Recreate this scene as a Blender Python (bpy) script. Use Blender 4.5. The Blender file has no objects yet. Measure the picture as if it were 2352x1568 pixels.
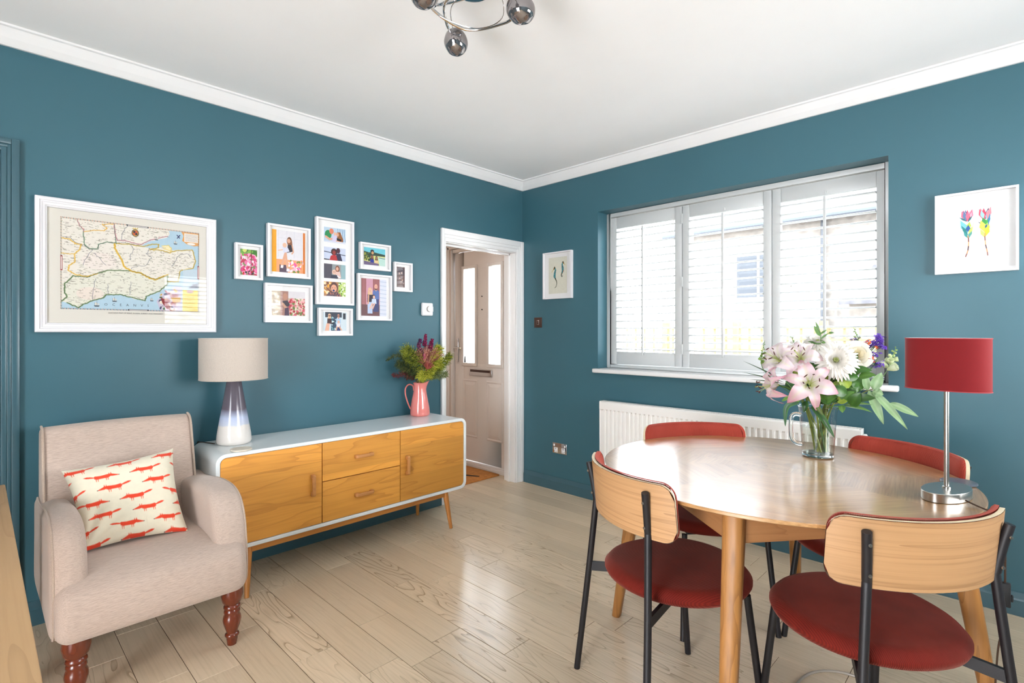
import bpy, bmesh, math, random
import numpy as np
from mathutils import Vector, Matrix

random.seed(7)
PI = math.pi
R = math.radians
C = bpy.context.scene.collection
scene = bpy.context.scene

# ---------------------------------------------------------------- camera, sky, lights, exposure
cam_d = bpy.data.cameras.new('camera')
cam_d.sensor_width = 36.0
cam_d.lens = 1203.0 / 2352.0 * 36.0
cam_d.shift_y = -20.0 / 2352.0
cam_d.clip_start = 0.02
cam = bpy.data.objects.new('camera', cam_d)
C.objects.link(cam)
cam.location = (3.109, -3.309, 1.28)
cam.rotation_euler = (R(90), 0, R(44.35))
scene.camera = cam

scene.view_settings.view_transform = 'Standard'
scene.view_settings.look = 'None'
scene.view_settings.gamma = 1.0
scene.view_settings.use_curve_mapping = False
scene.view_settings.exposure = 0.27
scene.cycles.max_bounces = 10
scene.cycles.diffuse_bounces = 6
scene.cycles.glossy_bounces = 4
scene.cycles.transmission_bounces = 8
scene.cycles.transparent_max_bounces = 12
scene.cycles.caustics_reflective = False
scene.cycles.caustics_refractive = False
scene.cycles.sample_clamp_indirect = 6.0

world = bpy.data.worlds.new('overcast_sky')
scene.world = world
world.use_nodes = True
wn = world.node_tree.nodes
wl = world.node_tree.links
bg = wn['Background']
tcw = wn.new('ShaderNodeTexCoord')
sxw = wn.new('ShaderNodeSeparateXYZ')
rpw = wn.new('ShaderNodeValToRGB')
wl.new(tcw.outputs['Generated'], sxw.inputs[0])
wl.new(sxw.outputs['Z'], rpw.inputs[0])
rpw.color_ramp.elements[0].position = 0.0
rpw.color_ramp.elements[0].color = (0.93, 0.95, 1.0, 1)
rpw.color_ramp.elements[1].position = 0.9
rpw.color_ramp.elements[1].color = (0.78, 0.88, 1.0, 1)
wl.new(rpw.outputs[0], bg.inputs[0])
bg.inputs[1].default_value = 15.0


def area_light(name, loc, direction, sx, sy, power, color=(1, 1, 1), spread=180):
    l = bpy.data.lights.new(name, 'AREA')
    l.shape = 'RECTANGLE'
    l.size = sx
    l.size_y = sy
    l.energy = power
    l.color = color
    l.spread = R(spread)
    o = bpy.data.objects.new(name, l)
    o.location = loc
    o.rotation_euler = Vector(direction).to_track_quat('-Z', 'Y').to_euler()
    C.objects.link(o)
    return o


# area lights: daylight at the two windows, added fill behind the camera
area_light('rear_fill_light', (2.7, -5.62, 1.0), (0, 1, 0.45), 1.5, 2.3, 52, (1.0, 0.985, 0.97))  # soft fill added behind the camera, in a made-up patio opening
area_light('daylight_right_window', (4.72, -0.95, 1.52), (-1, 0, 0.5), 1.6, 1.1, 84, (1.0, 0.99, 0.98))
pw = area_light('sky_portal_window', (1.7, 0.34, 1.6), (0, -1, 0), 1.8, 1.2, 1.0)
pw.data.cycles.is_portal = True
area_light('hall_area_light', (-0.55, -2.5, 2.2), (0, 1, -0.25), 0.7, 0.5, 9, (1.0, 0.96, 0.92))  # area light inside the hall, aimed at the front door

# ---------------------------------------------------------------- materials
MATS = {}


def lin(c):
    c = c / 255.0
    return c / 12.92 if c <= 0.04045 else ((c + 0.055) / 1.055) ** 2.4


def rgb(r, g, b):
    return (lin(r), lin(g), lin(b), 1.0)


def new_mat(name):
    m = bpy.data.materials.new(name)
    m.use_nodes = True
    MATS[name] = m
    return m, m.node_tree.nodes, m.node_tree.links, m.node_tree.nodes['Principled BSDF']


def N(nodes, typ, **kw):
    n = nodes.new('ShaderNode' + typ)
    for k, v in kw.items():
        if k.startswith('i_'):
            key = k[2:]
            n.inputs[int(key) if key.isdigit() else key].default_value = v
        else:
            setattr(n, k, v)
    return n


def plain(name, col, rough=0.5, metal=0.0, bump=0.0, bscale=200.0, vary=0.0, vscale=3.0, coat=0.0, spec=0.5, sheen=0.0):
    """solid finish with procedural mottling (vary) and fine relief (bump)"""
    m, n, l, p = new_mat(name)
    p.inputs['Roughness'].default_value = rough
    p.inputs['Metallic'].default_value = metal
    p.inputs['Specular IOR Level'].default_value = spec
    p.inputs['Coat Weight'].default_value = coat
    p.inputs['Sheen Weight'].default_value = sheen
    tc = N(n, 'TexCoord')
    nz = N(n, 'TexNoise', i_Scale=vscale, i_Detail=4.0)
    l.new(tc.outputs['Object'], nz.inputs['Vector'])
    mx = N(n, 'MixRGB', blend_type='MULTIPLY', i_Fac=1.0)
    mx.inputs[1].default_value = col
    mr = N(n, 'MapRange')
    mr.inputs['From Min'].default_value = 0.3
    mr.inputs['From Max'].default_value = 0.7
    mr.inputs['To Min'].default_value = 1.0 - vary
    mr.inputs['To Max'].default_value = 1.0 + vary * 0.5
    l.new(nz.outputs['Fac'], mr.inputs['Value'])
    l.new(mr.outputs[0], mx.inputs[2])
    l.new(mx.outputs[0], p.inputs['Base Color'])
    if bump > 0:
        b = N(n, 'Bump', i_Strength=bump, i_Distance=0.002)
        nb = N(n, 'TexNoise', i_Scale=bscale, i_Detail=3.0)
        l.new(tc.outputs['Object'], nb.inputs['Vector'])
        l.new(nb.outputs['Fac'], b.inputs['Height'])
        l.new(b.outputs[0], p.inputs['Normal'])
    return m


def wood(name, light, dark, axis='X', scale=1.0, lines=10.0, strength=0.5, rough=0.45, boards=0.0, board_axis='Z', tone=0.12,
         use_attr=False, coat=0.0, stretch=7.0, bump=0.15, streak=0.55):
    """oak figure: contour lines of stretched noise + fine pores; every object gets its own offset and tone"""
    m, n, l, p = new_mat(name)
    tc = N(n, 'TexCoord')
    oi = N(n, 'ObjectInfo')
    off = N(n, 'VectorMath', operation='SCALE')
    cmb = N(n, 'CombineXYZ')
    mul1 = N(n, 'Math', operation='MULTIPLY', i_1=37.0)
    mul2 = N(n, 'Math', operation='MULTIPLY', i_1=91.0)
    l.new(oi.outputs['Random'], mul1.inputs[0])
    l.new(oi.outputs['Random'], mul2.inputs[0])
    l.new(mul1.outputs[0], cmb.inputs[0])
    l.new(mul2.outputs[0], cmb.inputs[1])
    add = N(n, 'VectorMath', operation='ADD')
    l.new(tc.outputs['Object'], add.inputs[0])
    l.new(cmb.outputs[0], add.inputs[1])
    # boards: a second random shift per glued board
    vec = add.outputs[0]
    tonein = oi.outputs['Random']
    if boards > 0:
        sp = N(n, 'SeparateXYZ')
        l.new(tc.outputs['Object'], sp.inputs[0])
        ad = N(n, 'Math', operation='ADD', i_1=13.37)
        l.new(sp.outputs[board_axis], ad.inputs[0])
        dv = N(n, 'Math', operation='DIVIDE', i_1=boards)
        l.new(ad.outputs[0], dv.inputs[0])
        fl = N(n, 'Math', operation='FLOOR')
        l.new(dv.outputs[0], fl.inputs[0])
        ad2 = N(n, 'Math', operation='ADD')
        l.new(fl.outputs[0], ad2.inputs[0])
        l.new(mul1.outputs[0], ad2.inputs[1])
        wnz = N(n, 'TexWhiteNoise', noise_dimensions='1D')
        l.new(ad2.outputs[0], wnz.inputs['W'])
        sc = N(n, 'VectorMath', operation='SCALE')
        l.new(wnz.outputs['Color'], sc.inputs[0])
        sc.inputs['Scale'].default_value = 20.0
        a3 = N(n, 'VectorMath', operation='ADD')
        l.new(vec, a3.inputs[0])
        l.new(sc.outputs[0], a3.inputs[1])
        vec = a3.outputs[0]
        tonein = wnz.outputs['Value']
    mp = N(n, 'Mapping')
    s = {'X': (1.0, stretch, stretch), 'Y': (stretch, 1.0, stretch), 'Z': (stretch, stretch, 1.0), 'P': (0.8, 0.8, stretch)}[axis]
    mp.inputs['Scale'].default_value = tuple(v * scale for v in s)
    l.new(vec, mp.inputs['Vector'])
    nz = N(n, 'TexNoise', i_Scale=1.0, i_Detail=2.0, i_Roughness=0.45, i_Distortion=0.25)
    l.new(mp.outputs[0], nz.inputs['Vector'])
    ml = N(n, 'Math', operation='MULTIPLY', i_1=lines)
    l.new(nz.outputs['Fac'], ml.inputs[0])
    fr = N(n, 'Math', operation='FRACT')
    l.new(ml.outputs[0], fr.inputs[0])
    rp = N(n, 'ValToRGB')
    e = rp.color_ramp.elements
    e[0].position = 0.0
    e[0].color = (1, 1, 1, 1)
    e[1].position = 1.0
    e[1].color = (0.0, 0.0, 0.0, 1)
    x = e.new(0.16)
    x.color = (0.25, 0.25, 0.25, 1)
    x = e.new(0.5)
    x.color = (0.0, 0.0, 0.0, 1)
    l.new(fr.outputs[0], rp.inputs[0])
    # fine streaks
    mp2 = N(n, 'Mapping')
    s2 = {'X': (3, 120, 120), 'Y': (120, 3, 120), 'Z': (120, 120, 3), 'P': (2.5, 2.5, 170)}[axis]
    mp2.inputs['Scale'].default_value = s2
    l.new(vec, mp2.inputs['Vector'])
    nf = N(n, 'TexNoise', i_Scale=1.0, i_Detail=3.0)
    l.new(mp2.outputs[0], nf.inputs['Vector'])
    fr2 = N(n, 'MapRange')
    fr2.inputs['From Min'].default_value = 0.45
    fr2.inputs['From Max'].default_value = 0.75
    fr2.inputs['To Max'].default_value = streak
    l.new(nf.outputs['Fac'], fr2.inputs['Value'])
    st = N(n, 'Math', operation='MULTIPLY', i_1=1.0)
    l.new(rp.outputs[0], st.inputs[0])
    if use_attr:
        at = N(n, 'Attribute', attribute_type='OBJECT', attribute_name='figure')
        l.new(at.outputs['Fac'], st.inputs[1])
    sm = N(n, 'Math', operation='ADD', use_clamp=True)
    l.new(st.outputs[0], sm.inputs[0])
    l.new(fr2.outputs[0], sm.inputs[1])
    fa = N(n, 'Math', operation='MULTIPLY', i_1=strength, use_clamp=True)
    l.new(sm.outputs[0], fa.inputs[0])
    mx = N(n, 'MixRGB')
    mx.inputs[1].default_value = light
    mx.inputs[2].default_value = dark
    l.new(fa.outputs[0], mx.inputs[0])
    tn = N(n, 'MapRange')
    tn.inputs['To Min'].default_value = 1.0 - tone
    tn.inputs['To Max'].default_value = 1.0 + tone
    l.new(tonein, tn.inputs['Value'])
    # slow mottling along the board
    nm = N(n, 'TexNoise', i_Scale=0.8, i_Detail=1.0)
    l.new(mp.outputs[0], nm.inputs['Vector'])
    nm2 = N(n, 'MapRange')
    nm2.inputs['To Min'].default_value = 0.88
    nm2.inputs['To Max'].default_value = 1.1
    l.new(nm.outputs['Fac'], nm2.inputs['Value'])
    tt = N(n, 'Math', operation='MULTIPLY')
    l.new(tn.outputs[0], tt.inputs[0])
    l.new(nm2.outputs[0], tt.inputs[1])
    m2 = N(n, 'VectorMath', operation='SCALE')
    l.new(mx.outputs[0], m2.inputs[0])
    l.new(tt.outputs[0], m2.inputs['Scale'])
    l.new(m2.outputs[0], p.inputs['Base Color'])
    p.inputs['Roughness'].default_value = rough
    p.inputs['Coat Weight'].default_value = coat
    p.inputs['Coat Roughness'].default_value = 0.15
    b = N(n, 'Bump', i_Strength=bump, i_Distance=0.001, invert=True)
    l.new(sm.outputs[0], b.inputs['Height'])
    l.new(b.outputs[0], p.inputs['Normal'])
    return m


def fabric(name, col, col2, sx=(60, 900, 900), rough=0.9, bump=0.3, sheen=0.3, fac=0.5):
    """woven cloth with streaky slubs"""
    m, n, l, p = new_mat(name)
    tc = N(n, 'TexCoord')
    mp = N(n, 'Mapping')
    mp.inputs['Scale'].default_value = sx
    l.new(tc.outputs['Object'], mp.inputs['Vector'])
    nz = N(n, 'TexNoise', i_Scale=1.0, i_Detail=4.0, i_Roughness=0.7)
    l.new(mp.outputs[0], nz.inputs['Vector'])
    mr = N(n, 'MapRange')
    mr.inputs['From Min'].default_value = 0.4
    mr.inputs['From Max'].default_value = 0.68
    l.new(nz.outputs['Fac'], mr.inputs['Value'])
    f = N(n, 'Math', operation='MULTIPLY', i_1=fac)
    l.new(mr.outputs[0], f.inputs[0])
    mx = N(n, 'MixRGB')
    mx.inputs[1].default_value = col
    mx.inputs[2].default_value = col2
    l.new(f.outputs[0], mx.inputs[0])
    l.new(mx.outputs[0], p.inputs['Base Color'])
    p.inputs['Roughness'].default_value = rough
    p.inputs['Sheen Weight'].default_value = sheen
    b = N(n, 'Bump', i_Strength=bump, i_Distance=0.001)
    l.new(nz.outputs['Fac'], b.inputs['Height'])
    l.new(b.outputs[0], p.inputs['Normal'])
    return m


def corduroy(name, col, dark):
    m, n, l, p = new_mat(name)
    tc = N(n, 'TexCoord')
    sp = N(n, 'SeparateXYZ')
    l.new(tc.outputs['Object'], sp.inputs[0])
    mu = N(n, 'Math', operation='MULTIPLY', i_1=2 * PI / 0.0042)
    l.new(sp.outputs['X'], mu.inputs[0])
    si = N(n, 'Math', operation='SINE')
    l.new(mu.outputs[0], si.inputs[0])
    mr = N(n, 'MapRange')
    mr.inputs['From Min'].default_value = -1.0
    mr.inputs['To Min'].default_value = 0.0
    l.new(si.outputs[0], mr.inputs['Value'])
    nz = N(n, 'TexNoise', i_Scale=9.0, i_Detail=3.0)
    l.new(tc.outputs['Object'], nz.inputs['Vector'])
    mx = N(n, 'MixRGB')
    mx.inputs[1].default_value = dark
    mx.inputs[2].default_value = col
    f = N(n, 'Math', operation='MULTIPLY_ADD', i_1=0.45, i_2=0.0)
    l.new(mr.outputs[0], f.inputs[0])
    f2 = N(n, 'Math', operation='ADD', use_clamp=True)
    l.new(f.outputs[0], f2.inputs[0])
    l.new(nz.outputs['Fac'], f2.inputs[1])
    l.new(f2.outputs[0], mx.inputs[0])
    l.new(mx.outputs[0], p.inputs['Base Color'])
    p.inputs['Roughness'].default_value = 0.85
    p.inputs['Sheen Weight'].default_value = 0.22
    p.inputs['Sheen Roughness'].default_value = 0.4
    p.inputs['Sheen Tint'].default_value = (1.0, 0.45, 0.35, 1)
    p.inputs['Specular IOR Level'].default_value = 0.2
    b = N(n, 'Bump', i_Strength=0.5, i_Distance=0.001)
    l.new(mr.outputs[0], b.inputs['Height'])
    l.new(b.outputs[0], p.inputs['Normal'])
    return m


def attr_mat(name, rough=0.6, trans=0.0, sheen=0.0, spec=0.4, dim=1.0):
    """colour printed or grown on the piece, read from its 'Col' attribute"""
    m, n, l, p = new_mat(name)
    a = N(n, 'Attribute', attribute_name='Col')
    nz = N(n, 'TexNoise', i_Scale=60.0)
    tc = N(n, 'TexCoord')
    l.new(tc.outputs['Object'], nz.inputs['Vector'])
    mr = N(n, 'MapRange')
    mr.inputs['To Min'].default_value = 0.94 * dim
    mr.inputs['To Max'].default_value = 1.06 * dim
    l.new(nz.outputs['Fac'], mr.inputs['Value'])
    sc = N(n, 'VectorMath', operation='SCALE')
    l.new(a.outputs['Color'], sc.inputs[0])
    l.new(mr.outputs[0], sc.inputs['Scale'])
    l.new(sc.outputs[0], p.inputs['Base Color'])
    p.inputs['Roughness'].default_value = rough
    p.inputs['Specular IOR Level'].default_value = spec
    p.inputs['Sheen Weight'].default_value = sheen
    if trans > 0:
        t = N(n, 'BsdfTranslucent')
        l.new(sc.outputs[0], t.inputs['Color'])
        mxs = N(n, 'MixShader', i_Fac=trans)
        out = n['Material Output']
        l.new(p.outputs[0], mxs.inputs[1])
        l.new(t.outputs[0], mxs.inputs[2])
        l.new(mxs.outputs[0], out.inputs[0])
    return m


def pane_mat(name, tint=(1, 1, 1, 1), refl=1.0):
    m, n, l, p = new_mat(name)
    out = n['Material Output']
    n.remove(p)
    t = N(n, 'BsdfTransparent')
    t.inputs[0].default_value = tint
    g = N(n, 'BsdfGlossy', i_Roughness=0.0)
    ge = N(n, 'NewGeometry')
    io = N(n, 'MapRange')
    io.inputs['To Min'].default_value = 1.5
    io.inputs['To Max'].default_value = 1 / 1.5
    l.new(ge.outputs['Backfacing'], io.inputs['Value'])
    f = N(n, 'Fresnel')
    l.new(io.outputs[0], f.inputs['IOR'])
    k = N(n, 'Math', operation='MULTIPLY', i_1=refl, use_clamp=True)
    l.new(f.outputs[0], k.inputs[0])
    mx = N(n, 'MixShader')
    l.new(k.outputs[0], mx.inputs[0])
    l.new(t.outputs[0], mx.inputs[1])
    l.new(g.outputs[0], mx.inputs[2])
    l.new(mx.outputs[0], out.inputs[0])
    return m


M_WALL = plain('teal_wall_paint', rgb(58, 99, 111), rough=0.42, bump=0.06, bscale=160, vary=0.05, vscale=1.2, spec=0.35)
M_SKIRT = plain('teal_gloss_paint', rgb(58, 92, 103), rough=0.3, bump=0.03, bscale=60, vary=0.04)
M_CEIL = plain('white_ceiling_paint', rgb(246, 246, 246), rough=0.9, bump=0.04, bscale=90, vary=0.015)
M_TRIM = plain('white_gloss_paint', rgb(232, 232, 232), rough=0.3, bump=0.05, bscale=35, vary=0.02)
M_SHUT = plain('white_shutter_lacquer', rgb(196, 199, 199), rough=0.35, vary=0.01)
M_FRAME = plain('white_frame_lacquer', rgb(226, 225, 228), rough=0.4, vary=0.01)
M_MOUNT = plain('white_mount_card', rgb(226, 226, 226), rough=0.9, bump=0.05, bscale=500, vary=0.01)
M_CREAM = plain('cream_mount_card', rgb(206, 202, 192), rough=0.9, bump=0.05, bscale=500, vary=0.02)
M_WHITE = plain('white_satin_lacquer', rgb(226, 232, 233), rough=0.22, vary=0.01)
M_PVC = plain('off_white_door_skin', rgb(222, 214, 207), rough=0.4, bump=0.05, bscale=80, vary=0.02)
M_HALL = plain('beige_hall_paint', rgb(208, 188, 172), rough=0.8, vary=0.03)
M_RAD = plain('white_radiator_enamel', rgb(238, 236, 232), rough=0.3, vary=0.01)
M_BLACK = plain('black_powder_coat', rgb(20, 17, 22), rough=0.5, bump=0.1, bscale=700, vary=0.1)
M_RUBBER = plain('black_rubber', rgb(24, 24, 26), rough=0.6, vary=0.1)
M_CHROME = plain('polished_chrome', rgb(205, 205, 208), rough=0.08, metal=1.0, vary=0.02)
M_STEEL = plain('brushed_steel', rgb(190, 186, 180), rough=0.28, metal=1.0, bump=0.1, bscale=300, vary=0.05)
M_BRONZE = plain('brown_metal_plate', rgb(84, 66, 60), rough=0.35, metal=0.7, vary=0.05)
M_SMOKE = plain('mirrored_smoked_glass', rgb(150, 145, 146), rough=0.05, metal=0.85, bump=0.25, bscale=25, vary=0.3, vscale=14)
M_RED = fabric('red_lampshade_cloth', rgb(120, 2, 10), rgb(96, 1, 7), (900, 900, 900), bump=0.1, sheen=0.05, fac=0.5)
M_LINEN = fabric('oatmeal_linen', rgb(200, 189, 178), rgb(150, 138, 126), (420, 420, 520), bump=0.15, sheen=0.1, fac=0.55)
M_UPH = fabric('beige_upholstery', rgb(196, 176, 162), rgb(158, 140, 128), (500, 40, 500), bump=0.25, sheen=0.25, fac=0.75)
M_PIPE = fabric('beige_piping', rgb(188, 168, 152), rgb(150, 130, 115), (300, 300, 300), bump=0.3)
M_CORD = corduroy('rust_corduroy', rgb(112, 28, 16), rgb(58, 10, 6))
M_CORDL = corduroy('rust_corduroy_back', rgb(172, 70, 56), rgb(132, 42, 34))
M_PLY = wood('oak_plywood', rgb(186, 143, 100), rgb(128, 86, 50), 'P', 1.0, 5, 0.46, 0.42, tone=0.03, stretch=26, streak=0.65)
M_PLYE = plain('birch_ply_edge', rgb(232, 212, 178), rough=0.5, vary=0.08, vscale=40)
M_DOOR = wood('oak_veneer', rgb(212, 148, 62), rgb(156, 92, 30), 'Y', 1.2, 5, 0.42, 0.42, boards=0.19, board_axis='Z', tone=0.2, stretch=8)
M_OAKL = wood('oak_leg', rgb(166, 114, 60), rgb(112, 70, 32), 'Z', 1.5, 7, 0.55, 0.4, tone=0.05, stretch=9)
M_SLEG = wood('oiled_oak_leg', rgb(186, 122, 56), rgb(132, 76, 28), 'Z', 1.5, 5, 0.4, 0.4, tone=0.05, stretch=9)
M_RAIL = wood('oiled_oak_rail', rgb(190, 126, 58), rgb(132, 76, 28), 'Y', 1.5, 5, 0.4, 0.4, tone=0.05, stretch=9)
M_HAND = wood('beech_handle', rgb(184, 126, 70), rgb(150, 98, 52), 'Y', 2, 5, 0.4, 0.45, tone=0.04)
M_MAHO = wood('stained_turned_wood', rgb(110, 44, 20), rgb(66, 22, 10), 'Z', 2, 5, 0.4, 0.25, tone=0.04, coat=0.4)
M_DESK = wood('light_oak_top', rgb(184, 148, 106), rgb(140, 104, 66), 'X', 1.2, 4, 0.3, 0.5, tone=0.03, stretch=9)
M_FLOOR = wood('limed_oak_plank', rgb(220, 199, 171), rgb(122, 98, 68), 'X', 1.6, 13, 0.72, 0.24, tone=0.085, use_attr=True, stretch=5.5, bump=0.25, streak=0.22)
M_SUB = plain('dark_joint', rgb(92, 76, 58), rough=0.8, vary=0.1)
M_PINK = plain('pink_glazed_ceramic', rgb(226, 132, 124), rough=0.12, bump=0.5, bscale=18, vary=0.04, coat=0.5)
M_MAT = plain('coir_fibre', rgb(196, 128, 62), rough=0.95, bump=0.9, bscale=300, vary=0.2, vscale=30)
M_MATD = plain('dark_coir_print', rgb(52, 36, 28), rough=0.95, bump=0.9, bscale=300, vary=0.2)
M_CORK = plain('cork_coaster', rgb(214, 206, 190), rough=0.7, vary=0.15, vscale=40)
M_SLATE = plain('grey_slate_disc', rgb(82, 88, 98), rough=0.35, vary=0.15, vscale=40)
M_CABLE = plain('grey_cable', rgb(166, 156, 144), rough=0.5, vary=0.05)
M_CORDC = plain('brown_flex', rgb(70, 46, 30), rough=0.5, vary=0.05)
M_PRINT = attr_mat('printed_paper', 0.55, dim=0.82)
M_PETAL = attr_mat('petal_skin', 0.5, trans=0.22, sheen=0.1, dim=0.78)
M_LEAF = attr_mat('leaf_skin', 0.38, trans=0.12, dim=0.8)
M_CUSH = attr_mat('printed_cotton', 0.85, sheen=0.2)
M_DRY = attr_mat('dried_plant', 0.85, trans=0.1)
M_PANE = pane_mat('clear_pane', (1, 1, 1, 1), 0.32)
M_WPANE = pane_mat('window_pane', (0.97, 0.98, 0.98, 1))
M_TEXT = plain('printing_ink', rgb(60, 60, 66), rough=0.7)
M_BRICK = plain('stone_wall_outside', rgb(122, 115, 108), rough=0.9, bump=0.5, bscale=20, vary=0.35, vscale=6)
M_ROOF = plain('grey_roof_outside', rgb(84, 82, 86), rough=0.9, vary=0.25, vscale=9)
M_GUT = plain('blue_grey_gutter', rgb(38, 43, 50), rough=0.5, vary=0.1)
M_FENCE = plain('ochre_fence_wood', rgb(128, 112, 78), rough=0.9, vary=0.25, vscale=9)
M_PAVE = plain('pale_paving', rgb(196, 190, 180), rough=0.9, vary=0.15)
M_HEDGE = plain('hedge_leaf', rgb(118, 150, 70), rough=0.8, vary=0.4, vscale=8)
M_BLOOM = plain('pink_bloom', rgb(226, 92, 130), rough=0.7, vary=0.2, vscale=30)


def glass(name, ior=1.45, col=(1, 1, 1, 1), rough=0.0):
    m, n, l, p = new_mat(name)
    p.inputs['Base Color'].default_value = col
    p.inputs['Transmission Weight'].default_value = 1.0
    p.inputs['IOR'].default_value = ior
    p.inputs['Roughness'].default_value = rough
    return m


M_JUG = pane_mat('clear_jug_glass', (0.97, 0.985, 0.98, 1), 1.6)
M_GLASS = glass('solid_glass', 1.45, (0.96, 0.99, 0.98, 1))
M_WATER = glass('still_water', 1.2, (0.97, 0.99, 0.97, 1))

# lamp glaze: slate at the top fading through pale blue to raw stoneware (bands fired on the pot)
m_, n_, l_, p_ = new_mat('dipped_glaze')
tc_ = N(n_, 'TexCoord')
sp_ = N(n_, 'SeparateXYZ')
l_.new(tc_.outputs['Object'], sp_.inputs[0])
nz_ = N(n_, 'TexNoise', i_Scale=14.0)
l_.new(tc_.outputs['Object'], nz_.inputs['Vector'])
ma_ = N(n_, 'Math', operation='MULTIPLY_ADD', i_1=0.025)
l_.new(nz_.outputs['Fac'], ma_.inputs[0])
l_.new(sp_.outputs['Z'], ma_.inputs[2])
rp_ = N(n_, 'ValToRGB')
e_ = rp_.color_ramp.elements
e_[0].position = 0.0
e_[0].color = rgb(226, 219, 212)
e_[1].position = 1.0
e_[1].color = rgb(80, 76, 84)
for pos_, c_ in ((0.108, rgb(224, 218, 212)), (0.112, rgb(196, 202, 216)), (0.150, rgb(178, 188, 214)), (0.195, rgb(98, 90, 100))):
    x_ = e_.new(pos_)
    x_.color = c_
l_.new(ma_.outputs[0], rp_.inputs[0])
l_.new(rp_.outputs[0], p_.inputs['Base Color'])
p_.inputs['Roughness'].default_value = 0.14
M_GLAZE = m_

# table veneer: wedges of oak, grain turned in each
m_, n_, l_, p_ = new_mat('sunburst_veneer')
tc_ = N(n_, 'TexCoord')
sp_ = N(n_, 'SeparateXYZ')
l_.new(tc_.outputs['Object'], sp_.inputs[0])
at_ = N(n_, 'Math', operation='ARCTAN2')
l_.new(sp_.outputs['Y'], at_.inputs[0])
l_.new(sp_.outputs['X'], at_.inputs[1])
sh_ = N(n_, 'Math', operation='ADD', i_1=PI + 0.28)
l_.new(at_.outputs[0], sh_.inputs[0])
dv_ = N(n_, 'Math', operation='DIVIDE', i_1=PI / 4)
l_.new(sh_.outputs[0], dv_.inputs[0])
fl_ = N(n_, 'Math', operation='FLOOR')
l_.new(dv_.outputs[0], fl_.inputs[0])
an_ = N(n_, 'Math', operation='MULTIPLY', i_1=PI / 4)
l_.new(fl_.outputs[0], an_.inputs[0])
an2_ = N(n_, 'Math', operation='SUBTRACT', i_1=0.28 - PI / 8 + PI)
l_.new(an_.outputs[0], an2_.inputs[0])
vr_ = N(n_, 'VectorRotate', rotation_type='Z_AXIS')
ng_ = N(n_, 'Math', operation='MULTIPLY', i_1=-1.0)
l_.new(an2_.outputs[0], ng_.inputs[0])
l_.new(tc_.outputs['Object'], vr_.inputs['Vector'])
l_.new(ng_.outputs[0], vr_.inputs['Angle'])
wh_ = N(n_, 'TexWhiteNoise', noise_dimensions='1D')
l_.new(fl_.outputs[0], wh_.inputs['W'])
sc_ = N(n_, 'VectorMath', operation='SCALE')
sc_.inputs['Scale'].default_value = 9.0
l_.new(wh_.outputs['Color'], sc_.inputs[0])
ad_ = N(n_, 'VectorMath', operation='ADD')
l_.new(vr_.outputs[0], ad_.inputs[0])
l_.new(sc_.outputs[0], ad_.inputs[1])
mp_ = N(n_, 'Mapping')
mp_.inputs['Scale'].default_value = (14, 1.6, 14)
l_.new(ad_.outputs[0], mp_.inputs['Vector'])
nz_ = N(n_, 'TexNoise', i_Scale=1.0, i_Detail=3.0)
l_.new(mp_.outputs[0], nz_.inputs['Vector'])
mp2_ = N(n_, 'Mapping')
mp2_.inputs['Scale'].default_value = (220, 6, 220)
l_.new(ad_.outputs[0], mp2_.inputs['Vector'])
nf_ = N(n_, 'TexNoise', i_Scale=1.0, i_Detail=2.0)
l_.new(mp2_.outputs[0], nf_.inputs['Vector'])
s_ = N(n_, 'Math', operation='ADD')
l_.new(nz_.outputs['Fac'], s_.inputs[0])
l_.new(nf_.outputs['Fac'], s_.inputs[1])
mr_ = N(n_, 'MapRange')
mr_.inputs['From Min'].default_value = 0.75
mr_.inputs['From Max'].default_value = 1.3
l_.new(s_.outputs[0], mr_.inputs['Value'])
mx_ = N(n_, 'MixRGB')
mx_.inputs[1].default_value = rgb(190, 146, 96)
mx_.inputs[2].default_value = rgb(148, 104, 60)
l_.new(mr_.outputs[0], mx_.inputs[0])
tn_ = N(n_, 'MapRange')
tn_.inputs['To Min'].default_value = 0.92
tn_.inputs['To Max'].default_value = 1.06
l_.new(wh_.outputs['Value'], tn_.inputs['Value'])
m2_ = N(n_, 'VectorMath', operation='SCALE')
l_.new(mx_.outputs[0], m2_.inputs[0])
l_.new(tn_.outputs[0], m2_.inputs['Scale'])
l_.new(m2_.outputs[0], p_.inputs['Base Color'])
p_.inputs['Roughness'].default_value = 0.3
p_.inputs['Coat Weight'].default_value = 1.0
p_.inputs['Coat Roughness'].default_value = 0.16
M_TABLE = m_


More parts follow.
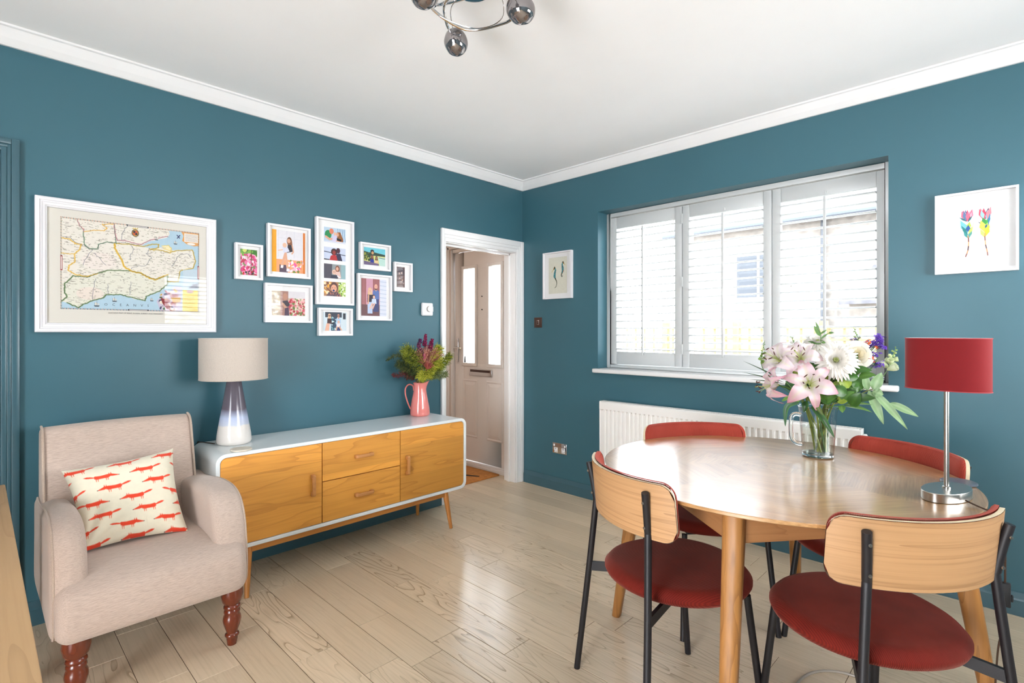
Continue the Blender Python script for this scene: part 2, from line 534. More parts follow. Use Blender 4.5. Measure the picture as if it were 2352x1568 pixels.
# ---------------------------------------------------------------- mesh helpers
class MB:
    """collects shapes into one mesh"""

    def __init__(self):
        self.v = []
        self.f = []
        self.c = []   # optional per-vertex colour

    def add(self, vs, fs, col=None):
        o = len(self.v)
        self.v += [tuple(v) for v in vs]
        self.f += [tuple(i + o for i in f) for f in fs]
        if col is not None:
            if isinstance(col, list):
                self.c += col
            else:
                self.c += [col] * len(vs)
        return self

    def box(self, x0, x1, y0, y1, z0, z1, mat=None, col=None):
        vs = [(x, y, z) for x in (x0, x1) for y in (y0, y1) for z in (z0, z1)]
        if mat is not None:
            vs = [mat @ Vector(v) for v in vs]
        fs = [(0, 1, 3, 2), (4, 6, 7, 5), (0, 4, 5, 1), (2, 3, 7, 6), (0, 2, 6, 4), (1, 5, 7, 3)]
        return self.add(vs, fs, col)

    def tube(self, pts, r, n=10, cap=True, col=None, flat=1.0):
        pts = [Vector(p) for p in pts]
        k = len(pts)
        rs = r if isinstance(r, (list, tuple)) else [r] * k
        vs = []
        up = None
        for i, p in enumerate(pts):
            t = (pts[min(i + 1, k - 1)] - pts[max(i - 1, 0)]).normalized()
            if up is None:
                a = Vector((0, 0, 1)) if abs(t.z) < 0.9 else Vector((1, 0, 0))
                up = (a - t * a.dot(t)).normalized()
            else:
                up = (up - t * up.dot(t)).normalized()
            s = t.cross(up)
            for j in range(n):
                a = 2 * PI * j / n
                vs.append(p + up * math.cos(a) * rs[i] * flat + s * math.sin(a) * rs[i])
        fs = []
        for i in range(k - 1):
            for j in range(n):
                a, b = i * n + j, i * n + (j + 1) % n
                fs.append((a, b, b + n, a + n))
        if cap:
            fs.append(tuple(range(n - 1, -1, -1)))
            fs.append(tuple((k - 1) * n + j for j in range(n)))
        cc = col
        if isinstance(col, list) and len(col) == k:
            cc = [c for c in col for _ in range(n)]
        return self.add(vs, fs, cc)

    def lathe(self, prof, n=32, c=(0, 0, 0), sx=1.0, sy=1.0, rot=0.0, col=None, cap=True):
        vs = []
        ca, sa = math.cos(rot), math.sin(rot)
        for r, z in prof:
            for j in range(n):
                a = 2 * PI * j / n
                x, y = r * math.cos(a) * sx, r * math.sin(a) * sy
                vs.append((c[0] + x * ca - y * sa, c[1] + x * sa + y * ca, c[2] + z))
        k = len(prof)
        fs = []
        for i in range(k - 1):
            for j in range(n):
                a, b = i * n + j, i * n + (j + 1) % n
                fs.append((a, b, b + n, a + n))
        if cap and prof[0][0] > 1e-6:
            fs.append(tuple(range(n - 1, -1, -1)))
        if cap and prof[-1][0] > 1e-6:
            fs.append(tuple((k - 1) * n + j for j in range(n)))
        return self.add(vs, fs, col)

    def grid(self, P, closed_u=False, col=None, flip=False):
        """P[i][j] points"""
        nu, nv = len(P), len(P[0])
        vs = [p for row in P for p in row]
        fs = []
        for i in range(nu - (0 if closed_u else 1)):
            for j in range(nv - 1):
                a = i * nv + j
                b = ((i + 1) % nu) * nv + j
                f = (a, b, b + 1, a + 1)
                fs.append(f[::-1] if flip else f)
        return self.add(vs, fs, col)

    def prism(self, poly, h0, h1, axes='xyz'):
        """extrude a 2D polygon (in the first two axes) from h0 to h1 along the third"""
        idx = {'x': 0, 'y': 1, 'z': 2}
        a, b, c = (idx[k] for k in axes)
        vs = []
        for h in (h0, h1):
            for p in poly:
                v = [0, 0, 0]
                v[a], v[b], v[c] = p[0], p[1], h
                vs.append(tuple(v))
        n = len(poly)
        fs = [tuple(range(n - 1, -1, -1)), tuple(range(n, 2 * n))]
        fs += [(i, (i + 1) % n, n + (i + 1) % n, n + i) for i in range(n)]
        return self.add(vs, fs)

    def build(self, name, mat, parent=None, smooth=True, bevel=0.0, seg=2, angle=35, fix=True, mats=None):
        me = bpy.data.meshes.new(name)
        me.from_pydata(self.v, [], self.f)
        if self.c:
            at = me.color_attributes.new('Col', 'FLOAT_COLOR', 'POINT')
            arr = np.ones((len(self.v), 4), np.float32)
            arr[:, :3] = np.array([c[:3] for c in self.c], np.float32)
            at.data.foreach_set('color', arr.ravel())
        if fix or bevel > 0:
            bm = bmesh.new()
            bm.from_mesh(me)
            if fix:
                bmesh.ops.remove_doubles(bm, verts=bm.verts, dist=1e-6)
                bmesh.ops.recalc_face_normals(bm, faces=bm.faces)
            if bevel > 0:
                ed = [e for e in bm.edges if len(e.link_faces) == 2 and e.calc_face_angle(0) > R(30)]
                bmesh.ops.bevel(bm, geom=ed, offset=bevel, segments=seg, affect='EDGES', profile=0.5, clamp_overlap=True)
            bm.to_mesh(me)
            bm.free()
        if smooth:
            me.shade_smooth()
            me.set_sharp_from_angle(angle=R(angle))
        me.materials.append(mat)
        if mats:
            for k in mats:
                me.materials.append(k)
        o = bpy.data.objects.new(name, me)
        C.objects.link(o)
        if parent is not None:
            o.parent = parent
        return o


def rbox(x0, x1, y0, y1, z0, z1, r, n=10, puff=(0, 0, 0)):
    """soft box: rounded by r, faces puffed outward"""
    mb = MB()
    c = Vector(((x0 + x1) / 2, (y0 + y1) / 2, (z0 + z1) / 2))
    h = Vector(((x1 - x0) / 2, (y1 - y0) / 2, (z1 - z0) / 2))
    inner = Vector((h.x - r, h.y - r, h.z - r))
    ts = [-1 + 2 * i / n for i in range(n + 1)]
    ts = [math.copysign(1 - (1 - abs(t)) ** 1.5, t) for t in ts]
    for ax in range(3):
        for sgn in (-1, 1):
            a, b = (ax + 1) % 3, (ax + 2) % 3
            P = []
            for i in ts:
                row = []
                for j in ts:
                    q = Vector((0, 0, 0))
                    q[ax] = sgn * h[ax]
                    q[a] = i * h[a]
                    q[b] = j * h[b]
                    k = Vector([max(-inner[m], min(inner[m], q[m])) for m in range(3)])
                    d = q - k
                    if d.length > 1e-9:
                        d = d.normalized() * r
                    p = k + d
                    u, v, w = p.x / h.x, p.y / h.y, p.z / h.z
                    p.x += puff[0] * u * (1 - v * v) * (1 - w * w)
                    p.y += puff[1] * v * (1 - u * u) * (1 - w * w)
                    p.z += puff[2] * w * (1 - u * u) * (1 - v * v)
                    row.append(tuple(c + p))
                P.append(row)
            mb.grid(P)
    return mb


def soft_extrude(prof, y0, y1, r, puff=0.0, nr=5, axes='xzy'):
    """side profile extruded along the third axis with rounded (inset) ends"""
    n = len(prof)
    cx = sum(p[0] for p in prof) / n
    cz = sum(p[1] for p in prof) / n
    nrm = []
    for i in range(n):
        a, b = Vector(prof[i - 1]), Vector(prof[(i + 1) % n])
        t = (b - a).normalized()
        q = Vector((t.y, -t.x))
        if q.dot(Vector(prof[i]) - Vector((cx, cz))) < 0:
            q = -q
        nrm.append(q)
    P = []
    # left end
    st = []
    for k in range(nr + 1):
        a = PI / 2 * k / nr
        st.append((y0 + r * (1 - math.cos(a)), r * (1 - math.sin(a))))
    mid = 6
    for k in range(1, mid):
        t = k / mid
        st.append((y0 + r + (y1 - y0 - 2 * r) * t, -puff * math.sin(PI * t)))
    for k in range(nr, -1, -1):
        a = PI / 2 * k / nr
        st.append((y1 - r * (1 - math.cos(a)), r * (1 - math.sin(a))))
    mb = MB()
    ix = {'x': 0, 'y': 1, 'z': 2}
    ia, ib, ic = (ix[k] for k in axes)
    for yy, ins in st:
        row = []
        for i in range(n):
            v = [0, 0, 0]
            v[ia] = prof[i][0] - nrm[i].x * ins
            v[ib] = prof[i][1] - nrm[i].y * ins
            v[ic] = yy
            row.append(tuple(v))
        row.append(row[0])
        P.append(row)
    mb.grid(P)
    for row in (P[0], P[-1]):
        mb.add(row[:-1], [tuple(range(n))])
    return mb


def smooth_poly(pts, k=4, closed=True):
    """Catmull-Rom through 2D/3D points"""
    pts = [Vector(p) for p in pts]
    n = len(pts)
    out = []
    rng = range(n) if closed else range(n - 1)
    for i in rng:
        if closed:
            p0, p1, p2, p3 = pts[i - 1], pts[i], pts[(i + 1) % n], pts[(i + 2) % n]
        else:
            p0, p1, p2, p3 = pts[max(i - 1, 0)], pts[i], pts[i + 1], pts[min(i + 2, n - 1)]
        for j in range(k):
            t = j / k
            out.append(0.5 * ((2 * p1) + (-p0 + p2) * t + (2 * p0 - 5 * p1 + 4 * p2 - p3) * t * t + (-p0 + 3 * p1 - 3 * p2 + p3) * t ** 3))
    if not closed:
        out.append(pts[-1])
    return out


def thing(name, label, cat, loc=(0, 0, 0), rotz=0.0, group=None):
    o = bpy.data.objects.new(name, None)
    o.empty_display_size = 0.05
    C.objects.link(o)
    o.location = loc
    o.rotation_euler = (0, 0, rotz)
    o['label'] = label
    o['category'] = cat
    if group:
        o['group'] = group
    return o


def tag(o, label, cat, group=None):
    o['label'] = label
    o['category'] = cat
    if group:
        o['group'] = group
    return o


def struct(o, label=None):
    o['kind'] = 'structure'
    if label:
        o['label'] = label
    return o


def dup(root, loc, rotz, label=None, group=None):
    r = root.copy()
    C.objects.link(r)
    r.location = loc
    r.rotation_euler = (0, 0, rotz)
    if label:
        r['label'] = label
    if group:
        r['group'] = group
    for ch in list(root.children):
        c = ch.copy()
        C.objects.link(c)
        c.parent = r
        for g in list(ch.children):
            d = g.copy()
            C.objects.link(d)
            d.parent = c
    return r


def empty_struct(name, loc=(0, 0, 0)):
    o = bpy.data.objects.new(name, None)
    o.location = loc
    C.objects.link(o)
    o['kind'] = 'structure'
    return o

# ---------------------------------------------------------------- room shell
H = 2.575
XR = 4.45      # right wall
YF = -5.3      # wall behind the camera
YB = 0.0       # window wall


def wall_with_holes(name, axis, pos, thick, a0, a1, z0, z1, holes, mat, sign):
    """axis 'x': wall plane at x=pos spanning y; axis 'y': plane at y=pos spanning x. holes = (a0,a1,z0,z1)"""
    As = sorted({a0, a1} | {h[0] for h in holes} | {h[1] for h in holes})
    Zs = sorted({z0, z1} | {h[2] for h in holes} | {h[3] for h in holes})
    mb = MB()
    p0, p1 = (pos, pos + sign * thick)

    def inside(a, z):
        return any(h[0] < a < h[1] and h[2] < z < h[3] for h in holes)

    def P(a, p, z):
        return (p, a, z) if axis == 'x' else (a, p, z)
    for i in range(len(As) - 1):
        for j in range(len(Zs) - 1):
            am, zm = (As[i] + As[i + 1]) / 2, (Zs[j] + Zs[j + 1]) / 2
            if inside(am, zm):
                continue
            for p in (p0, p1):
                mb.add([P(As[i], p, Zs[j]), P(As[i + 1], p, Zs[j]), P(As[i + 1], p, Zs[j + 1]), P(As[i], p, Zs[j + 1])], [(0, 1, 2, 3)])
    for h in holes:
        q = [(h[0], h[2]), (h[1], h[2]), (h[1], h[3]), (h[0], h[3])]
        for k in range(4):
            u, v = q[k], q[(k + 1) % 4]
            mb.add([P(u[0], p0, u[1]), P(v[0], p0, v[1]), P(v[0], p1, v[1]), P(u[0], p1, u[1])], [(0, 1, 2, 3)])
    q = [(a0, z0), (a1, z0), (a1, z1), (a0, z1)]
    for k in (1, 2, 3):
        u, v = q[k], q[(k + 1) % 4]
        mb.add([P(u[0], p0, u[1]), P(v[0], p0, v[1]), P(v[0], p1, v[1]), P(u[0], p1, u[1])], [(0, 1, 2, 3)])
    return struct(mb.build(name, mat, smooth=False))


wall_with_holes('wall_left', 'x', 0.0, 0.13, YF, -0.0, 0, H, [(-0.85, -0.088, -1, 1.965), (-4.06, -3.236, -1, 2.055)], M_WALL, -1)
wall_with_holes('wall_back', 'y', YB, 0.28, -0.06, XR, 0, H, [(0.789, 2.606, 1.0, 2.2)], M_WALL, 1)
wall_with_holes('wall_hall_door', 'y', YB, 0.09, -1.5, -0.06, 0, H, [(-1.0, -0.07, -1, 2.11)], M_HALL, 1)
wall_with_holes('wall_right', 'x', XR, 0.28, YF, 0.0, 0, H, [(-1.75, -0.15, 0.95, 2.1)], M_WALL, 1)
wall_with_holes('wall_front', 'y', YF, 0.28, -0.13, XR, 0, H, [(2.0, 3.4, -1, 2.15)], M_WALL, -1)  # hole added behind the camera to let in the fill
# hall shell beyond the doorway
struct(MB().box(-1.22, -1.10, -3.0, 0.0, 0, H).build('wall_hall', M_HALL, smooth=False))
struct(MB().box(-1.22, -0.13, -3.1, -3.0, 0, H).build('wall_hall_end', M_HALL, smooth=False))
# hall-side lining of the shared wall
struct(MB().box(-0.136, -0.1301, -3.0, -0.85, 0, H).box(-0.136, -0.1301, -0.85, -0.0, 1.965, H).build('wall_hall_side', M_HALL, smooth=False))
# dark cupboard behind the blue door frame
struct(MB().box(-0.9, -0.86, -4.3, -3.05, 0, H).box(-0.9, -0.14, -4.3, -4.2, 0, H).build('wall_cupboard', M_WALL, smooth=False))

struct(MB().box(-1.5, XR + 0.3, YF - 0.3, YB + 0.28, H, H + 0.1).build('ceiling', M_CEIL, smooth=False))

# floor: one bed, planks laid on it as separate boards
floor = struct(MB().box(-1.22, XR, YF, 0.0, -0.05, -0.0021).build('floor', M_SUB, smooth=False))
rows_known = {}
edges = [-0.0005, -0.035, -0.186, -0.336, -0.487, -0.637, -0.788, -0.938, -1.089, -1.239, -1.390, -1.540, -1.691, -1.841, -1.9915, -2.142, -2.2925,
         -2.443, -2.594, -2.7445, -2.895, -3.0455]
while edges[-1] > YF:
    edges.append(edges[-1] - 0.1506)
edges[-1] = YF
known = {4: [0.36], 7: [0.9], 8: [0.61, 2.415], 9: [0.99, 1.85], 10: [0.44, 1.34, 1.745, 2.9], 11: [0.93, 2.3], 12: [0.328, 0.836, 1.63],
         13: [0.42, 1.358, 2.35], 14: [0.18, 1.03, 1.43, 2.6], 15: [0.44, 1.342, 2.1], 16: [0.403, 1.086, 2.0], 17: [0.7, 1.5, 2.3],
         18: [0.363, 0.943, 1.7], 19: [0.366, 0.845, 1.9], 20: [0.557, 1.4, 2.4]}
figured = {(12, 0.328): 1.0, (12, 0.836): 1.0, (13, 1.358): 0.9, (16, 0.403): 0.95, (14, 1.43): 0.7, (10, 1.745): 0.7, (8, 0.61): 0.4, (20, 0.557): 0.7, (12, 1.63): 0.5,
           (7, 0.9): 0.8, (9, 1.85): 0.7, (15, 1.342): 0.5}
rnd = random.Random(11)
plank_mesh = {}
for ri in range(len(edges) - 1):
    y1, y0 = edges[ri], edges[ri + 1]
    xs = [-1.10 if y1 > -3.0 else 0.0]
    ks = known.get(ri)
    if ks:
        xs += ks
    else:
        x = xs[0] + rnd.uniform(0.4, 1.1)
        while x < XR - 0.4:
            xs.append(round(x, 2))
            x += rnd.uniform(0.55, 1.15)
    while XR - xs[-1] > 1.3:
        xs.append(xs[-1] + rnd.uniform(0.6, 1.1))
    xs.append(XR)
    for a, b in zip(xs[:-1], xs[1:]):
        L, W_ = round(b - a, 3), round(y1 - y0, 4)
        g = 0.0010
        key = (L, W_)
        if key not in plank_mesh:
            mb = MB()
            hx, hy, bv = L / 2 - g, W_ / 2 - g, 0.0012
            mb.add([(-hx + bv, -hy + bv, 0), (hx - bv, -hy + bv, 0), (hx - bv, hy - bv, 0), (-hx + bv, hy - bv, 0),
                    (-hx, -hy, -bv), (hx, -hy, -bv), (hx, hy, -bv), (-hx, hy, -bv),
                    (-hx, -hy, -0.002), (hx, -hy, -0.002), (hx, hy, -0.002), (-hx, hy, -0.002)],
                   [(0, 1, 2, 3), (4, 5, 1, 0), (5, 6, 2, 1), (6, 7, 3, 2), (7, 4, 0, 3), (8, 9, 5, 4), (9, 10, 6, 5), (10, 11, 7, 6), (11, 8, 4, 7)])
            o = mb.build('plank', M_FLOOR, floor, smooth=False, fix=False)
            plank_mesh[key] = o.data
        else:
            o = bpy.data.objects.new('plank', plank_mesh[key])
            C.objects.link(o)
            o.parent = floor
        o.location = ((a + b) / 2, (y0 + y1) / 2, 0)
        fg = 0.02 + 0.08 * rnd.random() if rnd.random() < 0.85 else 0.4
        o['figure'] = float(figured.get((ri, a), fg))

# cornice: coved plaster with a lip on the ceiling
cov = [(0, 0.0), (0.070, 0.0), (0.070, -0.009), (0.060, -0.012), (0.052, -0.024), (0.036, -0.046), (0.020, -0.064), (0.012, -0.072), (0, -0.072)]


def mitred(name, prof, path, mat):
    """profile (offset from wall, z) swept round a horizontal path of (point, inward normal sums)"""
    mb = MB()
    P = [[(p[0] + nrm[0] * o, p[1] + nrm[1] * o, p[2] + z) for (o, z) in prof] for p, nrm in path]
    mb.grid(P)
    for row in (P[0], P[-1]):
        mb.add(row, [tuple(range(len(row)))])
    return struct(mb.build(name, mat, smooth=False))


mitred('trim_1', cov, [((0, YF, H), (1, 0)), ((0, 0, H), (1, -1))], M_TRIM)
mitred('trim_2', cov, [((0, 0, H), (1, -1)), ((XR, 0, H), (-1, -1))], M_TRIM)
mitred('trim_3', cov, [((XR, 0, H), (-1, -1)), ((XR, YF, H), (-1, 0))], M_TRIM)
sk = [(0, 0.0), (0.018, 0.0), (0.018, 0.070), (0.015, 0.078), (0.004, 0.102), (0.0, 0.104)]
mitred('baseboard_back', sk, [((0.03, 0, 0), (0, -1)), ((XR, 0, 0), (0, -1))], M_SKIRT)
mitred('baseboard_left', sk, [((0, -3.18, 0), (1, 0)), ((0, -0.892, 0), (1, 0))], M_SKIRT)
mitred('baseboard_right', sk, [((XR, 0, 0), (-1, 0)), ((XR, YF, 0), (-1, 0))], M_SKIRT)


def architrave(name, y0, y1, zt, ws, mat, x=0.0, sgn=1, depth=0.13, lining=True, wt=None):
    """door surround on a wall of constant x: outer edges y0..y1, top zt, board widths ws=(left,right,top)"""
    root = empty_struct(name)
    wl_, wr_, wt_ = ws
    t1, t2 = 0.022, 0.014

    def side(ya, yb, z0, z1, nm):
        mb = MB()
        w = yb - ya
        # outer band proud, inner stepped band
        mb.box(x, x + sgn * t1, ya, ya + w * 0.55, z0, z1)
        mb.box(x, x + sgn * (t1 - 0.005), ya + w * 0.55, ya + w * 0.72, z0, z1)
        mb.box(x, x + sgn * t2, ya + w * 0.72, yb, z0, z1)
        return mb.build(nm, mat, root, bevel=0.0025, seg=2)
    side(y0, y0 + wl_, 0.0, zt, 'architrave')
    # right board mirrored
    mb = MB()
    w = wr_
    mb.box(x, x + sgn * t1, y1 - w * 0.45, y1, 0, zt)
    mb.box(x, x + sgn * (t1 - 0.005), y1 - w * 0.68, y1 - w * 0.45, 0, zt)
    mb.box(x, x + sgn * t2, y1 - w, y1 - w * 0.68, 0, zt)
    mb.build('architrave', mat, root, bevel=0.0025)
    mb = MB()
    mb.box(x, x + sgn * (t1 - 0.0005), y0 + wl_ * 0.5, y1 - wr_ * 0.45, zt - wt_ * 0.45, zt)
    mb.box(x, x + sgn * (t1 - 0.0055), y0 + wl_ * 0.6, y1 - wr_ * 0.6, zt - wt_ * 0.7, zt - wt_ * 0.45)
    mb.box(x, x + sgn * (t2 - 0.0005), y0 + wl_ * 0.9, y1 - wr_ * 0.9, zt - wt_, zt - wt_ * 0.7)
    mb.build('architrave', mat, root, bevel=0.0025)
    if lining:
        mb = MB()
        g = 0.004
        mb.box(x - sgn * depth, x, y0 + wl_ - g, y0 + wl_ + 0.006, 0, zt - wt_)
        mb.box(x - sgn * depth, x, y1 - wr_ - 0.006, y1 - wr_ + g, 0, zt - wt_)
        mb.box(x - sgn * depth, x, y0 + wl_, y1 - wr_, zt - wt_ - 0.006, zt - wt_ + g)
        mb.build('door_lining', mat, root, bevel=0.001)
        mb = MB()   # stop bead
        xs0, xs1 = x - sgn * 0.06, x - sgn * 0.09
        mb.box(min(xs0, xs1), max(xs0, xs1), y1 - wr_ - 0.018, y1 - wr_ - 0.005, 0, zt - wt_ - 0.005)
        mb.box(min(xs0, xs1), max(xs0, xs1), y0 + wl_ + 0.005, y0 + wl_ + 0.018, 0, zt - wt_ - 0.005)
        mb.box(min(xs0, xs1), max(xs0, xs1), y0 + wl_ + 0.005, y1 - wr_ - 0.005, zt - wt_ - 0.018, zt - wt_ - 0.005)
        mb.build('door_stop', mat, root, bevel=0.001)
    return root


architrave('door_1', -0.893, -0.002, 2.061, (0.045, 0.086, 0.096), M_TRIM)
architrave('door_2', -4.12, -3.178, 2.107, (0.058, 0.058, 0.052), M_SKIRT, wt=0.05)

# front door of the hall, in the window wall
fd = empty_struct('door_3')
YD = 0.04
mb = MB()
X0, X1, ZT = -0.965, -0.105, 2.068
mb.box(X0 - 0.035, X0, YD - 0.03, YD + 0.05, 0.0, ZT + 0.04)
mb.box(X1, X1 + 0.035, YD - 0.03, YD + 0.05, 0.0, ZT + 0.04)
mb.box(X0, X1, YD - 0.03, YD + 0.05, ZT + 0.004, ZT + 0.04)
mb.build('door_frame', M_PVC, fd, bevel=0.004)
mb = MB()   # stepped hall architrave round the frame
for k, (a, t) in enumerate(((0.0, 0.012), (0.018, 0.02), (0.04, 0.014))):
    xa = X0 - 0.035 - a
    mb.box(xa - 0.02, xa, -t, 0.0, 0, ZT + 0.06 + a)
    mb.box(xa - 0.02, X1 + 0.05 + a * 0, -t, 0.0, ZT + 0.04 + a, ZT + 0.062 + a)
mb.build('architrave', M_PVC, fd, bevel=0.002)
# threshold
MB().box(X0 - 0.03, X1 + 0.03, -0.012, YD + 0.05, 0.0, 0.03).box(X0, X1, 0.0, YD + 0.02, 0.03, 0.042).build('threshold', M_PVC, fd, bevel=0.004)
# leaf: stiles, rails and raised panels
leaf = MB()
GZ0, GZ1 = 0.985, 1.905
g1 = (-0.825, -0.655)
g2 = (-0.465, -0.300)
yf, yb = YD, YD + 0.044
for (a, b, c, d) in ((X0 + 0.004, g1[0], 0.046, ZT), (g1[1], g2[0], GZ0, GZ1), (g2[1], X1 - 0.004, 0.046, ZT)):
    leaf.box(a, b, yf, yb, c, d)
leaf.box(g1[0], g2[1], yf, yb, GZ1, ZT)
leaf.box(g1[0], g2[1], yf, yb, 0.046, GZ0)
leaf.build('door_leaf', M_PVC, fd, bevel=0.0015)
for (a, b) in (g1, g2):
    mb = MB()
    w = 0.028
    for (xa, xb, za, zb) in ((a - w, a + 0.004, GZ0 - w, GZ1 + w), (b - 0.004, b + w, GZ0 - w, GZ1 + w), (a, b, GZ1 - 0.004, GZ1 + w), (a, b, GZ0 - w, GZ0 + 0.004)):
        mb.box(xa, xb, yf - 0.012, yf + 0.002, za, zb)
    mb.build('glazing_bead', M_PVC, fd, bevel=0.005, seg=3)
    MB().box(a, b, yf + 0.018, yf + 0.022, GZ0, GZ1).build('pane', M_WPANE, fd, smooth=False)
for (a, b) in ((-0.84, -0.62), (-0.50, -0.28)):
    mb = MB()
    z0, z1 = 0.27, 0.83
    # sunk moulding round a raised field
    for k, (i0, i1, h0, h1) in enumerate(((0.0, 0.012, 0.0, 0.006), (0.012, 0.024, 0.006, 0.001), (0.024, 0.055, 0.001, 0.008))):
        A = [(a + i0, z0 + i0), (b - i0, z0 + i0), (b - i0, z1 - i0), (a + i0, z1 - i0)]
        B = [(a + i1, z0 + i1), (b - i1, z0 + i1), (b - i1, z1 - i1), (a + i1, z1 - i1)]
        for q in range(4):
            q2 = (q + 1) % 4
            mb.add([(A[q][0], yf - h0 - 0.0005, A[q][1]), (A[q2][0], yf - h0 - 0.0005, A[q2][1]), (B[q2][0], yf - h1 - 0.0005, B[q2][1]), (B[q][0], yf - h1 - 0.0005, B[q][1])], [(0, 1, 2, 3)])
    i = 0.055
    mb.add([(a + i, yf - 0.0085, z0 + i), (b - i, yf - 0.0085, z0 + i), (b - i, yf - 0.0085, z1 - i), (a + i, yf - 0.0085, z1 - i)], [(0, 1, 2, 3)])
    mb.build('raised_panel', M_PVC, fd, smooth=False)
# handle plate + lever, letter plate, spy holes
mb = MB().box(-0.928, -0.902, yf - 0.010, yf, 0.99, 1.225)
hp = mb.build('handle_plate', M_CHROME, fd, bevel=0.004, seg=3)
MB().tube([(-0.915, yf - 0.008, 1.135), (-0.915, yf - 0.045, 1.135), (-0.90, yf - 0.052, 1.135), (-0.82, yf - 0.052, 1.13)], 0.008, 10).build('door_handle', M_CHROME, fd)
mb = MB().box(-0.735, -0.420, yf - 0.012, yf, 0.868, 0.935)
lp = mb.build('letter_plate', M_CHROME, fd, bevel=0.005, seg=3)
MB().box(-0.715, -0.440, yf - 0.016, yf - 0.011, 0.905, 0.928).build('letter_flap', M_BRONZE, fd, bevel=0.002)
for z in (1.50, 1.625):
    MB().lathe([(0.006, 0), (0.006, 0.006), (0.0, 0.008)], 12).build('spy_hole', M_RUBBER, fd).matrix_local = Matrix.Translation((-0.56, yf - 0.0005, z)) @ Matrix.Rotation(R(90), 4, 'X')

# ---------------------------------------------------------------- window 1: reveal, sill, glazing, shutters
win = empty_struct('window_1')
WX0, WX1, WZ0, WZ1 = 0.789, 2.606, 1.0, 2.2
mb = MB()
mb.box(0.764, 2.653, -0.045, 0.0, 0.978, 1.010)
mb.box(WX0 + 0.001, WX1 - 0.001, -0.002, 0.22, 0.978, 1.010)
mb.build('window_sill', M_TRIM, win, bevel=0.008, seg=3)
# outer glazed frame
mb = MB()
yg0, yg1 = 0.20, 0.26
mb.box(WX0, WX0 + 0.05, yg0, yg1, 1.01, WZ1)
mb.box(WX1 - 0.05, WX1, yg0, yg1, 1.01, WZ1)
mb.box(WX0, WX1, yg0, yg1, 1.01, 1.06)
mb.box(WX0, WX1, yg0, yg1, WZ1 - 0.05, WZ1)
for x in (1.40, 1.985):
    mb.box(x - 0.03, x + 0.03, yg0, yg1, 1.06, WZ1 - 0.05)
mb.build('window_frame', M_PVC, win, bevel=0.003)
for (a, b) in ((WX0 + 0.05, 1.37), (1.43, 1.955), (2.015, WX1 - 0.05)):
    MB().box(a, b, 0.228, 0.232, 1.06, WZ1 - 0.05).build('pane', M_WPANE, win, smooth=False)
MB().lathe([(0.009, 0), (0.009, 0.01), (0.006, 0.016), (0, 0.018)], 14).build('stay_knob', M_STEEL, win).matrix_local = Matrix.Translation((2.09, 0.198, 1.566)) @ Matrix.Rotation(R(90), 4, 'X')


def louvre_mesh(L):
    mb = MB()
    n = 10
    P = []
    for x in (-L / 2, L / 2):
        P.append([(x, 0.0315 * math.cos(2 * PI * j / n), 0.0056 * math.sin(2 * PI * j / n)) for j in range(n + 1)])
    mb.grid(P)
    for row in P:
        mb.add(row[:-1], [tuple(range(n))])
    return mb


# shutters: fixed frame, three hinged panels, each with 18 louvres
sf = thing('plantation_shutters', 'white plantation shutters in three panels filling the window recess', 'shutters', (1.69, 0.13, 1.012))
mb = MB()
f0, f1 = 0.787 - 1.69 + 0.003, 2.602 - 1.69 + 0.002
zb_, zt_ = 0.0, 2.198 - 1.012
for (a, b, c, d) in ((f0, f0 + 0.03, zb_, zt_), (f1 - 0.03, f1, zb_, zt_), (f0 + 0.03, f1 - 0.03, zb_, zb_ + 0.024), (f0 + 0.03, f1 - 0.03, zt_ - 0.03, zt_)):
    mb.box(a, b, -0.014, 0.045, c, d)
mb.build('frame', M_SHUT, sf, bevel=0.003)
panels = [(0.819, 0.870, 1.350, 1.402), (1.408, 1.457, 1.943, 1.992), (1.997, 2.045, 2.532, 2.570)]
PZ0, PZ1, LZ0, LZ1 = 1.040, 2.164, 1.136, 2.078
for pi, (xa, xb, xc, xd) in enumerate(panels):
    cx = (xa + xd) / 2
    mb = MB()
    for (a, b) in ((xa, xb), (xc, xd)):
        mb.box(a - cx, b - cx, 0, 0.028, 0, PZ1 - PZ0)
    mb.box(xb - cx + 0.0005, xc - cx - 0.0005, 0.003, 0.025, 0, LZ0 - PZ0)
    mb.box(xb - cx + 0.0005, xc - cx - 0.0005, 0.003, 0.025, LZ1 - PZ0, PZ1 - PZ0)
    t = mb.build('shutter_panel', M_SHUT, sf, bevel=0.003)
    t.location = (cx - 1.69, 0.0, PZ0 - 1.012)
    first = None
    for k in range(18):
        z = 1.158 + 0.0525 * k - PZ0
        if first is None:
            o = louvre_mesh(xc - xb - 0.004).build('louvre', M_SHUT, t, angle=60)
            first = o
        else:
            o = first.copy()
            C.objects.link(o)
            o.parent = t
        o.location = ((xb + xc) / 2 - cx, 0.014, z)
        o.rotation_euler = (R(3.0), 0, 0)
    MB().box(-0.007 + (xb + xc) / 2 - cx, 0.007 + (xb + xc) / 2 - cx, -0.034, -0.022, 0.075, LZ1 - PZ0 - 0.012).build('tilt_rod', M_SHUT, t, bevel=0.003)
    MB().box(-0.004 + (xb + xc) / 2 - cx, 0.004 + (xb + xc) / 2 - cx, -0.003, 0.004, LZ1 - PZ0 + 0.008, LZ1 - PZ0 + 0.024).build('rod_catch', M_SHUT, t, bevel=0.001)
    hx = xd - cx + 0.003
    if pi != 1:
        for z in (0.09, 0.56, 1.0):
            MB().box(hx - 0.006, hx + 0.006, -0.008, 0.002, z, z + 0.07).build('hinge', M_SHUT, t, bevel=0.003)

